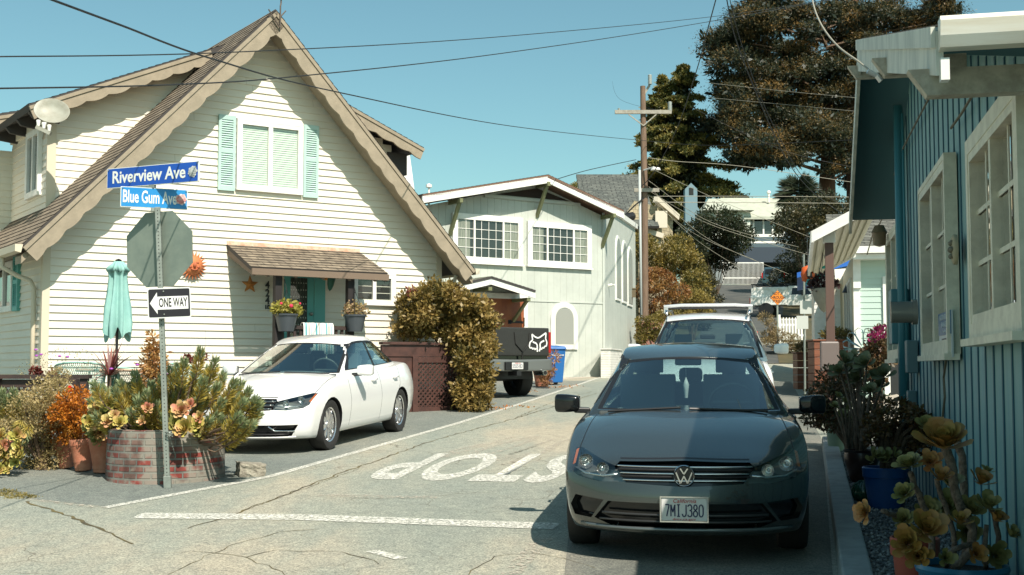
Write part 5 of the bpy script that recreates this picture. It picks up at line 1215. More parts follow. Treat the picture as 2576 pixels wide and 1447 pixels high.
# --- dark pickup seen from behind
dkp = mat('black_truck_paint', (.015, .02, .021), .2, .3, coat=1); bump_ = mat('bumper_grey', (.17, .18, .175), .35, .4)
trk = thing('dark_pickup', 'lifted dark pickup truck with black tailgate cover backed towards the street', 'pickup truck', (0.02, 27.1, gz(27.3) + .0), H2.a * 0 + math.atan2(.5646, .8254), group='pickup trucks')
rb = lambda x, y, z: (x, y, z)
def rbox(name, a_, c_, m_, parent, rnd=.06, lev=2, tp=None):
    f = lambda i, lo, hi: lo + (hi - lo) * i
    def pos(s, t, u):
        p = V((f(t, a_[0], c_[0]), f(s, a_[1], c_[1]), f(u, a_[2], c_[2])))
        return tp(p) if tp else p
    dx = min(.2, rnd / (c_[0] - a_[0])); dy = min(.2, rnd / (c_[1] - a_[1])); dz = min(.2, rnd / (c_[2] - a_[2]))
    bm = shell([0, dy, .5, 1 - dy, 1], [0, dx, .5, 1 - dx, 1], [0, dz, .5, 1 - dz, 1], pos, lev); return bmobj(name, bm, m_, parent)
rbox('bed', (-1.0, .08, .78), (1.0, 1.95, 1.50), dkp, trk, .05)
cov = rbox('tailgate_cover', (-.99, -.02, .93), (.97, .17, 1.56), mat('black_vinyl', (.022, .022, .02), .5, bump=.3, bsc=9), trk, .04)
a = B(); a.tube([(.02, -.03, 1.45), (.05, -.035, 1.2), (.24, -.04, 1.02), (.40, -.035, 1.2), (.43, -.03, 1.45)], .012, 6); a.tube([(.24, -.03, 1.0), (.24, 0, .8)], .02, 6); mk('cover_strap', a, mat('vinyl_seam', (.012, .012, .011), .6), cov)
# fox head outline on the cover
fx = mat('white_print', (.75, .75, .72), .6); a = B()
def pl(pts, w_=.03):
    for p, q in zip(pts[:-1], pts[1:]): a.beam((.66 + p[0] * .25, -.035, 1.22 + p[1] * .23), (.66 + q[0] * .25, -.035, 1.22 + q[1] * .23), w_, .004, up=(0, 1, 0))
pl([(-.98, -.35), (-.9, .05), (-.62, .28), (-.7, .85), (-.38, .60), (-.1, .50), (.1, .52), (.42, .72), (.85, 1.0), (.80, .45), (.95, .05), (.88, -.3)], .032)
pl([(-.6, .1), (-.25, -.02), (-.12, -.2), (-.1, -.85)], .035); pl([(.65, .25), (.3, .08), (.18, -.1), (.22, -.5), (.1, -.8)], .035)
pl([(-.98, -.35), (-.85, -.52), (-.72, -.42), (-.62, -.62), (-.48, -.48), (-.36, -.66), (-.22, -.5), (-.1, -.62)], .028); pl([(.22, -.55), (.35, -.62), (.45, -.42), (.6, -.5), (.7, -.3), (.88, -.3)], .028)
mk('fox_head_print', a, fx, cov)
rbox('tail_light', (.955, .0, 1.0), (1.04, .3, 1.47), redlens, trk, .03); rbox('tail_light', (-1.04, .0, 1.0), (-.955, .3, 1.47), redlens, trk, .03)
tb = rbox('rear_bumper', (-1.04, -.2, .58), (1.04, .12, .84), bump_, trk, .05, tp=lambda p: V((p.x, p.y + .16 * max(0, abs(p.x) - .7) / .34 + (.06 if abs(p.x) < .3 else 0), p.z - (.0 if abs(p.x) < .55 else -.03))))
a = B(); a.box((-.3, -.17, .62), (.3, -.02, .80)); mk('bumper_recess', a, black, tb, bev=.01)
plate(trk, .0, -.175, .715, .305, .15, '55551B3', black, 0, 'California')
for sd in (-1, 1): a = B(); a.tube([(sd * .76, -.16, .56), (sd * .76, .2, .56)], .06, 12); mk('exhaust', a, chrome, trk); a = B(); a.tube([(sd * .76, -.165, .56), (sd * .76, -.155, .56)], .05, 12); mk('exhaust_hole', a, black, trk)
a = B(); a.box((-.06, -.24, .5), (.06, .1, .6)); a.box((-.7, .3, .42), (.7, 5.2, .62)); mk('hitch_and_frame', a, black, trk)
a = B(); a.beam((-.7, 1.0, .43), (.7, 1.0, .43), .12); a.ball((0, 1.0, .42), .18); mk('axle', a, black, trk)
for yy in (1.0, 4.65):
    for sd in (-1, 1): wheel(trk, yy, sd * .82, .43, .43, .3, black, sd, 6, .52)
rbox('cab_body', (-1.0, 2.0, .72), (1.0, 4.0, 1.52), dkp, trk, .08); rbox('hood', (-.98, 3.9, .72), (.98, 5.6, 1.42), dkp, trk, .12)
cabp = rbox('cab_top', (-.93, 2.02, 1.42), (.93, 4.2, 2.08), dkp, trk, .1, tp=lambda p: V((p.x * (1 - .12 * (p.z - 1.42) / .66), p.y + (.16 * (p.z - 1.42) if p.y < 3 else -.9 * (p.z - 1.42)), p.z)))
a = B(); a.add([(-.78, 2.02, 1.52), (.78, 2.02, 1.52), (.72, 2.09, 1.93), (-.72, 2.09, 1.93)], [(0, 1, 2, 3)]); mk('rear_window', a, blackgloss, trk)
# --- white work truck on the hill
wt = at(1948, 796, 79)
w2 = thing('white_pickup', 'white pickup truck with camper shell and black ladder rack on the hill', 'pickup truck', (wt.x, wt.y, gz(wt.y)), R(-22), group='pickup trucks')
dirty = mat('white_truck_paint', (.80, .80, .77), .35, c2=(.62, .60, .53), sc=1.6, st=(1, 1, 2))
rbox('bed', (-1.35, -1.0, .75), (1.0, 1.0, 1.35), dirty, w2, .08); rbox('camper_shell', (-1.3, -.92, 1.3), (1.0, .92, 1.92), dirty, w2, .08)
rbox('cab_body', (.95, -1.0, .7), (2.7, 1.0, 1.4), dirty, w2, .1); rbox('hood', (2.5, -.98, .7), (4.2, .98, 1.35), dirty, w2, .15)
rbox('cab_top', (1.0, -.9, 1.3), (2.95, .9, 1.98), dirty, w2, .1, tp=lambda p: V((p.x - (.75 * (p.z - 1.3) if p.x > 2 else 0), p.y * (1 - .12 * (p.z - 1.3) / .68), p.z)))
a = B(); a.add([(1.25, -.93, 1.36), (2.55, -.93, 1.36), (2.2, -.86, 1.84), (1.3, -.86, 1.84)], [(0, 1, 2, 3)]); a.add([(2.93, -.8, 1.4), (2.93, .8, 1.4), (2.52, .7, 1.88), (2.52, -.7, 1.88)], [(0, 1, 2, 3)]); mk('side_window', a, blackgloss, w2)
a = B(); a.box((1.9, -1.2, 1.35), (2.05, -1.0, 1.6)); mk('door_mirror', a, black, w2, bev=.02); a = B(); a.box((-1.38, -1.0, .9), (-1.33, -.8, 1.25)); mk('tail_light', a, redlens, w2)
a = B()
for s_ in (-1, 1): a.tube([(-1.3, s_ * .9, 2.1), (2.6, s_ * .85, 2.12)], .03, 6); [a.tube([(x_, s_ * .9, 1.9), (x_, s_ * .88, 2.12)], .025, 6) for x_ in (-1.2, -.1, .9)]
for x_ in (-1.2, -.5, .2, .9, 1.7, 2.5): a.tube([(x_, -.9, 2.11), (x_, .9, 2.11)], .025, 6)
mk('ladder_rack', a, black, w2)
for x_ in (-.35, 3.3):
    for s_ in (-1, 1):
        g = B(); mt = M.Translation((x_, s_ * .86, .40)) @ M.Rotation(R(90), 4, 'X'); g.lathe([(0, .12), (.22, .12), (.25, .14), (.40, .12), (.40, -.12), (.25, -.14), (0, -.12)], 24, 0, mt); mk('wheel', g, rubber, w2, smooth=True, auto=40)
    a = B(); a.lathe([(.47, -1.02), (.47, -.8)], 20, 0, M.Translation((x_, 0, .45)) @ M.Rotation(R(-90), 4, 'X')); a.lathe([(0, -1.012), (.46, -1.012)], 20, 0, M.Translation((x_, 0, .45)) @ M.Rotation(R(-90), 4, 'X')); mk('wheel_arch', a, black, w2)
# --- dark suv by the gate
p = at(1945, 714, 101)
s3 = thing('dark_suv', 'small dark blue suv with covered spare wheel beside the white gate', 'car', (p.x, p.y, gz(p.y)), R(-12))
nv = mat('navy_paint', (.02, .05, .07), .25, coat=1)
rbox('body', (-.9, 0, .3), (.9, 4.0, 1.05), nv, s3, .12); rbox('cabin', (-.82, .05, .95), (.82, 3.2, 1.68), nv, s3, .12, tp=lambda p: V((p.x * (1 - .14 * (p.z - .95) / .73), p.y + (.2 * (p.z - .95) if p.y < 1 else -.6 * (p.z - .95)), p.z)))
a = B(); a.add([(-.68, .04, 1.08), (.68, .04, 1.08), (.60, .13, 1.5), (-.60, .13, 1.5)], [(0, 1, 2, 3)]); mk('rear_window', a, blackgloss, s3)
a = B(); a.lathe([(0, .2), (.33, .2), (.36, .16), (.36, 0)], 24, 0, M.Translation((.12, .03, .85)) @ M.Rotation(R(90), 4, 'X')); mk('spare_wheel_cover', a, mat('spare_cover', (.03, .04, .045), .5), s3, smooth=True, auto=40)
for s_ in (-1, 1): a = B(); a.box((s_ * .88 - .06, -.02, .75), (s_ * .88 + .06, .1, 1.2)); mk('tail_light', a, redlens, s3, bev=.02); a = B(); a.lathe([(0, -.1), (.33, -.1), (.33, .1), (0, .1)], 20, 0, M.Translation((s_ * .75, .7, .33)) @ M.Rotation(R(90), 4, 'Y')); mk('wheel', a, rubber, s3)
# ================================================================ plants: helpers
def rosette(b, c, nrm, r, n=26, cup=.5, mi=0, w=.42, th=.06, seed=0):
    """succulent rosette: spoon shaped leaves in a spiral"""
    g = random.Random(seed); q = V(nrm).normalized().to_track_quat('Z', 'Y').to_matrix(); c = V(c)
    for i in range(n):
        t = (i + .5) / n; a = i * 2.39996 + g.uniform(-.1, .1); L_ = r * (.28 + .72 * t) * g.uniform(.92, 1.08); el = R(85) * (1 - t) ** .8 + R(8) + cup * .25
        d = V((math.cos(a), math.sin(a), 0)); s = V((-d.y, d.x, 0)); W_ = L_ * w
        vs = []
        for (u, k) in ((.12, .25), (.45, .62), (.75, 1.0), (.93, .72), (1.0, .08)):
            e = el + cup * (u - .5) * .9; p = d * (L_ * u * math.cos(el)) + V((0, 0, L_ * (u * math.sin(el)) + cup * L_ * .18 * u * u)) ; h = W_ * k * .5
            lift = V((0, 0, h * .30)) 
            vs += [p + s * h + lift, p, p - s * h + lift]
        o = len(b.v); b.v += [tuple(c + q @ v) for v in vs]
        for j in range(4):
            b.f += [(o + 3 * j, o + 3 * j + 1, o + 3 * j + 4, o + 3 * j + 3), (o + 3 * j + 1, o + 3 * j + 2, o + 3 * j + 5, o + 3 * j + 4)]; b.m += [mi, mi]
def spires(name, stems, m, parent=None, per=260, L=.085, wd=.006, rad=.012, tiltup=.55, split=.45):
    """bottle-brush shoots: narrow needles round each stem; upper part material 0, lower part material 1"""
    P = []; A = []; MI = []
    for (p0, p1, k, ml) in stems:
        p0 = np.array(p0); p1 = np.array(p1); ax = p1 - p0; ln = np.linalg.norm(ax); ax /= ln; n = int(per * k)
        t = RG.random(n) ** .75; o = np.cross(ax, RG.normal(size=(n, 3))); o /= np.linalg.norm(o, axis=1)[:, None]
        curve = np.array([0, 0, -.0])
        P.append(p0 + ax * (t * ln)[:, None] + o * rad); A.append(np.concatenate([(ax * tiltup + o * (1.05 - t[:, None] * .75)), (L * ml * (.75 + .5 * RG.random(n)) * (1.05 - .35 * t))[:, None]], 1)); MI.append((t + .25 * RG.normal(size=n) * .5 < split).astype(int))
    P = np.concatenate(P); AA = np.concatenate(A); A = AA[:, :3]; A /= np.linalg.norm(A, axis=1)[:, None]; Ln = AA[:, 3:4]; MI = np.concatenate(MI)
    S = np.cross(A, RG.normal(size=A.shape)); S /= np.linalg.norm(S, axis=1)[:, None]; N = len(P)
    v = np.stack([P - S * wd * .5, P + A * Ln * .55 + S * wd * .9, P + A * Ln, P + A * Ln * .55 - S * wd * .9], 1).reshape(-1, 3)
    return npmesh(name, v, np.arange(4 * N).reshape(-1, 4), m, parent, MI)
def lathe_pot(name, label, loc, r, h, m, prof=None, tilt=(0, 0, 0), soil=True, group=None, cat='plant pot'):
    pr_ = prof or [(.70, 0), (.72, .02), (.90, .72), (.91, .74), (1.0, .745), (1.02, .78), (1.02, .98), (1.0, 1), (.93, 1), (.90, .93), (.88, .88)]
    b = B(); b.lathe([(0, 0.0)] + [(a * r, z * h) for a, z in pr_], 36)
    t = thing(name, label, cat, loc, 0, group, rot=tilt); mk('pot', b, m, t, smooth=True, auto=35)
    if soil: b = B(); b.lathe([(0, h * .9), (r * .89, h * .9)], 24); mk('soil', b, mat('potting_soil', (.03, .022, .015), 1, bump=1, bsc=80), t)
    return t
olive = [(.10, .10, .025), (.19, .16, .035), (.30, .22, .05), (.14, .13, .03)]
L_bush = leafmat('leaf_tan_olive', [(.12, .11, .035), (.30, .23, .09), (.50, .39, .19), (.40, .30, .13)], ns=4)
L_orange = leafmat('leaf_orange', [(.16, .06, .015), (.42, .13, .015), (.62, .22, .02), (.55, .28, .05)], ns=5)
L_hedge = leafmat('leaf_hedge', [(.05, .055, .012), (.13, .10, .028), (.25, .175, .045), (.38, .26, .085), (.50, .38, .15)], ns=2.5)
L_red = leafmat('leaf_maroon', [(.14, .025, .02), (.22, .05, .03), (.10, .02, .02)])
needle_g = leafmat('needle_blue_green', [(.24, .31, .15), (.36, .42, .22), (.20, .26, .14), (.48, .48, .24)], .35)
needle_y = leafmat('needle_yellow', [(.55, .42, .08), (.44, .34, .07), (.30, .25, .07), (.62, .46, .12)], .3)
ros_y = mat('rosette_yellow', (.44, .40, .10), .45, c2=(.50, .28, .12), sc=7, lo=.45, hi=.65)
ros_g = mat('rosette_green', (.22, .24, .07), .45, c2=(.36, .26, .09), sc=9)
ros_p = mat('rosette_pink', (.56, .22, .15), .45, c2=(.50, .40, .15), sc=8)
barkm = mat('bark', (.10, .065, .04), .9, c2=(.16, .11, .075), sc=12, bump=.6, bsc=30)

# ================================================================ sign post
pb_ = gnd(422, 1228); pt_ = at(397, 534, pb_.y)
sp = thing('sign_post', 'perforated steel signpost leaning at the edge of the brick planter', 'sign post', pb_)
d = pt_ - pb_; MTP = d.to_track_quat('Z', 'Y').to_matrix().to_4x4() @ M.Rotation(R(8) + 0, 4, 'Z')
Lp = d.length; b = B(); h = .026; nh = int(Lp / .0254 / 1.4)
hm = mat('hole_dark', (.02, .02, .02), .8)
b.box((-h, -h, -.05), (h, h, Lp + .05))
mk('post', b, steel, sp, MTP, bev=.004)
b = B()
for i in range(nh):
    z_ = .05 + i * Lp / nh
    for sx_, sy_ in ((0, -1), (0, 1)): b.add([(math.cos(t) * .006, sy_ * (h + .0006), z_ + math.sin(t) * .006) for t in np.linspace(0, 2 * math.pi, 8, endpoint=False)], [tuple(range(8))])
    for sx_ in (-1, 1): b.add([(sx_ * (h + .0006), math.cos(t) * .006, z_ + math.sin(t) * .006) for t in np.linspace(0, 2 * math.pi, 8, endpoint=False)], [tuple(range(8))])
mk('punched_holes', b, hm, sp, MTP)
b = B(); b.box((-.036, -.036, 0), (.036, .036, .12)); mk('anchor_sleeve', b, steel, sp, MTP, bev=.004)
def onpost(x, y, off): return at(x, y, pb_.y + off)
# stop sign seen from behind
p = onpost(401, 627, .05); st = thing('stop_sign', 'grey back of an octagonal stop sign bolted behind the signpost', 'sign', p, R(-17))
r_ = .381 / math.cos(R(22.5)); oc = [(r_ * math.cos(R(22.5 + 45 * i)), 0, r_ * math.sin(R(22.5 + 45 * i))) for i in range(8)]
b = B(); b.prism(oc, (0, .004, 0)); mk('sign_plate', b, mat('sign_back_grey', (.22, .26, .22), .5, .35, c2=(.18, .22, .19), sc=5), st, M.Rotation(R(-2), 4, 'Y'))
b = B(); b.prism([(x * .97, .0045, z * .97) for x, y, z in oc], (0, .001, 0)); mk('sign_face', b, mat('sign_red', (.45, .015, .02), .35), st)
b = B(); [b.tube([(0, -.012, z_), (0, .0, z_)], .01, 6) for z_ in (-.25, .25)]; mk('bolt', b, steel, st)
# one way sign
p = onpost(426, 762, -.075); ow = thing('one_way_sign', 'black and white one way sign with left arrow bolted to the signpost', 'sign', p, R(15))
W2, H2_ = .235, .152
def rrect(w_, h_, r_, y, n=5):
    P = []
    for cx_, cz_, a0 in ((w_ - r_, h_ - r_, 0), (-w_ + r_, h_ - r_, 90), (-w_ + r_, -h_ + r_, 180), (w_ - r_, -h_ + r_, 270)):
        P += [(cx_ + r_ * math.cos(R(a0 + 90 * k / n)), y, cz_ + r_ * math.sin(R(a0 + 90 * k / n))) for k in range(n + 1)]
    return P
TW = M.Rotation(R(-3), 4, 'Y') @ M.Diagonal((.89, 1, 1, 1))
b = B(); b.prism(rrect(W2, H2_, .02, 0), (0, .003, 0)); mk('sign_plate', b, mat('sign_white_film', (.66, .67, .66), .35, c2=(.58, .60, .60), sc=6), ow, TW)
b = B(); b.prism(rrect(W2 - .012, H2_ - .012, .015, -.0015), (0, .001, 0)); mk('black_field', b, mat('sign_black_film', (.015, .012, .018), .3), ow, TW)
b = B(); b.prism([(-W2 + .025, -.004, .0), (-.13, -.004, .11), (-.13, -.004, .065), (W2 - .03, -.004, .065), (W2 - .03, -.004, -.065), (-.13, -.004, -.065), (-.13, -.004, -.11)], (0, .001, 0)); mk('arrow', b, mat('arrow_white', (.68, .69, .68), .35), ow, TW)
t_ = text('lettering', 'ONE WAY', .125, black, ow, TW @ M.Translation((.04, -.0055, 0)) @ FACE, 1, .0008, .002); xs2 = [v.co.x for v in t_.data.vertices]; t_.data.transform(M.Diagonal((.31 / (max(xs2) - min(xs2)), 1, 1, 1)))
b = B(); [b.ball((-.06, -.008, z_), .009, 5) for z_ in (-.115, .115)]; mk('bolt', b, steel, ow, TW)
# street name blades
sb1 = mat('street_blade_blue', (.012, .07, .36), .35, c2=(.015, .085, .42), sc=3); sb2 = mat('street_blade_sky', (.01, .20, .50), .35, c2=(.02, .24, .55), sc=4); lw = mat('letter_white', (.70, .72, .68), .4)
def blade(nm, lab, txt, px_, py_, wd, ht, rz, m, flow, fl):
    p = onpost(px_, py_, 0); t = thing(nm, lab, 'sign', p, rz)
    TT = M.Rotation(R(0), 4, 'Y')
    b = B(); b.prism(rrect(wd / 2, ht / 2, .008, -.012), (0, .024, 0)); mk('sign_plate', b, lw, t)
    b = B(); b.prism(rrect(wd / 2 - .006, ht / 2 - .006, .006, -.0135), (0, .001, 0)); mk('blue_field', b, m, t)
    k = text('lettering', txt, ht * .86, lw, t, M.Translation((-.045, -.0155, 0)) @ FACE, 1, .0008, .0035); xs2 = [v.co.x for v in k.data.vertices]; q = (wd * .80) / (max(xs2) - min(xs2)); k.data.transform(M.Diagonal((q, 1, 1, 1)))
    b = B(); c_ = V((wd / 2 - .065, -.0155, 0)); g = random.Random(5)
    for i in range(26):
        a = i * 2.4; r_ = .05 * math.sqrt(i / 26) * fl; b.add([(c_.x + r_ * math.cos(a) + .017 * math.cos(a + u), c_.y - .0006 * (26 - i), c_.z + r_ * math.sin(a) + .015 * math.sin(a + u)) for u in (0, 1.3, 2.6, 3.9, 5.2)], [(0, 1, 2, 3, 4)])
    mk('flower_mark', b, flow, t)
    b = B(); b.box((-.03, -.02, -ht / 2 - .03), (.03, .02, -ht / 2 + .005)); mk('bracket', b, steel, t)
    for x_ in (-wd / 2 + .02, wd / 2 - .015): b = B(); b.ball((x_, -.016, ht / 2 - .02), .007, 5); mk('bolt', b, steel, t)
    return t
blade('street_name_sign', 'dark blue street blade reading Riverview Ave, upper of the pair', 'Riverview Ave', 384, 441, 1.18, .205, R(-25), sb1, mat('flower_white', (.6, .62, .6), .5, rand=[(.62, .64, .62), (.35, .37, .36)]), 1)
blade('street_name_sign', 'lighter blue street blade reading Blue Gum Ave, lower of the pair', 'Blue Gum Ave', 388, 499, .655, .205, R(23), sb2, mat('flower_pink', (.6, .3, .3), .5, rand=[(.66, .58, .55), (.55, .16, .16)]), 1)
# chain
b = B(); A_, C_ = onpost(426, 1098, -.04), gnd(478, 1195) + V((0, -.05, .06)); b.tube([(A_.x + .03 * math.cos(t), A_.y + .03 * math.sin(t), A_.z + .004 * t) for t in np.linspace(0, 12, 30)], .006, 5)
N = 46
for i in range(N):
    t = i / N; p = A_.lerp(C_, t) + V((0, 0, -.10 * math.sin(math.pi * t))); p2 = A_.lerp(C_, t + .02) + V((0, 0, -.10 * math.sin(math.pi * (t + .02))))
    b.tube([p, p2], .0065 if i % 2 else .004, 5)
tag(mk('chain', b, steel), 'thin steel chain hanging from the signpost against the brick planter', 'chain')

# ================================================================ brick planter and its plants
pc = V((-3.69, 13.24, 0)); pz = gz(13.24) - .04
def brickmat():
    return tilemat('old_brick', (.25, .04, .03), (.17, .13, .105), (.19, .185, .165), .205, .068, .013, bump=1, axes='cyl', noise=.6)
b = B(); b.lathe([(.615, 0), (.61, .3), (.60, .56), (.50, .565), (.48, .45), (0, .45)], 64)
pln = thing('brick_planter', 'round planter of worn red and grey bricks behind the signpost', 'planter', (pc.x, pc.y, pz))
bm_ = brickmat(); nt = bm_.node_tree; bb_ = nt.nodes['Principled BSDF']
# grey lime wash patches
tc = _n(nt, 'ShaderNodeTexCoord'); no = _n(nt, 'ShaderNodeTexNoise'); no.inputs['Scale'].default_value = 5.5; no.inputs['Detail'].default_value = 9; nt.links.new(tc.outputs['Object'], no.inputs[0])
mr = _n(nt, 'ShaderNodeMapRange'); mr.inputs[1].default_value = .46; mr.inputs[2].default_value = .56; mr.inputs[4].default_value = .8; nt.links.new(no.outputs[0], mr.inputs[0])
mx_ = _n(nt, 'ShaderNodeMix', data_type='RGBA'); src = bb_.inputs['Base Color'].links[0].from_socket; nt.links.new(mr.outputs[0], mx_.inputs[0]); nt.links.new(src, mx_.inputs[6]); mx_.inputs[7].default_value = (.25, .24, .20, 1); nt.links.new(mx_.outputs[2], bb_.inputs['Base Color'])
mk('brick_ring', b, bm_, pln, smooth=True, auto=40)
b = B(); b.lathe([(0, .50), (.5, .50)], 24); mk('soil', b, mat('planter_soil', (.03, .022, .015), 1), pln)
# spiky shrub
stems = []; g = random.Random(3)
def stem_to(px_, py_, dd, L_, ml=1.0, k=1.0):
    tip = at(px_, py_, dd); base = V((pc.x + (tip.x - pc.x) * .35, pc.y + (tip.y - pc.y) * .4, pz + .5)); dr = (tip - base).normalized(); dr = (dr + V((0, 0, .55))).normalized()
    stems.append((tuple(tip - dr * L_), tuple(tip), k, ml))
tips = [(508, 880), (540, 905), (470, 905), (450, 915), (335, 940), (350, 955), (305, 960), (262, 972), (240, 985), (228, 1005), (285, 975), (322, 1000), (365, 990), (385, 960), (405, 950), (432, 930), (490, 930), (520, 925), (560, 945), (585, 955), (605, 965), (625, 985), (640, 1000), (650, 1020), (655, 1040), (620, 1010), (600, 1000), (575, 985), (550, 975), (530, 965), (510, 960), (480, 960), (455, 960), (440, 985), (420, 1000), (560, 1010), (580, 1030), (600, 1045), (615, 1060), (635, 1065), (545, 1045), (565, 1065), (520, 1010), (500, 1000), (345, 1010), (365, 1030), (300, 1005), (275, 1010), (255, 1020), (395, 1020), (525, 1060), (590, 1075), (610, 1090), (410, 1045), (330, 1040), (380, 1060)]
for i, (x_, y_) in enumerate(tips): stem_to(x_ + g.uniform(-6, 6), y_ + g.uniform(-5, 5), 13.2 + g.uniform(-.6, .45) - (.25 if y_ > 990 else 0), .30, 1.0, 1.0)
for i in range(26): stem_to(g.uniform(235, 640), g.uniform(960, 1075), 13.1 + g.uniform(-.3, .6), .26, 1.0, .8)
sh = spires('spiky_shrub', stems, [needle_g, needle_y], None, 330, .09, .0065, .012, .62, .66)
tag(sh, 'blue green bottlebrush shrub with yellow lower needles filling the brick planter', 'shrub')
b = B()
for s0, s1, _, _ in stems: m0 = V(s0); b.tube([(pc.x + (m0.x - pc.x) * .3, pc.y + (m0.y - pc.y) * .3, pz + .42), tuple(m0.lerp(V((pc.x, pc.y, m0.z)), .15) - V((0, 0, .06))), s0, s1], [.014, .01, .008, .004], 5)
mk('stems', b, barkm, sh)
def rosthing(lab, base_, items, nm='rosette_succulent'):
    t = thing(nm, lab, 'succulent', base_)
    for i, (p, nn_, r_, k, mi) in enumerate(items):
        b = B(); rosette(b, V(p) - V(base_), nn_, r_, int(k * 1.6), .55, 0, .50, seed=i); mk('rosette', b, (ros_y, ros_g, ros_p)[mi], t, smooth=True)
    return t
g = random.Random(9); it = []
for (x_, y_, dd, r_, k, mi) in ((458, 1035, 12.62, .10, 28, 2), (480, 1022, 12.65, .075, 22, 2), (470, 1080, 12.55, .12, 30, 0), (440, 1068, 12.6, .10, 26, 1), (495, 1070, 12.6, .085, 24, 0), (505, 1050, 12.6, .07, 20, 2), (372, 1028, 12.7, .07, 20, 2), (350, 1020, 12.8, .07, 22, 1), (500, 1085, 12.6, .07, 20, 1), (272, 1062, 12.9, .085, 24, 2), (302, 1066, 12.75, .085, 24, 0), (290, 1048, 12.9, .07, 20, 2), (360, 1060, 12.7, .06, 18, 2), (610, 1085, 12.9, .06, 18, 0), (585, 1092, 12.85, .07, 18, 0)):
    it.append((at(x_, y_, dd), (g.uniform(-.4, .5), -1, g.uniform(.2, .7)), r_ * 1.2, k, mi))
rosthing('yellow and pink rosette succulents spilling over the brick planter rim', (pc.x, pc.y, pz + .5), it)
# orange feathery plant behind
lv = leafcloud('feathery_plant', [(*at(386, y_, 15.2), w_, w_, .14) for y_, w_ in ((865, .07), (890, .12), (920, .15), (950, .16), (985, .17), (1020, .16))], 2600, .07, leafmat('leaf_amber', [(.42, .20, .06), (.50, .30, .10), (.34, .14, .05)]), None, .28, 1.0, -.1, .1, .6)
tag(lv, 'tall feathery amber plant rising behind the signpost', 'plant')
b = B(); q = at(386, 1060, 15.2); b.tube([(q.x, q.y, gz(q.y)), tuple(at(386, 850, 15.2))], .012, 5); mk('stalk', b, barkm, lv)
# terracotta pots
potm = [(.62, 0), (.66, .02), (.67, .10), (.70, .11), (.72, .26), (.75, .28), (.75, .31), (.90, .70), (.92, .72), (.94, .80), (.98, .81), (1.0, .98), (.98, 1), (.9, 1), (.87, .92)]
for (x_, y_, r_, h_, tl, lab) in ((152, 1181, .125, .33, (0, R(-9), 0), 'leftmost terracotta pot, tilted, under the orange bush'), (205, 1188, .135, .35, (0, R(-5), 0), 'middle of three terracotta pots beside the brick planter'), (254, 1193, .165, .37, (0, 0, 0), 'largest terracotta pot touching the brick planter')):
    q = gnd(x_, y_); q.y += r_ * .5; lathe_pot('terracotta_pot', lab, (q.x + (.05 if tl[1] < -.1 else 0), q.y, gz(q.y) + .01), r_, h_, terracotta, potm, tl, group='terracotta pots by the planter')
q = gnd(254, 1193)
rosthing('green rosette succulents heaped over the largest terracotta pot', (q.x, q.y + .08, gz(q.y) + .35), [(at(218 + 62 * random.random(), 1015 + 95 * random.random(), 13.2 + random.uniform(-.1, .3)), (random.uniform(-.7, .5), -1, random.uniform(-.2, .8)), random.uniform(.07, .12), 20, random.choice((0, 1, 1))) for i in range(18)])
def bush(name, lab, clumps, n, size, m, trunk=None, **k):
    t = thing(name, lab, k.pop('cat', 'bush'), trunk or (0, 0, 0)); off = V(trunk or (0, 0, 0))
    o = leafcloud('foliage', [(c[0] - off.x, c[1] - off.y, c[2] - off.z, *c[3:]) for c in clumps], n, size, m, t, **k)
    if trunk:
        b = B(); g = random.Random(len(clumps))
        for c in clumps[::max(1, len(clumps) // 9)]:
            e = V((c[0], c[1], c[2])) - off; b.tube([(g.uniform(-.05, .05), g.uniform(-.05, .05), 0), e * .5 + V((0, 0, .1)), e], [.03, .02, .008], 5)
        mk('branches', b, barkm, t)
    return t
def pclumps(pts, d, dj, r, seed=1):
    g = random.Random(seed); return [(*at(x_ + g.uniform(-6, 6), y_ + g.uniform(-6, 6), d + g.uniform(-dj, dj)), r * g.uniform(.7, 1.3), r * g.uniform(.7, 1.3), r * g.uniform(.6, 1.0)) for x_, y_ in pts]
q = gnd(170, 1180)
bush('orange_bush', 'glowing orange small leaved bush above the tilted terracotta pots', pclumps([(140, 1010), (165, 1000), (190, 1005), (210, 1015), (150, 1040), (180, 1035), (130, 1060), (160, 1070), (190, 1065), (215, 1050), (145, 1090), (175, 1095), (205, 1085), (170, 1020), (225, 1075)], 13.8, .25, .13), 5200, .035, L_orange, (q.x, q.y + .2, gz(q.y) + .3))
q = gnd(80, 1190)
bush('tan_bush', 'sprawling tan green small leaved bush left of the terracotta pots', pclumps([(150, 950), (140, 975), (110, 990), (95, 1010), (60, 1015), (125, 1020), (40, 1035), (75, 1045), (110, 1050), (60, 1075), (95, 1085), (125, 1090), (75, 1110), (110, 1120), (135, 1125), (60, 1145), (95, 1150), (125, 1160), (80, 1175), (110, 1180), (20, 1050), (10, 1080), (35, 1090)], 13.9, .35, .17), 15000, .028, L_bush, (q.x, q.y + .3, gz(q.y)))
g = random.Random(4); q = gnd(20, 1185)
rosthing('clump of golden rosette succulents at the left edge of the photograph', tuple(q), [(at(g.uniform(-20, 55), g.uniform(1095, 1185), 13.3 + g.uniform(-.15, .25)), (g.uniform(-.6, .6), -1, g.uniform(0, .8)), g.uniform(.07, .12), 22, g.choice((0, 0, 2))) for i in range(26)])
st2 = [(tuple(at(x_ - 4, y_ + 60, 13.9)), tuple(at(x_, y_, 13.8)), 1, 1) for x_, y_ in ((35, 985), (18, 1000), (48, 1000), (5, 985))] + [(tuple(at(x_ + 14, y_ - 45, 13.3)), tuple(at(x_, y_, 13.3)), .8, .9) for x_, y_ in ((40, 1100), (60, 1110))]
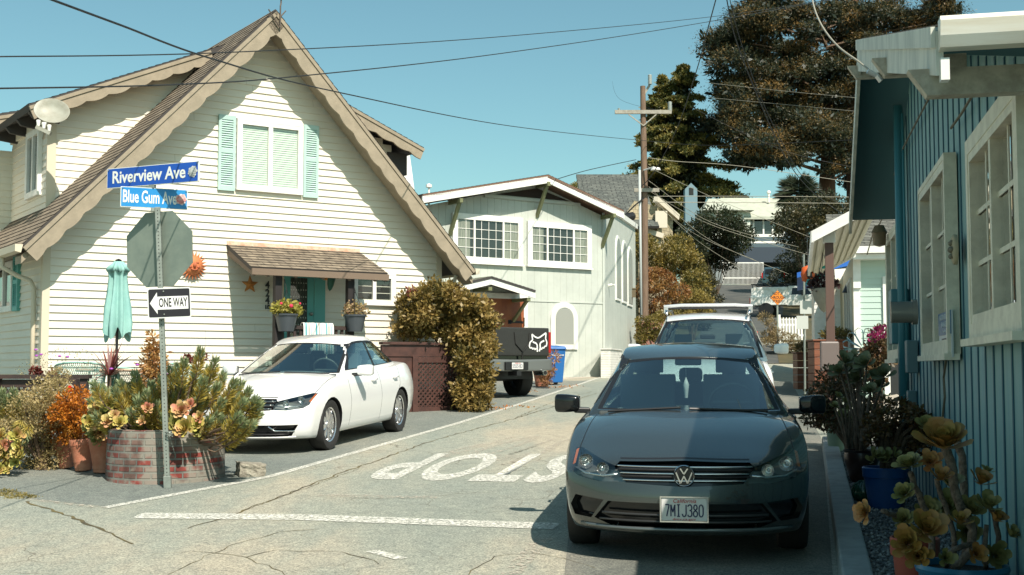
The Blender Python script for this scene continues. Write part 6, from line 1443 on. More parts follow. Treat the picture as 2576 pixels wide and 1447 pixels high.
tag(spires('spiky_shrub', st2, [needle_g, needle_y], None, 330, .09, .0065, .012, .62, .45), 'small bottlebrush sprig beside the dark deck rail at far left', 'shrub')
# concrete block
q = gnd(622, 1200); b = B(); b.v = []; bm = bmesh.new(); bmesh.ops.create_cube(bm, size=1); bmesh.ops.subdivide_edges(bm, edges=bm.edges, cuts=4, use_grid_fill=True)
for v in bm.verts: v.co += V((random.uniform(-.03, .03), random.uniform(-.03, .03), random.uniform(-.04, .04))); v.co = V((v.co.x * .27, v.co.y * .36, v.co.z * .14))
me = bpy.data.meshes.new('concrete_block'); bm.to_mesh(me); bm.free(); o = link('concrete_block', me, mat('rough_concrete', (.33, .31, .25), .95, c2=(.22, .20, .16), sc=12, bump=1, bsc=40)); o.location = (q.x, q.y + .15, gz(q.y) + .07); o.rotation_euler = (0, R(4), R(20)); tag(o, 'broken concrete block on the asphalt right of the brick planter', 'concrete block')
# ================================================================ deck on the left, patio furniture
dq = at(0, 948, 15.8); dk = thing('deck_fence', 'dark brown lattice deck fence with flat cap at the left edge', 'fence', (-6.6, 15.6, gz(15.6)), R(3))
zt_ = at(50, 947, 15.6).z - gz(15.6)
b = B(); b.box((-2.2, -.08, zt_ - .03), (1.25, .10, zt_ + .02)); mk('top_cap', b, darkwood, dk)
b = B(); b.box((-2.2, -.02, 0), (1.2, .02, .12)); b.box((-2.2, -.02, zt_ - .14), (1.2, .02, zt_ - .04)); mk('rail', b, darkwood, dk)
for i in range(4): b = B(); b.box((-2.1 + i * 1.08, -.05, 0), (-2.01 + i * 1.08, .04, zt_ - .03)); mk('post', b, darkwood, dk)
b = B()
for i in range(60):
    x_ = -2.2 + i * .08
    for s_ in (-1, 1):
        xa, za, xb, zb_ = x_, .1, x_ + s_ * .6, .7; xa2, xb2 = max(-2.2, min(1.2, xa)), max(-2.2, min(1.2, xb))
        b.beam((xa2, -.01 * s_, .1), (xb2, -.01 * s_, .1 + (zt_ - .2) * abs(xb2 - xa2) / .6 if abs(xb2 - xa2) < .6 else zt_ - .1), .03, .006, up=(0, 1, 0))
mk('lattice', b, darkwood, dk)
q = at(180, 975, 14.6); b = B(); b.box((-.075, -.075, 0), (.075, .075, at(180, 953, 14.6).z - gz(14.6)))
po = thing('reflector_post', 'short dark wooden post carrying a round red reflector', 'post', (q.x, q.y, gz(q.y))); mk('post', b, darkwood, po, bev=.01)
zc = at(182, 978, 14.6).z - gz(14.6); b = B(); b.prism([(.055 * math.cos(t), -.082, zc + .055 * math.sin(t)) for t in np.linspace(0, 6.283, 20, endpoint=False)], (0, .006, 0)); b.prism([(-.05, -.081, zc + .02), (0, -.081, zc + .085), (.05, -.081, zc + .02)][::-1], (0, .005, 0)); mk('reflector_rim', b, white, po)
b = B(); b.prism([(.042 * math.cos(t), -.088, zc + .042 * math.sin(t)) for t in np.linspace(0, 6.283, 20, endpoint=False)], (0, .005, 0)); mk('reflector', b, mat('reflector_red', (.7, .01, .01), .2), po)
mintm = mat('mint_metal', (.30, .52, .46), .45)
patio = B(); 
def mesh_chair(px_, py_, d_, rz, lab):
    q = at(px_, py_, d_); zb = gz(d_) + .15; t = thing('patio_chair', lab, 'chair', (q.x, q.y, zb), rz, 'mesh patio chairs'); H = q.z - zb
    # barrel back of woven wire: hoop from arm to arm, higher in the middle
    b = B(); hoop = [(.33 * math.sin(a), -.02 - .28 * math.cos(a), H - .10 * (abs(a) / 1.9) ** 2) for a in np.linspace(-1.9, 1.9, 25)]; b.tube(hoop, .014, 6); low = [(x * .8, y * .8, .44) for x, y, z in hoop]; b.tube(low, .01, 6)
    for s_ in (0, 24): b.tube([hoop[s_], low[s_], (low[s_][0] * 1.1, low[s_][1] * 1.1, 0)], .012, 6)
    b.tube([low[8], (low[8][0] * 1.1, low[8][1] * 1.2, 0)], .012, 6); b.tube([low[16], (low[16][0] * 1.1, low[16][1] * 1.2, 0)], .012, 6); mk('frame', b, mintm, t, smooth=True)
    b = B(); N = 46
    def pt(u, v_): a = -1.9 + 3.8 * u; z1 = H - .10 * (abs(a) / 1.9) ** 2; k = .8 + .2 * v_; return V((.33 * math.sin(a) * k, (-.02 - .28 * math.cos(a)) * k, .44 + (z1 - .44) * v_))
    for i in range(N):
        for s_ in (-1, 1):
            pts = [pt(min(1, max(0, i / N + s_ * .16 * v_)), v_) for v_ in (0, .25, .5, .75, 1)]
            if len(set(round(p.x, 4) for p in pts)) > 2: b.tube(pts, .0042, 3, caps=False)
    mk('wire_back', b, mintm, t)
    b = B()
    for i in range(18): x_ = -.24 + .48 * i / 17; w_ = math.sqrt(max(0, .25 ** 2 - x_ ** 2)); b.tube([(x_, -w_, .44), (x_, w_, .44)], .003, 3); b.tube([(-w_, x_, .44), (w_, x_, .44)], .003, 3)
    mk('seat', b, mintm, t)
mesh_chair(205, 912, 16.6, R(10), 'mint wire mesh patio chair nearest the dark deck fence')
mesh_chair(330, 925, 17.2, R(-30), 'mint wire mesh patio chair right of the umbrella pole')
mesh_chair(452, 915, 17.6, R(-20), 'mint wire mesh patio chair mostly hidden behind the bottlebrush shrub')
q = at(292, 930, 17.0); t = thing('patio_table', 'pale tan edged round patio table under the closed umbrella', 'table', (q.x, q.y, gz(17) + .15)); H = at(290, 928, 17).z - gz(17) - .15
b = B(); b.lathe([(0, H), (.52, H), (.54, H - .02), (.52, H - .04), (0, H - .04)], 36); mk('tabletop', b, mat('table_tan', (.50, .36, .25), .5), t, smooth=True, auto=40)
for i in range(4): a = i * math.pi / 2 + .4; b = B(); b.tube([(.35 * math.cos(a), .35 * math.sin(a), H - .03), (.42 * math.cos(a), .42 * math.sin(a), 0)], .014, 6); mk('leg', b, mintm, t)
# umbrella
q = at(294, 860, 17.0); um = thing('patio_umbrella', 'closed mint green patio umbrella standing on the deck', 'umbrella', (q.x, q.y, gz(17) + .15)); zt_, zb_ = at(290, 658, 17).z - gz(17) - .15, at(290, 855, 17).z - gz(17) - .15
b = B(); b.tube([(0, 0, 0), (0, 0, zt_ + .02)], .02, 8); mk('pole', b, black, um); b = B(); b.lathe([(0, zt_ + .04), (.05, zt_ + .02), (.03, zt_), (0, zt_)], 10); b.lathe([(.26, 0), (.26, .06), (.04, .09), (.04, .3)], 16); mk('base', b, black, um)
b = B(); nn = 64; rows = [(0, .055), (.04, .10), (.09, .15), (.125, .13), (.2, .105), (.4, .12), (.6, .15), (.8, .165), (1.0, .155)]
for j, (t_, r_) in enumerate(rows):
    for i in range(nn):
        a = 2 * math.pi * i / nn; fold = 1 + (.28 if j > 3 else .12) * math.cos(8 * a + j * .15) + .08 * math.sin(3 * a + j); dz = -.045 * math.cos(8 * a) * (1 if j > 6 else 0) - (.06 * abs(math.sin(4 * a)) if j in (2,) else 0)
        b.v.append((r_ * fold * math.cos(a), r_ * fold * math.sin(a), zt_ - (zt_ - zb_) * t_ * (1 - .06 * (math.cos(5 * a) + 1) * (1 if j > 7 else 0)) + dz))
b.f = [(j * nn + i, j * nn + (i + 1) % nn, (j + 1) * nn + (i + 1) % nn, (j + 1) * nn + i) for j in range(len(rows) - 1) for i in range(nn)]; b.m = [0] * len(b.f)
mk('canopy', b, mat('mint_canvas', (.27, .49, .45), .85, c2=(.22, .43, .40), sc=5), um, smooth=True)
# cordyline
b = B(); g = random.Random(12); q = at(275, 945, 16.2)
for i in range(46):
    a = g.uniform(0, 6.283); el = g.uniform(.25, 1.45); L_ = g.uniform(.30, .62); d_ = V((math.cos(a) * math.cos(el), math.sin(a) * math.cos(el), math.sin(el))); s_ = V((-math.sin(a), math.cos(a), 0)) * .016; o = len(b.v)
    for u in (0, .35, .7, 1): p = d_ * L_ * u + V((0, 0, -.22 * u * u * math.cos(el))); k = (.6, 1, .7, .05)[(0, .35, .7, 1).index(u)]; b.v += [tuple(q + p + s_ * k), tuple(q + p - s_ * k)]
    b.f += [(o + 2 * j, o + 2 * j + 1, o + 2 * j + 3, o + 2 * j + 2) for j in range(3)]; b.m += [0] * 3
c_ = mk('cordyline', b, leafmat('cordyline_red', [(.20, .05, .035), (.12, .03, .03), (.30, .10, .06)], .2)); tag(c_, 'spiky dark red cordyline growing beside the umbrella pole', 'plant'); b = B(); b.tube([(q.x, q.y, gz(q.y)), tuple(q)], .03, 6); mk('stem', b, barkm, c_)
lv = leafcloud('flower_vine', pclumps([(120, 900), (150, 885), (180, 915), (100, 925), (70, 930), (210, 895), (230, 930)], 16.3, .2, .14), 520, .022, leafmat('thin_leaf', [(.35, .30, .18), (.22, .22, .10)]), None, .5); tag(lv, 'thin trailing vine with small purple flowers at the house corner', 'vine')
b = B()
for x_, y_ in ((92, 895), (103, 892), (150, 896), (170, 898), (345, 918), (280, 928), (420, 942), (90, 880)): b.ball(at(x_, y_, 16.0 if x_ < 200 else 15), .018, 4, sc=(1.4, 1, .8))
mk('purple_blossoms', b, mat('purple_petal', (.36, .06, .42), .6), lv)
lv = leafcloud('low_dark_succulent', pclumps([(100, 938), (130, 940), (85, 942)], 15.9, .1, .07), 500, .03, L_red, None, .8); tag(lv, 'low dark maroon succulent on top of the deck fence', 'succulent')
lv = leafcloud('dark_leaf_plant', pclumps([(488, 902), (470, 898), (505, 905), (1, 1)][:3], 18.2, .1, .07), 500, .035, L_red, None, .6); tag(lv, 'small maroon leaved plant between bottlebrush tips and siding', 'plant')
# ================================================================ lattice enclosure of the porch and the hedge
A_ = gnd(1157, 1031); Fl = Frame((A_.x, A_.y), H1.a); e_ = Fl.px(958, 850).x; zt_ = Fl.px(1060, 868).z; z0_ = gz(A_.y) - .02
lt = thing('lattice_fence', 'dark red brown lattice skirt and rail of the porch stairs', 'fence', Fl.o, H1.a)
xm = Fl.px(1046, 950).x
b = B(); b.box((e_, -.09, zt_ - .0), (.06, .08, zt_ + .05)); b.box((e_, -.05, zt_ - .22), (.02, .02, zt_ - .005)); mk('top_rail', b, brownpaint, lt, bev=.004)
for x_ in (-.11, xm - .1): b = B(); b.box((x_, -.07, z0_), (x_ + .11, .05, zt_ - .221)); mk('post', b, brownpaint, lt, bev=.004)
b = B(); b.box((xm, -.05, z0_), (-.11, .02, z0_ + .09)); b.box((xm, -.05, zt_ - .33), (-.11, .02, zt_ - .225)); b.box((e_, -.03, z0_), (xm - .1, .02, zt_ - .22)); mk('rail', b, brownpaint, lt)
b = B(); w_ = -.11 - xm; h_ = zt_ - .33 - (z0_ + .09); n_ = 0; sp_ = .10
def clip(x0, z0, dx):  # 45 degree lath inside the panel
    t0, t1 = 0.0, 9.0
    for p, d_, lo, hi in ((x0, dx, 0, w_), (z0, 1, 0, h_)):
        a, c = (lo - p) / d_, (hi - p) / d_; a, c = min(a, c), max(a, c); t0, t1 = max(t0, a), min(t1, c)
    return (x0 + dx * t0, z0 + t0), (x0 + dx * t1, z0 + t1), t1 > t0
for s_ in (-1, 1):
    for i in range(-30, 60):
        p, q, ok = clip(i * sp_, 0, s_)
        if ok: b.beam((xm + p[0], -.02 - .007 * s_, z0_ + .09 + p[1]), (xm + q[0], -.02 - .007 * s_, z0_ + .09 + q[1]), .035, .007, up=(0, 1, 0))
mk('lattice', b, brownpaint, lt)
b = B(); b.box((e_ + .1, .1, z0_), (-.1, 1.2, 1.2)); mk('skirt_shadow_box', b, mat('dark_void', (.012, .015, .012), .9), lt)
q = gnd(1195, 1022)
pts = [(1035, 760), (1060, 750), (1090, 745), (1120, 745), (1150, 755), (1180, 765), (1205, 785), (1222, 810), (1040, 790), (1075, 785), (1110, 785), (1150, 790), (1190, 810), (1030, 820), (1065, 820), (1100, 825), (1140, 825), (1175, 840), (1210, 850), (1160, 865), (1195, 880), (1215, 880), (1175, 905), (1205, 915), (1190, 945), (1210, 945), (1180, 975), (1200, 985), (1185, 1010), (1205, 1005)]
hd = bush('vine_hedge', 'big overgrown hedge with curled golden leaves over the lattice fence', pclumps(pts, 23.3, .30, .25), 24000, .085, L_hedge, (q.x, q.y + .1, gz(q.y)), asp=.5, hollow=.35, jit=.9, cat='hedge')
lv = leafcloud('hedge_blossom', pclumps([(1040, 728), (1118, 735), (1136, 735), (1040, 745)], 23.1, .1, .10), 260, .07, L_red, None, .5); tag(lv, 'reddish shoots sticking up from the top of the golden hedge', 'plant')
lv = leafcloud('ground_weeds', pclumps([(1175, 1020), (1205, 1015), (1160, 1010), (1220, 985)], 23.0, .1, .13), 700, .09, L_hedge, None, .3); tag(lv, 'leafy weeds at the foot of the golden hedge', 'plant')
# hanging baskets
def basket(px_, py_, lab, m, n_, sz, rr):
    q = H1.w(H1.px(px_, py_, -1.15)); t = thing('hanging_basket', lab, 'hanging basket', q, H1.a, 'hanging baskets on the porch')
    b = B(); b.lathe([(0, -.30), (.13, -.30), (.135, -.28), (.19, -.03), (.205, -.03), (.21, 0), (.19, 0)], 24); mk('pot', b, mat('slate_plastic', (.06, .07, .08), .45), t, smooth=True, auto=40)
    b = B(); top = (0, .0, .42); [b.tube([(.18 * math.cos(a), .18 * math.sin(a), 0), top], .005, 4) for a in (0, 2.1, 4.2)]; b.tube([top, (0, .1, .6)], .008, 4); mk('hanger', b, black, t)
    leafcloud('plant', [(0, 0, .10, *rr), (-.12, 0, .06, rr[0] * .6, rr[1] * .6, rr[2] * .6), (.14, 0, .05, rr[0] * .6, rr[1] * .6, rr[2] * .6)], n_, sz, m, t, asp=.8)
    return t
t = basket(720, 790, 'left hanging basket with leafy yellow green plant and red blooms', leafmat('leaf_lime', [(.42, .38, .08), (.30, .28, .05), (.52, .44, .14)]), 900, .055, (.24, .2, .12))
b = B(); b.ball((.0, -.2, .13), .035, 5); b.ball((-.16, -.15, .17), .025, 5); b.ball((.2, -.12, .18), .02, 5); mk('red_blossom', b, mat('red_petal', (.65, .03, .08), .6), t)
basket(893, 792, 'right hanging basket with sparse dry reddish stems', leafmat('leaf_dry', [(.40, .22, .14), (.34, .28, .10), (.45, .30, .2)]), 420, .045, (.2, .17, .14))
# blue bin and pot by the garage
q = gnd(1388, 968); bn = thing('recycling_bin', 'blue wheeled recycling bin beside the dark pickup', 'bin', (q.x, q.y, gz(q.y)), R(20)); bl = mat('bin_blue', (.015, .12, .36), .45)
b = B(); b.add([(-.22, -.26, .06), (.22, -.26, .06), (.22, .26, .06), (-.22, .26, .06), (-.28, -.33, .95), (.28, -.33, .95), (.28, .33, .95), (-.28, .33, .95)], [(3, 2, 1, 0), (4, 5, 6, 7), (0, 1, 5, 4), (1, 2, 6, 5), (2, 3, 7, 6), (3, 0, 4, 7)]); mk('bin_body', b, bl, bn, bev=.02)
b = B(); b.add([(-.30, -.37, .95), (.30, -.37, .95), (.30, .36, .95), (-.30, .36, .95), (-.27, -.33, 1.03), (.27, -.33, 1.03), (.27, .33, 1.07), (-.27, .33, 1.07)], [(3, 2, 1, 0), (4, 5, 6, 7), (0, 1, 5, 4), (1, 2, 6, 5), (2, 3, 7, 6), (3, 0, 4, 7)]); mk('lid', b, bl, bn, bev=.02)
for s_ in (-1, 1): b = B(); b.tube([(s_ * .2, .28, .12), (s_ * .26, .28, .12)], .12, 16); mk('wheel', b, black, bn)
text('bin_lettering', 'GreenWaste', .085, white, bn, M.Translation((0, -.335, .80)) @ M.Rotation(R(84), 4, 'X'), 1)
q = gnd(1362, 972); pt2 = lathe_pot('terracotta_pot', 'square shouldered terracotta pot beneath the pickup bumper corner', (q.x, q.y - .3, gz(q.y)), .24, .46, terracotta, potm)
lv = leafcloud('potted_grass', pclumps([(1375, 950), (1385, 930), (1388, 905), (1370, 940), (1380, 960)], 31.5, .1, .15), 700, .10, leafmat('rust_leaf', [(.38, .14, .06), (.42, .24, .10), (.25, .12, .06)]), None, .25); tag(lv, 'rusty wispy plant growing against the blue bin', 'plant')
lv = leafcloud('dry_litter', [(*gnd(x_, y_), .35, .35, .03) for x_, y_ in ((1330, 985), (1410, 976), (1440, 972), (1300, 1025), (1230, 1030))], 260, .05, L_orange, None, .5); struct(lv, 'stuff'); lv.name = 'leaf_litter'
lv = leafcloud('moss_patch', [(*gnd(x_, y_), .16, .12, .02) for x_, y_ in ((5, 1238), (30, 1245), (55, 1252))], 1500, .02, leafmat('moss', [(.20, .17, .05), (.32, .25, .08)]), None, .5); struct(lv, 'stuff')
# ================================================================ plants and pots along the blue cottage
def gp(px_, d_, dz=0): return V(((px_ - CX) / 3106.6 * d_, d_, gz(d_) + dz))
def base(px_, d_): return gp(px_, d_, .07)
blpot = mat('glazed_blue', (.01, .13, .24), .3, c2=(.012, .11, .20), sc=3)
q = base(2408, 6.35); t1 = lathe_pot('glazed_pot', 'large glossy blue pot in the bottom right corner holding the aeonium', q, .225, at(2408, 1418, 6.35).z - q.z, blpot, [(.72, 0), (.80, .3), (.90, .7), (.95, .86), (1.0, .88), (1.03, .94), (1.0, 1), (.93, 1), (.9, .9)])
q = base(2292, 6.9); lathe_pot('terracotta_pot', 'red clay pot tucked behind the glossy blue pot', q, .13, at(2292, 1352, 6.9).z - q.z, mat('red_clay', (.30, .06, .035), .7), None)
q = base(2222, 10.6); prf = [(.72, 0)] + [(.74 + .2 * i / 22 + (.012 if i % 2 else 0), .03 + .72 * i / 22) for i in range(23)] + [(1.0, .76), (1.02, .98), (.98, 1), (.9, 1), (.87, .9)]
lathe_pot('ribbed_pot', 'ribbed cobalt blue plastic pot holding the jade tree', q, .19, at(2222, 1175, 10.6).z - q.z, mat('cobalt_plastic', (.012, .075, .24), .45), prf)
q = base(2163, 12.2); lathe_pot('urn', 'dark brown glazed urn behind the ribbed blue pot', q, .17, at(2163, 1132, 12.2).z - q.z, mat('brown_glaze', (.035, .018, .015), .3), [(.55, 0), (.75, .25), (.95, .6), (1.0, .8), (.95, .93), (1.05, 1), (.95, 1), (.88, .9)])
q = base(2100, 15.3); lathe_pot('pale_pot', 'pale green pot at the far end of the gravel bed', q, .13, at(2100, 1052, 15.3).z - q.z, mat('celadon', (.22, .28, .20), .5), None)
q = base(2167, 10.9); b = B(); b.ball((0, 0, .09), .10, 9)
for k in range(9): a = k * math.pi / 9; b.tube([(.103 * math.sin(t) * math.cos(a), .103 * math.sin(t) * math.sin(a), .09 + .103 * math.cos(t)) for t in np.linspace(0, 6.283, 17)], .004, 4)
o = mk('glass_float', b, mat('green_glass', (.01, .06, .035), .2), smooth=True); o.location = q; tag(o, 'dark green netted glass float lying on the gravel', 'glass float')
# foreground aeonium with woody stems
aeo = mat('aeonium_ochre', (.24, .155, .03), .5, c2=(.32, .15, .04), sc=9); aeg = mat('aeonium_green', (.17, .17, .055), .5, c2=(.24, .21, .075), sc=8); aed = mat('aeonium_edge', (.20, .07, .03), .6)
aep = mat('aeonium_peach', (.46, .20, .07), .5, c2=(.36, .22, .075), sc=10)
stemm = mat('aeonium_stem', (.10, .07, .05), .85, c2=(.19, .145, .11), sc=25, bump=.8, bsc=60)
ae = thing('tree_aeonium', 'tall ochre leaved tree aeonium with bent woody stems in the glossy pot', 'succulent', base(2408, 6.35)); O_ = V(base(2408, 6.35))
def S_(pts, r0, r1, parent=ae, off=O_, d_=None):
    P = [at(x_, y_, dd) - off for x_, y_, dd in pts]; n_ = len(P); b = B(); Q = []
    for i in range(n_ - 1):
        for k in range(4): Q.append(P[i].lerp(P[i + 1], k / 4) + V((random.uniform(-.004, .004),) * 3))
    Q.append(P[-1]); m_ = len(Q); b.tube(Q, [r0 + (r1 - r0) * i / (m_ - 1) + .0015 * (i % 2) for i in range(m_)], 8); return mk('stem', b, stemm, parent, smooth=True)
S_([(2400, 1430, 6.3), (2440, 1390, 6.3), (2448, 1330, 6.28), (2425, 1290, 6.25), (2400, 1230, 6.2), (2395, 1170, 6.2), (2375, 1120, 6.2)], .022, .024)
S_([(2380, 1425, 6.3), (2385, 1395, 6.2), (2410, 1378, 6.2), (2440, 1370, 6.25)], .014, .012)
S_([(2400, 1400, 6.35), (2400, 1340, 6.35), (2370, 1250, 6.3), (2355, 1205, 6.3)], .014, .012)
S_([(2345, 1400, 6.4), (2345, 1320, 6.4), (2300, 1220, 6.35), (2290, 1190, 6.3)], .018, .014)
S_([(2480, 1430, 6.35), (2478, 1380, 6.3), (2482, 1320, 6.3)], .013, .012)
S_([(2510, 1420, 6.4), (2512, 1350, 6.4), (2500, 1290, 6.4), (2470, 1260, 6.4)], .015, .012)
S_([(2430, 1400, 6.5), (2425, 1250, 6.6), (2420, 1150, 6.6), (2400, 1090, 6.6), (2385, 1085, 6.55)], .022, .02)
S_([(2310, 1375, 6.75), (2290, 1330, 6.7), (2255, 1300, 6.6), (2220, 1285, 6.5)], .014, .012)
g = random.Random(21); rl = [  # x,y,d, normal, r, n, material, cup
    (2375, 1130, 6.15, (-.2, -.5, .9), .155, 22, 0, .7), (2290, 1175, 6.25, (-.45, -.35, .9), .085, 26, 1, .2), (2340, 1165, 6.3, (-.3, -.8, .5), .07, 16, 3, .4), (2278, 1245, 6.3, (-.6, -.7, .6), .07, 20, 1, .5), (2180, 1290, 6.45, (-1, -.6, .2), .075, 18, 3, .2),
    (2365, 1210, 6.15, (-.1, -.5, .9), .075, 12, 0, .9), (2390, 1225, 6.3, (0, -.4, .9), .08, 16, 1, .7), (2285, 1370, 6.05, (-.5, -.8, .5), .10, 16, 0, .6), (2325, 1340, 6.0, (0, -.8, .7), .115, 16, 0, .7), (2310, 1400, 6.0, (-.3, -.9, .2), .085, 12, 0, .6), (2465, 1220, 6.2, (.2, -.5, .9), .085, 14, 0, .8), (2480, 1190, 6.4, (.3, -.3, .9), .045, 14, 1, .6), (2480, 1280, 6.2, (.1, -.6, .8), .09, 14, 1, .8), (2500, 1310, 6.2, (.4, -.5, .8), .07, 12, 0, .8), (2415, 1320, 6.1, (-.1, -.5, .9), .075, 10, 0, 1.0), (2440, 1290, 6.3, (0, -.7, .6), .09, 16, 1, .7), (2275, 1310, 6.6, (-.4, -.7, .5), .07, 16, 1, .6), (2330, 1290, 6.6, (0, -.8, .5), .09, 18, 1, .5), (2380, 1280, 6.65, (0, -.8, .5), .10, 18, 1, .5), (2450, 1395, 6.1, (.1, -.9, .3), .07, 12, 0, .7), (2375, 1405, 6.05, (0, -.9, .3), .06, 12, 1, .7), (2540, 1350, 6.3, (.4, -.5, .8), .07, 12, 1, .8), (2335, 1080, 6.9, (-.2, -.6, .8), .08, 24, 1, .9), (2430, 1340, 6.5, (0, -1, .2), .10, 14, 1, .5), (2500, 1400, 6.4, (0, -1, .2), .09, 14, 1, .5)]
for i, (x_, y_, dd, nn_, r_, k, mi, cu) in enumerate(rl):
    b = B(); rosette(b, at(x_, y_, dd) - O_, nn_, r_ * 1.08, int(k * 1.9), cu, 0, .56, seed=i); mk('rosette', b, (aeo, aeg, aed, aep)[mi], ae, smooth=True)
b = B(); 
# jade tree
dkl = leafmat('jade_leaf', [(.13, .055, .015), (.09, .07, .02), (.17, .08, .03), (.06, .05, .02)], .1)
q = base(2222, 10.6)
bush('jade_tree', 'bushy dark reddish jade tree in the ribbed cobalt pot', pclumps([(2200, 1060), (2230, 1045), (2260, 1035), (2290, 1045), (2320, 1060), (2215, 1085), (2250, 1080), (2285, 1090), (2320, 1100), (2335, 1075), (2240, 1110), (2275, 1125), (2310, 1130), (2200, 1100), (2300, 1065)], 10.5, .25, .10), 4200, .032, dkl, (q.x, q.y, q.z + .3), asp=.75, hollow=.3, cat='succulent')
b = B(); 
for i in range(7): rosette(b, at(2195 + 18 * (i % 4), 1150 + 12 * (i // 4), 10.3), (random.uniform(-.6, .6), -.7, .7), .085, 12, .9, 0, .55, seed=i)
tag(mk('broadleaf_succulent', b, aeg, smooth=True), 'broad green succulent leaves at the rim of the cobalt pot', 'succulent')
def rosbush(name, lab, pts, d_, dj, r_, m_, bpx, bd, n_=22, seed=1):
    g = random.Random(seed); q = base(bpx, bd); t = thing(name, lab, 'succulent', q); 
    for i, (x_, y_) in enumerate(pts):
        p = at(x_, y_, d_ + g.uniform(-dj, dj)) - q; b = B(); rosette(b, p, (g.uniform(-.7, .3), -.6, .8), r_ * g.uniform(.7, 1.3), n_, .5, 0, .6, seed=i + seed); mk('rosette', b, m_, t, smooth=True)
        b = B(); b.tube([(g.uniform(-.04, .04), g.uniform(-.04, .04), .1), V((p.x * .3, p.y * .3, p.z * .55)), p], [.02, .014, .010], 6); mk('stem', b, barkm, t, smooth=True)
    return t
rosbush('tree_aeonium', 'grey green tree aeonium on a thick stem behind the jade tree', [(2125, 915), (2150, 905), (2140, 935), (2165, 930), (2115, 940), (2180, 920), (2195, 955), (2160, 960), (2215, 975), (2190, 990), (2225, 950)], 12.3, .3, .12, mat('aeonium_sage', (.15, .16, .075), .55, c2=(.20, .19, .09), sc=8), 2163, 12.2, 22, 5)
rosbush('tree_aeonium', 'low aeonium with pale rosettes left of the dark urn', [(2108, 1000), (2125, 1015), (2100, 1025), (2140, 1030), (2155, 1055), (2120, 1050)], 13.4, .3, .09, aeg, 2130, 13.4, 20, 8)
dk2 = leafmat('dark_leaf', [(.05, .05, .02), (.10, .075, .02), (.14, .06, .03), (.035, .04, .02)], .15)
q = base(2150, 14); bush('mixed_shrub', 'tangled dark shrub between the porch post and aeoniums', pclumps([(2060, 985), (2075, 1000), (2090, 960), (2110, 975), (2070, 1030), (2095, 1040), (2130, 985), (2055, 1050), (2140, 1060), (2080, 1060), (2165, 1010), (2190, 1040), (2170, 1090), (2215, 1010)], 14.3, .5, .15), 5200, .05, dk2, (q.x, q.y, q.z))
q = base(2215, 16.0); bv = bush('bougainvillea', 'bougainvillea with magenta blooms against the blue wall', pclumps([(2200, 880), (2215, 870), (2205, 910), (2190, 930), (2220, 900), (2180, 900), (2210, 850), (2195, 960)], 15.6, .25, .16), 2600, .055, leafmat('boug_leaf', [(.07, .06, .02), (.13, .08, .03), (.10, .04, .02)]), (q.x, q.y, q.z))
o = leafcloud('magenta_bloom', [(*(at(x_, y_, 15.2) - V((q.x, q.y, q.z))), .09, .09, .06) for x_, y_ in ((2222, 832), (2205, 845), (2212, 838), (2196, 852))], 130, .04, leafmat('magenta', [(.22, .01, .07), (.32, .02, .12)]), bv, .8)
# wind spinner
q = at(2172, 878, 17.5); ws = thing('wind_spinner', 'metal flower wind spinner with curled petals beside the porch', 'wind spinner', (q.x, q.y, gz(q.y))); hz_ = q.z - gz(q.y)
spm = mat('patina_metal', (.06, .13, .15), .3, .7, c2=(.12, .20, .21), sc=20)
b = B(); b.tube([(0, .03, 0), (0, .03, hz_)], .012, 6); b.ball((0, 0, hz_), .03, 6); mk('pole', b, black, ws)
for i in range(12):
    a = i * 2 * math.pi / 12; b = B(); d_ = V((math.cos(a), 0, math.sin(a))); s_ = V((-math.sin(a), 0, math.cos(a)))
    P = []
    for u in np.linspace(0, 1, 12): c_ = V((0, 0, hz_)) + d_ * (.04 + .20 * min(u, .6) / .6) + (s_ * .0); k = max(0, u - .6) / .4 * 5.2; c_ += d_ * .06 * math.sin(k) + s_ * .06 * (1 - math.cos(k)); P.append(c_)
    o_ = 0; w_ = [.008, .02, .03, .034, .034, .03, .028, .026, .022, .02, .016, .008]
    for c_, ww in zip(P, w_): b.v += [tuple(c_ + V((0, -ww, 0)) + s_ * ww * .6), tuple(c_ + V((0, ww, 0)) - s_ * ww * .6)]
    b.f = [(2 * j, 2 * j + 1, 2 * j + 3, 2 * j + 2) for j in range(11)]; b.m = [0] * 11; mk('petal', b, spm, ws, smooth=True)
# timber planters
cedar = mat('cedar_boards', (.20, .065, .03), .6, c2=(.14, .045, .022), sc=4, st=(.4, .4, 3), bump=.1)
def tplanter(x0, x1, yt, d_, dep, lab, nb):
    a, c = gp(x0, d_), gp(x1, d_); h_ = at((x0 + x1) / 2, yt, d_).z - gz(d_); w_ = c.x - a.x; t = thing('timber_planter', lab, 'planter', ((a.x + c.x) / 2, d_, gz(d_)), 0, 'cedar planters by the porch')
    k = h_ / nb
    for i in range(nb): b = B(); b.box((-w_ / 2, 0, i * k + .006), (w_ / 2, dep, (i + 1) * k - .006)); mk('board', b, cedar, t, bev=.006)
    b = B(); b.box((-w_ / 2 - .03, -.03, h_ - .0), (w_ / 2 + .03, dep + .03, h_ + .035)); mk('rim', b, cedar, t, bev=.006)
    return t, w_, h_
t, w_, h_ = tplanter(2006, 2057, 889, 31.0, .5, 'smaller square cedar planter standing nearest the street', 5)
leafcloud('dry_grass', [(0, .25, h_ + .12, .22, .2, .12)], 500, .13, leafmat('hay', [(.20, .14, .06), (.12, .10, .04)]), t, .15, up=.8)
t, w_, h_ = tplanter(2049, 2134, 858, 27.5, .6, 'long cedar planter behind the brown porch post', 7)
leafcloud('planter_greens', [(.2, .3, h_ + .12, .35, .2, .14)], 700, .1, leafmat('ochre_leaf', [(.25, .20, .06), (.14, .12, .04)]), t, .3, up=.5)
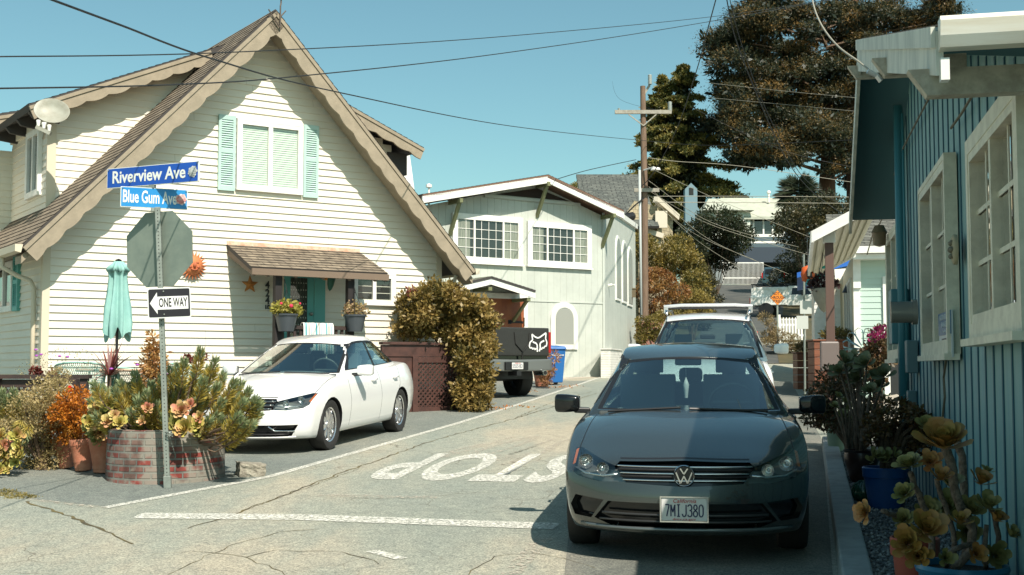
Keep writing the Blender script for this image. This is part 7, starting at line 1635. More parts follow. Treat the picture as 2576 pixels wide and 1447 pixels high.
# porch hanging pot with dark foliage, birdhouse ornament
q = at(2072, 735, 19); hb = thing('hanging_planter', 'carved pale hanging planter with dark maroon foliage beside the post', 'hanging basket', q)
b = B(); b.lathe([(0, -.32), (.05, -.28), (.14, -.12), (.19, .04), (.17, .06), (.13, .0)], 20); mk('pot', b, mat('carved_stone', (.34, .30, .24), .8, bump=.8, bsc=20), hb, smooth=True)
leafcloud('foliage', [(0, 0, .14, .2, .18, .16), (-.1, 0, .1, .12, .12, .12), (.12, 0, .12, .12, .12, .1)], 900, .05, leafmat('black_leaf', [(.03, .012, .015), (.06, .02, .02)]), hb, .6)
b = B(); [b.tube([(.17 * math.cos(a), .17 * math.sin(a), .03), (0, 0, .62)], .005, 4) for a in (0, 2.1, 4.2)]; mk('chain', b, black, hb)
q = at(2032, 690, 22); bh_ = thing('bird_ornament', 'orange and turquoise hanging bird feeder at the porch corner', 'bird feeder', q)
b = B(); b.lathe([(0, -.16), (.10, -.12), (.13, 0), (.10, .12), (0, .16)], 14); mk('body', b, mat('orange_tin', (.55, .10, .02), .5), bh_, smooth=True); b = B(); b.lathe([(0, -.1), (.05, -.05), (.05, .05), (0, .1)], 10, 0, M.Translation((.0, -.12, 0))); mk('opening', b, black, bh_); b = B(); b.lathe([(0, -.2), (.07, -.2), (.04, -.1)], 10, 0, M.Translation((0, -.1, 0))); b.box((.12, -.05, -.08), (.32, .05, .0)); b.box((.12, -.05, .1), (.3, .05, .16)); mk('trim', b, mat('turquoise_tin', (.03, .35, .33), .5), bh_); b = B(); b.tube([(0, 0, .16), (.0, 0, .75)], .006, 4); mk('hook', b, black, bh_)
# porch lantern on the blue wall
q = BC.w(BC.px(2212, 590, -.18)); b = B(); b.lathe([(.0, -.14), (.07, -.12), (.075, .0), (.09, .02), (.05, .1), (0, .11)], 12); o = mk('porch_lantern', b, mat('lantern', (.20, .14, .08), .4), smooth=True, auto=40); o.location = q; tag(o, 'dark porch lantern under the far eave of the blue cottage', 'lamp')
# mailbox-like board on post
q = at(2087, 897, 15.6); b = B(); b.box((-.12, -.03, -.19), (.12, .03, .19)); o = mk('grey_box', b, mat('taupe_box', (.16, .13, .12), .5), bev=.02); o.location = q; tag(o, 'taupe rectangular box fixed to the brown porch post', 'box')
# ================================================================ cottages further up the right side
mintw = mat('pale_mint_siding', (.44, .56, .50), .6); creamw = mat('cream_wall', (.62, .54, .38), .6); 
RF = Frame((1.10, 0.0), WA); XL = lambda d_: -d_ / .974
# white trimmed cottage, front face towards the camera at about 29 m
def ccot(nm, lab, d0, d1, pxl, pxr, yeave, wallm, yr, roofm, trimm=white):
    a = gp(pxl, d0); c = gp(pxr, d0); ze = at(pxl, yeave, d0).z; t = thing(nm, lab, 'house', (a.x, a.y, 0), math.atan2(-.2264, .974)); W_ = (c.x - a.x)
    return t, W_, ze
t, W_, ze = ccot('cream_cottage', 'cream and mint cottage with white gutter just beyond the porch', 27, 33, 2150, 2280, 640, creamw, 600, shinglegrey)
zb_ = gz(27) - .1
b = B(); z = zb_
while z < ze: b.quad((0, -.012, z), (W_, -.012, z), (W_, 0, z + .13), (0, 0, z + .13)); b.quad((0, 0, z), (W_, 0, z), (W_, -.012, z), (0, -.012, z)); z += .13
mk('front_wall', b, mintw, t)
b = B(); b.box((0, .01, zb_), (.05, 9, ze)); mk('side_wall', b, creamw, t)
b = B(); b.box((-.5, -.5, ze - .02), (W_ + .3, -.38, ze + .13)); b.box((-.5, -.5, ze - .1), (-.4, 9, ze + .05)); mk('gutter', b, white, t)
slab('roof', (-.5, -.45, ze + .1), (1, 0, 0), (0, 3.0, 1.1), W_ + 1, 3.2, .08, shinglegrey, t)
b = B(); b.box((0, -.4, ze - .14), (W_, .0, ze - .03)); b.box((.0, -.10, ze - .75), (.16, .0, ze - .14)); b.box((.0, -.05, zb_), (.14, .0, ze - .1)); mk('trim', b, white, t)
b = B(); b.box((.62, -.06, zb_ + .2), (.74, -.0, ze - .62)); b.box((1.3, -.06, zb_ + .2), (1.42, 0, ze - .62)); b.box((.62, -.06, ze - .62), (1.42, 0, ze - .5)); do = mk('door_frame', b, white, t); b = B(); b.box((.74, -.03, zb_ + .2), (1.3, -.01, ze - .62)); mk('door', b, darkpanel, t)
for y0 in (.9, 2.1, 3.6): 
    b = B(); b.box((-.04, y0, zb_ + 1.1), (.0, y0 + .9, ze - .45)); wo = mk('window_frame', b, white, t); b = B(); b.box((-.045, y0 + .08, zb_ + 1.18), (-.041, y0 + .82, ze - .53)); mk('pane', b, blackgloss, wo)
# scalloped awning and white bay beyond
t, W_, ze = ccot('white_cottage', 'small white clapboard cottage with scalloped awning and blue roof edge', 34, 40, 2060, 2165, 700, white, 650, shinglegrey)
zb_ = gz(34) - .1; b = B(); z = zb_
while z < ze: b.quad((-.1, -.015, z), (.6, -.015, z), (.6, 0, z + .12), (-.1, 0, z + .12)); b.quad((-.1, 0, z), (.6, 0, z), (.6, -.015, z), (-.1, -.015, z)); z += .12
b.box((-.1, .01, zb_), (-.05, 7, ze)); mk('wall', b, white, t)
b = B(); b.box((.6, .0, zb_), (W_, .05, ze + .3)); mk('cream_wall', b, creamw, t)
b = B(); b.prism([(-.55, -.3, ze + .0), (1.9, -.3, ze + .55), (1.9, -.3, ze + .7), (-.55, -.3, ze + .14)], (0, 6, 0)); mk('blue_roof_edge', b, mat('blue_trim', (.02, .12, .45), .5), t)
b = B()
for i in range(12): x0, x1 = .45 + i * .07, .52 + i * .07; b.quad((x0, -.05, ze + .35), (x1, -.05, ze + .35), (x1, -.85, ze - .1), (x0, -.85, ze - .1)); b.prism([(x0, -.85, ze - .1), (x1, -.85, ze - .1), (x1, -.85, ze - .2), ((x0 + x1) / 2, -.85, ze - .26), (x0, -.85, ze - .2)], (0, .01, 0))
mk('awning', b, mat('awning_white', (.62, .58, .48), .8), t)
b = B(); b.box((.9, -.06, zb_), (1.5, -.0, zb_ + 2.0)); mk('door', b, mat('beige_door', (.36, .30, .20), .6), t)
q = at(2136, 722, 30); b = B(); b.lathe([(.05, .12), (.08, .06), (.17, -.14), (.16, -.14), (.04, .05)], 18); b.tube([(0, 0, .12), (0, 0, .22), (.1, 0, .30), (.25, 0, .26), (.32, 0, .18)], .018, 6); b.box((.30, -.05, .02), (.35, .05, .32)); o = mk('barn_lamp', b, black, smooth=True, auto=40); o.location = q; tag(o, 'black gooseneck barn lamp on the cream cottage', 'lamp')
q = gp(2052, 33); b = B(); b.box((-.06, -.2, 0), (.4, 0, 1.2)); o = mk('utility_box', b, white, bev=.01); o.location = (q.x, q.y, gz(q.y)); b = B(); b.tube([(.2, -.22, .85), (.2, -.26, .85)], .1, 16); mk('meter_dial', b, mat('dial', (.4, .42, .36), .3), o); tag(o, 'white utility cabinet with round meter beside the cottage wall', 'utility box')
# street sign backs on a thin pole
q = gp(2024, 27.5); t = thing('street_sign', 'pair of pale sign backs on a thin pole at the street corner', 'sign', (q.x, q.y, gz(q.y))); b = B(); b.tube([(0, 0, 0), (.02, 0, at(2024, 640, 27.5).z - gz(27.5))], .025, 8); mk('pole', b, steel, t)
for nm, y0, y1, x_ in (('sign_plate', 757, 790, .04), ('sign_plate', 795, 828, -.04)):
    z0, z1 = at(2024, y1, 27.5).z - gz(27.5), at(2024, y0, 27.5).z - gz(27.5); b = B(); b.box((x_ - .13, -.035, z0), (x_ + .13, -.03, z1)); mk(nm, b, mat('sign_back_pale', (.45, .47, .44), .5), t, bev=.01)
# diamond sign
q = gp(1958, 46); ds = thing('warning_sign', 'orange diamond sign reading not a through street', 'sign', (q.x, q.y, gz(q.y))); zc = at(1958, 749, 46).z - gz(46); s_ = (at(1977, 749, 46).x - at(1939, 749, 46).x) / 2
b = B(); b.box((-.03, .0, 0), (.03, .03, zc)); mk('post', b, steel, ds)
b = B(); b.prism([(s_, -.02, zc), (0, -.02, zc + s_), (-s_, -.02, zc), (0, -.02, zc - s_)], (0, .01, 0)); mk('sign_plate', b, black, ds)
b = B(); k = s_ * .96; b.prism([(k, -.025, zc), (0, -.025, zc + k), (-k, -.025, zc), (0, -.025, zc - k)], (0, .004, 0)); mk('orange_field', b, mat('sign_orange', (.75, .22, .02), .4), ds)
for s2, dz in (('NOT A', .14), ('THROUGH', 0), ('STREET', -.14)): text('lettering', s2, .15, black, ds, M.Translation((0, -.028, zc + dz)) @ FACE, .8, .001, .003)
# delineators
for px_, lab in ((1904, 'orange delineator post standing behind the white suv'),):
    q = gp(px_, 44); t = thing('delineator', lab, 'traffic post', (q.x, q.y, gz(q.y))); b = B(); b.lathe([(.15, 0), (.14, .04), (.05, .06), (.05, 1.0), (.03, 1.05), (0, 1.05)], 12); mk('post', b, mat('safety_orange', (.75, .07, .02), .5), t, smooth=True, auto=40)
    for z_ in (.75, .9): b = B(); b.lathe([(.052, z_), (.052, z_ + .07)], 12); mk('reflective_band', b, white, t)
# picket fence
q = gp(1992, 50); pf_ = thing('picket_fence', 'short white picket fence in front of the white work truck', 'fence', (q.x, q.y, gz(q.y)), R(4)); hh = at(1992, 798, 50).z - gz(50)
for i in range(9):
    x_ = -.45 + i * .125; b = B(); b.prism([(x_ - .04, -.02, .15), (x_ + .04, -.02, .15), (x_ + .04, -.02, hh - .12), (x_ + .055, -.02, hh - .1), (x_, -.02, hh), (x_ - .055, -.02, hh - .1), (x_ - .04, -.02, hh - .12)], (0, .025, 0)); mk('picket', b, white, pf_)
b = B(); b.box((-.5, .005, .3), (.6, .03, .38)); b.box((-.5, .005, hh - .35), (.6, .03, hh - .27)); b.box((-.55, -.05, 0), (-.45, .05, hh + .1)); mk('rail', b, white, pf_)
q = gp(1995, 47); b = B(); [b.box((-.5, i * .3, i * .16), (.5, i * .3 + .3, i * .16 + .05)) for i in range(5)]; o = mk('garden_steps', b, oldwhite); o.location = (q.x, q.y, gz(q.y)); tag(o, 'weathered garden steps leading up to the picket fence', 'steps')
# ================================================================ hillside, driveway and the house at the top
scrub = mat('hillside_scrub', (.05, .05, .022), .95, c2=(.09, .07, .03), sc=.8)
def hillsheet(nm, pl, pr_, m, lift):
    b = B(); ds = np.linspace(43, 122, 28); P = [(np.interp(d_, *pl), d_) for d_ in ds]; Q = [(np.interp(d_, *pr_), d_) for d_ in ds]
    for i in range(27): b.quad((P[i][0], P[i][1], gz(P[i][1]) + lift), (Q[i][0], Q[i][1], gz(Q[i][1]) + lift), (Q[i + 1][0], Q[i + 1][1], gz(Q[i + 1][1]) + lift), (P[i + 1][0], P[i + 1][1], gz(P[i + 1][1]) + lift))
    return struct(mk(nm, b, m, weld=True))
X_ = lambda p_, d_: (p_ - CX) / 3106.6 * d_
hillsheet('hillside_left', ([43, 122], [-60, -60]), ([43, 60, 104, 122], [X_(1720, 43), X_(1765, 60), X_(1786, 104), X_(1790, 122)]), scrub, .03)
hillsheet('hillside_right', ([43, 60, 104, 122], [X_(1960, 43), X_(1945, 60), X_(1985, 104), X_(1990, 122)]), ([43, 122], [90, 90]), scrub, .03)
hillsheet('driveway', ([43, 60, 104, 122], [X_(1720, 43), X_(1765, 60), X_(1786, 104), X_(1790, 122)]), ([43, 60, 104, 122], [X_(1960, 43), X_(1945, 60), X_(1985, 104), X_(1990, 122)]), mat('driveway_asphalt', (.055, .06, .058), .9, c2=(.085, .085, .075), sc=1.2), .02)  # tree shade over the drive is mixed into this dark asphalt colour
slate = mat('slate_blue_siding', (.07, .11, .13), .6); navy2 = mat('navy_wall', (.025, .04, .06), .6); roofp = mat('pale_roof', (.44, .46, .38), .85, c2=(.38, .40, .33), sc=2)
D0 = 112.0; hq = gp(1880, D0)
th_ = thing('hilltop_house', 'slate blue hilltop house with chimney and carport above the white gate', 'house', (hq.x, D0, 0)); U = lambda x_, y_, dy=0: (at(x_, y_, D0 + dy).x - hq.x, dy, at(x_, y_, D0 + dy).z)
def fbox(nm, x0, x1, yt, yb, dy, dep, m, parent=th_):
    a = U(x0, yt, dy); c = U(x1, yb, dy); b = B(); b.box((a[0], dy, c[2]), (c[0], dy + dep, a[2])); return mk(nm, b, m, parent)
fbox('upper_wall', 1870, 2030, 540, 605, 0, 6, navy2); fbox('left_wall', 1774, 1888, 528, 600, -.6, 6, mat('pale_siding', (.58, .62, .54), .6), th_)
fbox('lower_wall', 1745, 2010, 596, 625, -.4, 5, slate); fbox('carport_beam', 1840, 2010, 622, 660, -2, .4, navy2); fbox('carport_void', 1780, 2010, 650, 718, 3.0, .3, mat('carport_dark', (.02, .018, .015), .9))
fbox('left_pillar', 1788, 1818, 655, 718, -1.5, .5, mat('grey_pillar', (.20, .23, .23), .7)); fbox('white_sill', 1868, 2000, 607, 612, -2.1, .2, white)
# roofs
a, c = U(1768, 530, -1), U(1888, 530, -1); pk1 = U(1830, 500, 3); b = B(); b.add([(a[0], -1.3, a[2]), (c[0] + .3, -1.3, a[2]), (U(1850, 503)[0], 4, U(1830, 500, 4)[2]), (U(1800, 503)[0], 4, U(1830, 500, 4)[2]), (a[0], 7, a[2]), (c[0], 7, a[2])], [(0, 1, 2, 3), (0, 3, 4), (1, 5, 2), (3, 2, 5, 4)]); mk('hip_roof', b, roofp, th_)
a, c = U(1872, 545, -.8), U(2080, 545, -.8); b = B(); b.add([(a[0], -.8, a[2] - .0), (c[0], -.8, a[2]), (c[0], 5, U(1900, 498, 5)[2]), (a[0] - 1.2, 5, U(1900, 498, 5)[2]), (a[0], -.8, a[2] - .25), (c[0], -.8, a[2] - .25)], [(0, 1, 2, 3), (4, 5, 1, 0)]); mk('main_roof', b, roofp, th_)
for x0, x1 in ((1878, 1910), (1912, 1928), (1930, 1952), (1954, 1968)):
    pass
a, c = U(1871, 593, -.05), U(1969, 546, -.05)
win(th_, a[0], c[0], a[2], c[2], -.02, .12, sash=(0, .23, .5, .75, 1), back='curtain', proud=.15, outer=.12)
for x0, x1 in ((1786, 1818), (1830, 1872)): a, c = U(x0, 565, -.65), U(x1, 543, -.65); win(th_, a[0], c[0], a[2], c[2], -.62, .1, sash=(0, .5, 1), back='blinds', proud=.1)
b = B(); a, c = U(1725, 650, -.9), U(1754, 470, -.9); xa, xb = a[0], c[0]; zc = c[2]; b.prism([(xa, -.9, a[2]), (xb + 1.0, -.9, a[2]), (xb + .9, -.9, U(0, 555, -.9)[2]), (xb, -.9, U(0, 520, -.9)[2]), (xb, -.9, zc - .2), ((xa + xb) / 2, -.9, zc + .35), (xa, -.9, zc - .2)], (0, 1, 0)); co = mk('chimney', b, mat('chimney_blue', (.15, .24, .28), .6), th_)
b = B(); b.box((xa + .35, -.93, zc - .75), (xb - .35, -.9, zc - .1)); mk('chimney_opening', b, darkpanel, co)
b = B(); q = U(1934, 495, 3); b.tube([(q[0], 3, q[2] - .6), (q[0], 3, q[2] + .3)], .1, 8); b.ball((q[0], 3, q[2] + .4), .2, 5); mk('roof_vent', b, white, th_)
# sliding gate
gq = gp(1872, 103.5); gt = thing('driveway_gate', 'white barred sliding gate at the top of the driveway', 'gate', (gq.x, gq.y, gz(gq.y))); wl, wr = at(1817, 700, 103.5).x - gq.x, at(1921, 700, 103.5).x - gq.x; hh = at(1870, 661, 103.5).z - gz(103.5)
for i in range(34): x_ = wl + (wr - wl) * i / 33; b = B(); b.box((x_ - .014, -.02, .05), (x_ + .014, .02, hh)); mk('bar', b, white, gt)
b = B(); b.box((wl, -.03, hh - .06), (wr, .03, hh + .03)); b.box((wl, -.03, hh * .27), (wr, .03, hh * .27 + .09)); mk('rail', b, white, gt)
# grey shingle house behind the sage one
sq = gp(1640, 62); t = thing('shingle_house', 'tan shingle sided house with grey roof behind the utility pole', 'house', (sq.x, 62, 0)); U2 = lambda x_, y_, dy=0: (at(x_, y_, 62 + dy).x - sq.x, dy, at(x_, y_, 62 + dy).z)
tsh = tilemat('tan_wall_shingles', (.46, .38, .25), (.40, .33, .21), (.22, .18, .12), .22, .2, .012, axes='XZ', noise=.2)
a, c, e_, f_ = U2(1610, 560), U2(1652, 505), U2(1702, 545), U2(1710, 660)
b = B(); b.prism([(a[0] - 1, 0, 2), (c[0], 0, 2), (c[0], 0, U2(0, 520)[2]), ((a[0] + c[0]) / 2 - .7, 0, c[2] + .0), (a[0] - 1, 0, U2(0, 560)[2])], (0, 5, 0)); mk('gable_wall', b, tsh, t)
b = B(); b.prism([(c[0], -.2, 2), (e_[0], 1.5, 2), (e_[0], 1.5, e_[2]), (c[0], -.2, U2(0, 510)[2])], (0, 5, 0)); mk('side_wall', b, tsh, t)
b = B(); b.beam((c[0] - .1, -.4, U2(0, 503)[2]), (e_[0] + .2, 1.2, e_[2] + .1), .25, .3); b.beam((U2(1600, 575)[0], -.5, U2(0, 575)[2]), (U2(1665, 597)[0], -.5, U2(0, 597)[2]), .2, .25); mk('lower_fascia', b, mat('beige_fascia', (.58, .52, .42), .6), t); b = B(); b.box((U2(1655, 0)[0] - .25, -.35, U2(0, 575)[2]), (U2(1672, 0)[0], -.1, U2(0, 533)[2])); mk('shutter', b, mat('beige_trim', (.58, .52, .42), .6), t)
b = B(); b.prism([(U2(1600, 0)[0], -.4, 2), (U2(1668, 0)[0], -.4, 2), (U2(1668, 0)[0], -.4, U2(0, 600)[2]), (U2(1600, 0)[0], -.4, U2(0, 578)[2])], (0, .3, 0)); mk('lower_wall', b, tsh, t)
p0 = U2(1470, 580, 0); slab('roof', (p0[0], -1, U2(0, 575)[2]), (1, 0, 0), (0, 9, 4.1), c[0] - p0[0], 9.6, .12, tilemat('scaled_grey_roof', (.16, .17, .15), (.10, .11, .10), (.04, .04, .04), .5, .3, .02), t)
b = B(); b.tube([(p0[0] + 5, 7.5, 6), (p0[0] + 5, 7.5, 10.6)], .12, 8); mk('chimney_pipe', b, roofdark, t)
# ================================================================ utility pole and wires
wood = mat('pole_wood', (.19, .125, .085), .85, c2=(.14, .09, .06), sc=5, st=(3, 3, .3), bump=.4); greywood = mat('grey_crossarm', (.34, .32, .27), .85, c2=(.26, .24, .2), sc=8)
pq = gp(1622, 47); up = thing('utility_pole', 'tall brown wooden utility pole with crossarms and insulators', 'utility pole', (pq.x, 47, gz(47))); Z = lambda y_: at(1620, y_, 47).z - gz(47)
XP = lambda x_, y_: at(x_, y_, 47).x - pq.x
b = B(); b.tube([(0, 0, -.2), (XP(1621, 480), 0, Z(480)), (XP(1617, 217), 0, Z(217))], [.155, .13, .10], 14); mk('pole', b, wood, up, smooth=True, auto=60)
for y_, x0, x1 in ((284, 1546, 1688), (480, 1594, 1657)): b = B(); b.box((XP(x0, y_), -.2, Z(y_) - .07), (XP(x1, y_), -.08, Z(y_) + .07)); mk('crossarm', b, greywood, up)
b = B(); b.beam((XP(1580, 290), -.16, Z(290)), (0, -.14, Z(318)), .04); mk('brace', b, greywood, up); b = B(); b.beam((XP(1650, 290), -.16, Z(290)), (0, -.14, Z(318)), .04); mk('brace', b, greywood, up); b = B(); b.beam((XP(1618, 235), 0, Z(240)), (XP(1634, 215), 0, Z(215)), .09); mk('brace', b, greywood, up)
def insul(x_, y0, y1, r=.09): b = B(); z0, z1 = Z(y1), Z(y0); n_ = 7; b.lathe([((r if i % 2 else r * .6), z0 + (z1 - z0) * i / (2 * n_)) for i in range(2 * n_ + 1)], 12, 0, M.Translation((XP(x_, y0), -.12, 0))); mk('insulator', b, mat('porcelain_grey', (.30, .33, .31), .3), up, smooth=True)
insul(1634, 190, 215); insul(1684, 258, 282); insul(1556, 274, 282, .05)
b = B(); b.tube([(XP(1610, 0) - .05, -.16, 0), (XP(1608, 300) - .02, -.2, Z(430))], .05, 8); mk('conduit_riser', b, mat('riser_grey', (.40, .43, .42), .5), up, smooth=True)
b = B(); b.tube([(0, -.15, Z(430)), (XP(1640, 430), -.7, Z(428))], .03, 6); b.lathe([(.0, 0), (.16, -.03), (.2, -.12), (0, -.14)], 12, 0, M.Translation((XP(1644, 430), -.7, Z(428)))); mk('lamp_arm', b, mat('lamp_white', (.6, .6, .58), .4), up)
b = B(); b.tube([(XP(1590, 545), -.2, Z(545)), (XP(1560, 560), -.6, Z(556))], .16, 10); b.tube([(0, -.2, Z(500)), (XP(1595, 520), -.35, Z(520)), (XP(1570, 545), -.5, Z(545))], .03, 5); mk('splice_case', b, black, up)
wirem = mat('wire_black', (.02, .022, .024), .6); wirep = mat('wire_pale', (.32, .30, .24), .6)
def wire(pts, r_, m, lab, per=10):
    P = [at(*p) for p in pts]; b = B(); Q = []
    for i in range(len(P) - 1):   # Catmull-Rom through the measured points
        p0, p1, p2, p3 = P[max(i - 1, 0)], P[i], P[i + 1], P[min(i + 2, len(P) - 1)]
        for k in range(per): t = k / per; Q.append(.5 * ((2 * p1) + (p2 - p0) * t + (2 * p0 - 5 * p1 + 4 * p2 - p3) * t * t + (3 * p1 - p0 - 3 * p2 + p3) * t ** 3))
    Q.append(P[-1]); b.tube(Q, r_ * .72, 5); tag(mk('overhead_wire', b, m, smooth=True), lab, 'wire', 'overhead wires'); return Q
wire([(-30, 143, 10), (620, 130, 13), (1290, 90, 20), (1850, 35, 30), (2200, -20, 38)], .009, wirem, 'upper of two dark wires crossing the gable level with its peak')
wire([(-30, 223, 9), (440, 213, 11), (770, 190, 13.5), (1258, 135, 19), (1729, 64, 27), (2200, -20, 36)], .010, wirem, 'lower thicker dark wire crossing the gable above the window')
Q = wire([(100, -12, 8), (300, 62, 9.5), (540, 150, 12), (850, 232, 17), (1290, 318, 29), (1610, 353, 46), (1800, 366, 46), (2150, 352, 40)], .013, wirem, 'sagging twisted service cable from the top left to the utility pole')
Q = wire([(2040, -20, 12), (2050, 25, 11), (2072, 72, 10), (2110, 118, 9.2), (2160, 155, 8.6), (2200, 187, 8.2)], .010, wirep, 'near service drop cable curving down to the blue cottage rake')
b = B(); p = at(2205, 190, 8.2); b.tube([p + V((-.06, 0, .03)), p, p + V((.03, 0, -.04))], .018, 8); tag(mk('cable_clamp', b, mat('foil_tape', (.6, .62, .62), .3, .5)), 'taped cable clamp at the end of the blue cottage service drop', 'clamp')
wire([(1806, -20, 30), (1780, 75, 33), (1750, 185, 37), (1700, 330, 42), (1640, 440, 46), (1600, 480, 47)], .022, wirem, 'dark wire bundle dropping from the top centre to the pole arm')
wire([(1825, -20, 30), (1850, 95, 32), (1905, 240, 36), (1975, 395, 41), (2040, 480, 45), (2120, 540, 48)], .022, wirem, 'left one of the twin cables passing in front of the redwood')
wire([(1832, -20, 30), (1862, 100, 32), (1920, 260, 36), (1995, 410, 41), (2045, 468, 45), (2130, 525, 48)], .016, wirem, 'right one of the twin cables passing in front of the redwood')
wire([(1388, 455, 38), (1480, 428, 42), (1600, 402, 47)], .018, wirem, 'short service drop rising from the sage house to the pole')
wire([(1620, 494, 47), (1900, 494, 47), (2135, 496, 46)], .015, wirep, 'upper of two level pale wires right of the pole')
wire([(1640, 509, 47), (1900, 510, 47), (2135, 512, 46)], .018, wirep, 'lower of two level pale wires right of the pole')
wire([(1680, 283, 47), (1560, 250, 60), (1540, 205, 80)][::-1], .008, wirem, 'very thin wire rising left from the pole top insulator')
wire([(1775, 208, 60), (1960, 228, 55), (2150, 246, 50)], .012, wirep, 'upper thin wire against the dark redwood foliage')
wire([(1785, 246, 60), (1960, 262, 55), (2150, 280, 50)], .012, wirep, 'lower thin wire against the dark redwood foliage')
wire([(1625, 396, 47), (1700, 406, 47), (1860, 418, 48), (2140, 458, 48)], .014, wirep, 'pale wire running right from the pole below the sagging cable')
wire([(1740, 270, 47), (1860, 330, 47), (1990, 385, 47), (2140, 420, 47)], .01, wirem, 'thin slanting wire low in front of the conifers')
for i, (a_, c_, e_) in enumerate((((1632, 455), (1790, 560), (2010, 622)), ((1632, 470), (1780, 600), (1985, 690)), ((1632, 480), (1800, 570), (2100, 660)), ((1632, 490), (1760, 610), (1940, 720)), ((1630, 420), (1800, 500), (2045, 600)), ((1632, 498), (1750, 590), (1900, 655)))):
    wire([(*a_, 47), (*c_, 50), (*e_, 54)], .013, wirep, 'pale service wire fanning down from the pole to the right, %s' % ('topmost but one', 'third from the top', 'second from the top', 'lowest of the fan', 'topmost of the fan', 'second from the bottom')[i])
# ================================================================ trees
def conifer(name, lab, px_, yb, yt, d_, halfw, n, m, size, seed, droop=.25, tops=None, trunkr=.25, base_y=None, rag=.3):
    g = np.random.default_rng(seed); zb, zt = at(px_, yb, d_).z, at(px_, yt, d_).z; x0 = at(px_, (yb + yt) / 2, d_).x; g0 = gz(d_); t = thing(name, lab, 'tree', (x0, d_, g0))
    H = zt - zb; P = []; br = B(); nb = int(H * 6)
    for i in range(nb):
        u = g.random() ** .85; z_ = zb + H * u; L_ = halfw(u) * (.55 + .65 * g.random()); a = g.random() * 6.283; dirn = np.array([math.cos(a), math.sin(a)]); m_ = int(n / nb * (.35 + L_ / 2.5))
        s = g.random(m_) ** .6; ax = np.stack([dirn[0] * L_ * s, dirn[1] * L_ * s, z_ - g0 + .12 * L_ * s - droop * L_ * s * s], 1); wob = g.normal(size=(m_, 3)) * np.array([.25, .25, .13]) * (.28 + .42 * L_ * .35); P.append(ax + wob)
        if i % 2 == 0: br.tube([(0, 0, z_ - g0), (dirn[0] * L_ * .5, dirn[1] * L_ * .5, z_ - g0 + .02 * L_), (dirn[0] * L_ * .92, dirn[1] * L_ * .92, z_ - g0 + (.11 - droop * .85) * L_)], [.05, .03, .01], 4)
    P = np.concatenate(P); N = len(P); A = g.normal(size=(N, 3)) * .7 + np.array([0, 0, .1]) + P * np.array([.12, .12, 0]); A /= np.linalg.norm(A, axis=1)[:, None]; S = np.cross(A, g.normal(size=(N, 3))); S /= np.linalg.norm(S, axis=1)[:, None]
    L = size * (.6 + .8 * g.random(N))[:, None]; v = np.stack([P, P + A * L * .5 + S * L * .2, P + A * L, P + A * L * .5 - S * L * .2], 1).reshape(-1, 3)
    npmesh('crown', v, np.arange(4 * N).reshape(-1, 4), m, t); mk('limbs', br, barkm, t)
    leafcloud('inner_foliage', [(0, 0, zb - g0 + H * u, halfw(u) * .38, halfw(u) * .38, H * .04) for u in np.linspace(0, .9, 22)], int(n * .14), size * 1.6, leafmat('conifer_inner_shade%d' % seed, [(.010, .020, .010), (.02, .03, .012), (.03, .035, .014)], .1), t, asp=.4, hollow=0)  # near-black leaf copy paints the shade inside the crown
    b = B(); b.tube([(0, 0, 0), (0, 0, (zb - g0) * .6), (0, 0, zb - g0 + H * .5), (0, 0, zb - g0 + H * .96)], [trunkr * 1.3, trunkr, trunkr * .6, .03], 12); mk('trunk', b, barkm, t, smooth=True)
    return t
L_con = leafmat('conifer_leaf', [(.035, .055, .018), (.075, .09, .025), (.15, .14, .035), (.27, .22, .055), (.40, .29, .08)], .25, ns=1.1)
L_red2 = leafmat('redwood_leaf', [(.018, .034, .018), (.028, .042, .02), (.05, .055, .023), (.12, .09, .03), (.26, .155, .045), (.38, .21, .06)], .3, ns=.4)  # dark tones stand for shaded sprays, orange ones for sunlit sprays
conifer('conifer_tree', 'dense yellow green conifer with twin tops behind the utility pole', 1722, 640, 165, 126, lambda u: 7.8 * (1 - u) ** .8 + .25, 72000, L_con, .34, 3, trunkr=.4)
conifer('conifer_tree', 'narrow secondary conifer top just left of the twin topped one', 1668, 640, 195, 127, lambda u: 6.2 * (1 - u) ** .8 + .25, 44000, L_con, .34, 8, trunkr=.35)
# the big redwood: several limb masses
rw = gp(2092, 124); t = thing('redwood_tree', 'huge dark redwood with orange tipped foliage filling the upper right sky', 'tree', (rw.x, 124, gz(124))); Oq = V((rw.x, 124, gz(124)))
g = random.Random(2); cl = []; limbs = B()
outline = [(1880, -120), (1850, -40), (1880, 10), (1850, 60), (1815, 100), (1800, 150), (1850, 170), (1900, 120), (1830, 215), (1830, 270), (1870, 300), (1800, 310), (1850, 350), (1880, 385), (1930, 345), (1900, 240), (1950, 180), (1960, 60), (1940, 280), (1960, 350), (1990, 300), (2010, 240), (2000, 130), (2010, 20), (2040, 320), (2050, 180), (2060, 80), (2070, 250), (2100, 320), (2110, 150), (2100, 30), (2130, 230), (2150, 100), (2130, 320), (2170, 40), (2180, 160), (2180, 260), (2200, 90), (2230, 30), (2260, 120), (2280, 50), (2330, 60), (2370, 20), (2330, 100), (2150, 360), (2000, 375), (2130, 400), (2150, 430), (2140, 385), (2020, 350), (1960, 385), (1940, 400), (1905, 370), (2060, 340), (1980, 180), (2030, 280), (1930, 200), (1870, 240), (1910, 60), (1925, 10), (2120, -60), (2250, -50), (2000, -60), (2350, -40)]
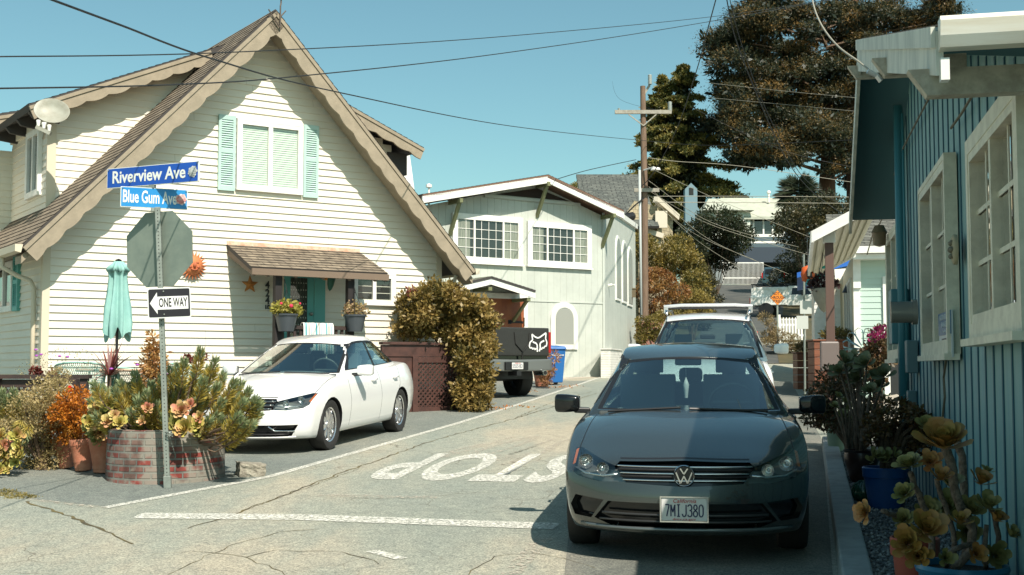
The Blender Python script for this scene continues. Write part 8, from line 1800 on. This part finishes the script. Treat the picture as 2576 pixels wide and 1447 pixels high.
for x_, y_ in [(a + (22 if a < 1870 else 0), c) for a, c in outline]:
    for k in range(5):
        xx, yy = x_ + g.uniform(-35, 35), y_ + g.uniform(-28, 28); dd = 124 + g.uniform(-7, 7); p = at(xx, yy, dd) - Oq; s_ = g.uniform(.9, 1.8); cl.append((*p, s_ * 1.35, s_ * 1.2, s_ * .55))
    p = at(x_, y_, 124 + g.uniform(-5, 5)) - Oq; limbs.tube([(0, 0, max(6, p.z - 1.2)), p * .6 + V((0, 0, p.z * .4 - .3)), p], [.2, .11, .04], 5)
leafcloud('crown', cl, 400000, .20, L_red2, t, asp=.30, hollow=.15, jit=1.0, up=-.1)
leafcloud('inner_foliage', [(c[0], c[1] + .5, c[2] - .2, c[3] * .8, c[4] * .8, c[5] * .8) for c in cl], 46000, .62, leafmat('redwood_inner_shade', [(.008, .018, .012), (.014, .026, .015), (.022, .032, .018)], .1), t, asp=.45, hollow=0, jit=.6)  # darker leaves carry the crown's inner shade in their colour
b = B(); zt_ = at(2085, 240, 124).z - gz(124); b.tube([(.2, 0, -.3), (0, 0, 2.5), (-.2, 0, zt_ * .45), (0, 0, zt_ * .7), (.3, 0, zt_)], [1.4, 1.05, .9, .65, .3], 16); mk('trunk', b, mat('redwood_bark', (.13, .065, .04), .95, c2=(.08, .045, .03), sc=6, st=(3, 3, .25), bump=1, bsc=15), t, smooth=True); mk('limbs', limbs, barkm, t)
rw2 = gp(2160, 126); t = thing('redwood_tree', 'second redwood trunk just right of the big one, partly behind the eave', 'tree', (rw2.x, 126, gz(126))); b = B(); b.tube([(0, 0, -.3), (0, 0, 12), (.1, 0, 30)], [1.1, .85, .5], 14); mk('trunk', b, bpy.data.materials['redwood_bark'], t, smooth=True)
leafcloud('crown', [(g.uniform(-2.5, 4), g.uniform(-3, 3), g.uniform(19, 36), 1.9, 1.9, .9) for _ in range(26)], 26000, .24, L_red2, t, asp=.32, hollow=.15, jit=1)
# sprigs hanging low by the trunk
# palm
pq_ = gp(2015, 92); t = thing('fan_palm', 'dark fan palm standing in front of the hilltop house', 'palm tree', (pq_.x, 92, gz(92))); zt_ = at(2015, 490, 92).z - gz(92)
b = B(); b.tube([(0, 0, 0), (0, 0, zt_)], [.25, .2], 10); mk('trunk', b, barkm, t, smooth=True); b = B(); g = random.Random(8)
for i in range(110):
    a, el = g.uniform(0, 6.283), g.uniform(-.6, 1.3); L_ = g.uniform(1.3, 2.0); d_ = V((math.cos(a) * math.cos(el), math.sin(a) * math.cos(el), math.sin(el))); c_ = V((0, 0, zt_)) + d_ * .6
    for k in range(12): aa = (k - 5.5) * .22; s_ = d_.cross(V((0, 0, 1))).normalized(); e = (d_ * math.cos(aa) + s_ * math.sin(aa)) * L_ * .75; b.add([c_, c_ + e * .5 + d_.cross(e).normalized() * .05, c_ + e + V((0, 0, -.15)), c_ + e * .5 - d_.cross(e).normalized() * .05], [(0, 1, 2, 3)])
mk('fronds', b, leafmat('palm_leaf', [(.02, .035, .02), (.045, .055, .025)], .15), t)
# bushes on the hillside
def hb(name, lab, pts, d_, dj, r_, n, sz, cols, seed, cat='bush', asp=.5, **k):
    q = gp(sum(p[0] for p in pts) / len(pts), d_); return bush(name, lab, pclumps(pts, d_, dj, r_, seed), n, sz, leafmat(name + '_leaf%d' % seed, cols, ns=k.pop('ns', 1.4)), (q.x, q.y, q.z), cat=cat, asp=asp, **k)
hb('dark_tree', 'rounded dark green tree below the hilltop chimney', [(1740, 585), (1765, 565), (1795, 558), (1825, 565), (1850, 580), (1735, 610), (1770, 600), (1810, 595), (1845, 605), (1750, 630), (1790, 630), (1830, 625), (1775, 655), (1815, 650), (1865, 590)], 88, 2.0, 1.1, 15000, .22, [(.015, .03, .012), (.03, .04, .015), (.05, .045, .015)], 1, 'tree', .4)
hb('maple_shrub', 'rust and orange leaved maple shrub at the corner behind the sage house', [(1620, 700), (1645, 690), (1670, 700), (1690, 715), (1615, 730), (1640, 725), (1665, 730), (1690, 745), (1710, 735), (1630, 760), (1660, 765), (1625, 790), (1650, 800), (1615, 830), (1640, 830)], 49, 1.0, .38, 11000, .085, [(.10, .05, .02), (.26, .10, .03), (.34, .19, .05), (.06, .045, .015)], 2)
hb('olive_shrub', 'tall olive yellow shrub right of the utility pole base', [(1625, 640), (1640, 620), (1650, 655), (1670, 640), (1690, 625), (1710, 610), (1700, 645), (1680, 665), (1720, 640), (1735, 660), (1715, 680), (1745, 690), (1760, 670), (1690, 680), (1735, 715), (1755, 730), (1610, 610), (1640, 670)], 56, 1.5, .50, 14000, .11, [(.06, .06, .015), (.14, .12, .03), (.30, .22, .05), (.10, .08, .02)], 3)
hb('golden_bush', 'round golden bush beside the foot of the driveway', [(1715, 760), (1735, 750), (1755, 750), (1770, 765), (1720, 780), (1745, 775), (1765, 785), (1735, 795)], 52, .8, .33, 6000, .085, [(.13, .11, .03), (.32, .24, .06), (.20, .16, .05)], 4)
hb('shade_hedge', 'dark hedge in shade along the left side of the driveway', [(1765, 700), (1780, 715), (1775, 740), (1770, 680), (1782, 760), (1755, 705), (1776, 790), (1770, 815)], 62, 2, .55, 8000, .11, [(.02, .03, .012), (.045, .045, .015), (.08, .06, .02)], 5)
hb('roof_tree', 'pale yellow treetop showing behind the sage house roof', [(1435, 478), (1460, 472), (1445, 490), (1475, 480), (1490, 488)], 85, 1, .55, 3000, .16, [(.22, .20, .06), (.32, .27, .09)], 6, 'tree')
hb('green_shrub', 'mid green shrubs right of the palm under the redwood', [(1975, 560), (2000, 550), (2030, 555), (2060, 560), (2085, 545), (2110, 540), (1985, 590), (2020, 590), (2060, 600), (2100, 580), (2130, 570), (2010, 530), (2050, 520), (2090, 515), (2130, 530), (2150, 560)], 78, 3, 1.0, 15000, .18, [(.02, .035, .015), (.05, .05, .02), (.12, .09, .03)], 7, 'shrub')
hb('dark_hedge', 'shadowy hedge behind the white work truck', [(1990, 650), (2020, 650), (2050, 660), (1995, 690), (2030, 700), (2010, 620), (2050, 630), (2090, 640), (1975, 700), (2060, 690)], 86, 2, .9, 9000, .17, [(.015, .025, .012), (.03, .035, .015)], 8)
hb('dry_brush', 'dry yellow brush below the picket fence', [(1925, 800), (1935, 820), (1945, 835), (1930, 840), (1950, 855), (1960, 845), (1975, 855), (1995, 860), (1935, 865), (2010, 870), (1985, 880), (1960, 880)], 46, .5, .22, 4500, .10, [(.18, .13, .06), (.30, .22, .10), (.08, .07, .03)], 9, 'bush', .2)
hb('low_ivy', 'low ivy mound left of the white suv by the wall', [(1612, 850), (1625, 840), (1640, 850), (1615, 815), (1655, 830), (1640, 810), (1670, 800), (1660, 850), (1690, 790), (1700, 810)], 44, .5, .28, 5500, .08, [(.10, .09, .02), (.26, .20, .05), (.05, .05, .015)], 10)
q = gp(1648, 46.5); b = B(); b.box((-.5, 0, -.2), (.5, .4, 1.2)); o = mk('brick_pillar', b, tilemat('garden_brick', (.36, .12, .08), (.30, .10, .07), (.35, .32, .28), .22, .075, .01, axes='XZ')); o.location = (q.x, q.y, gz(q.y)); tag(o, 'red brick garden pillar half hidden by the maple shrub', 'pillar')
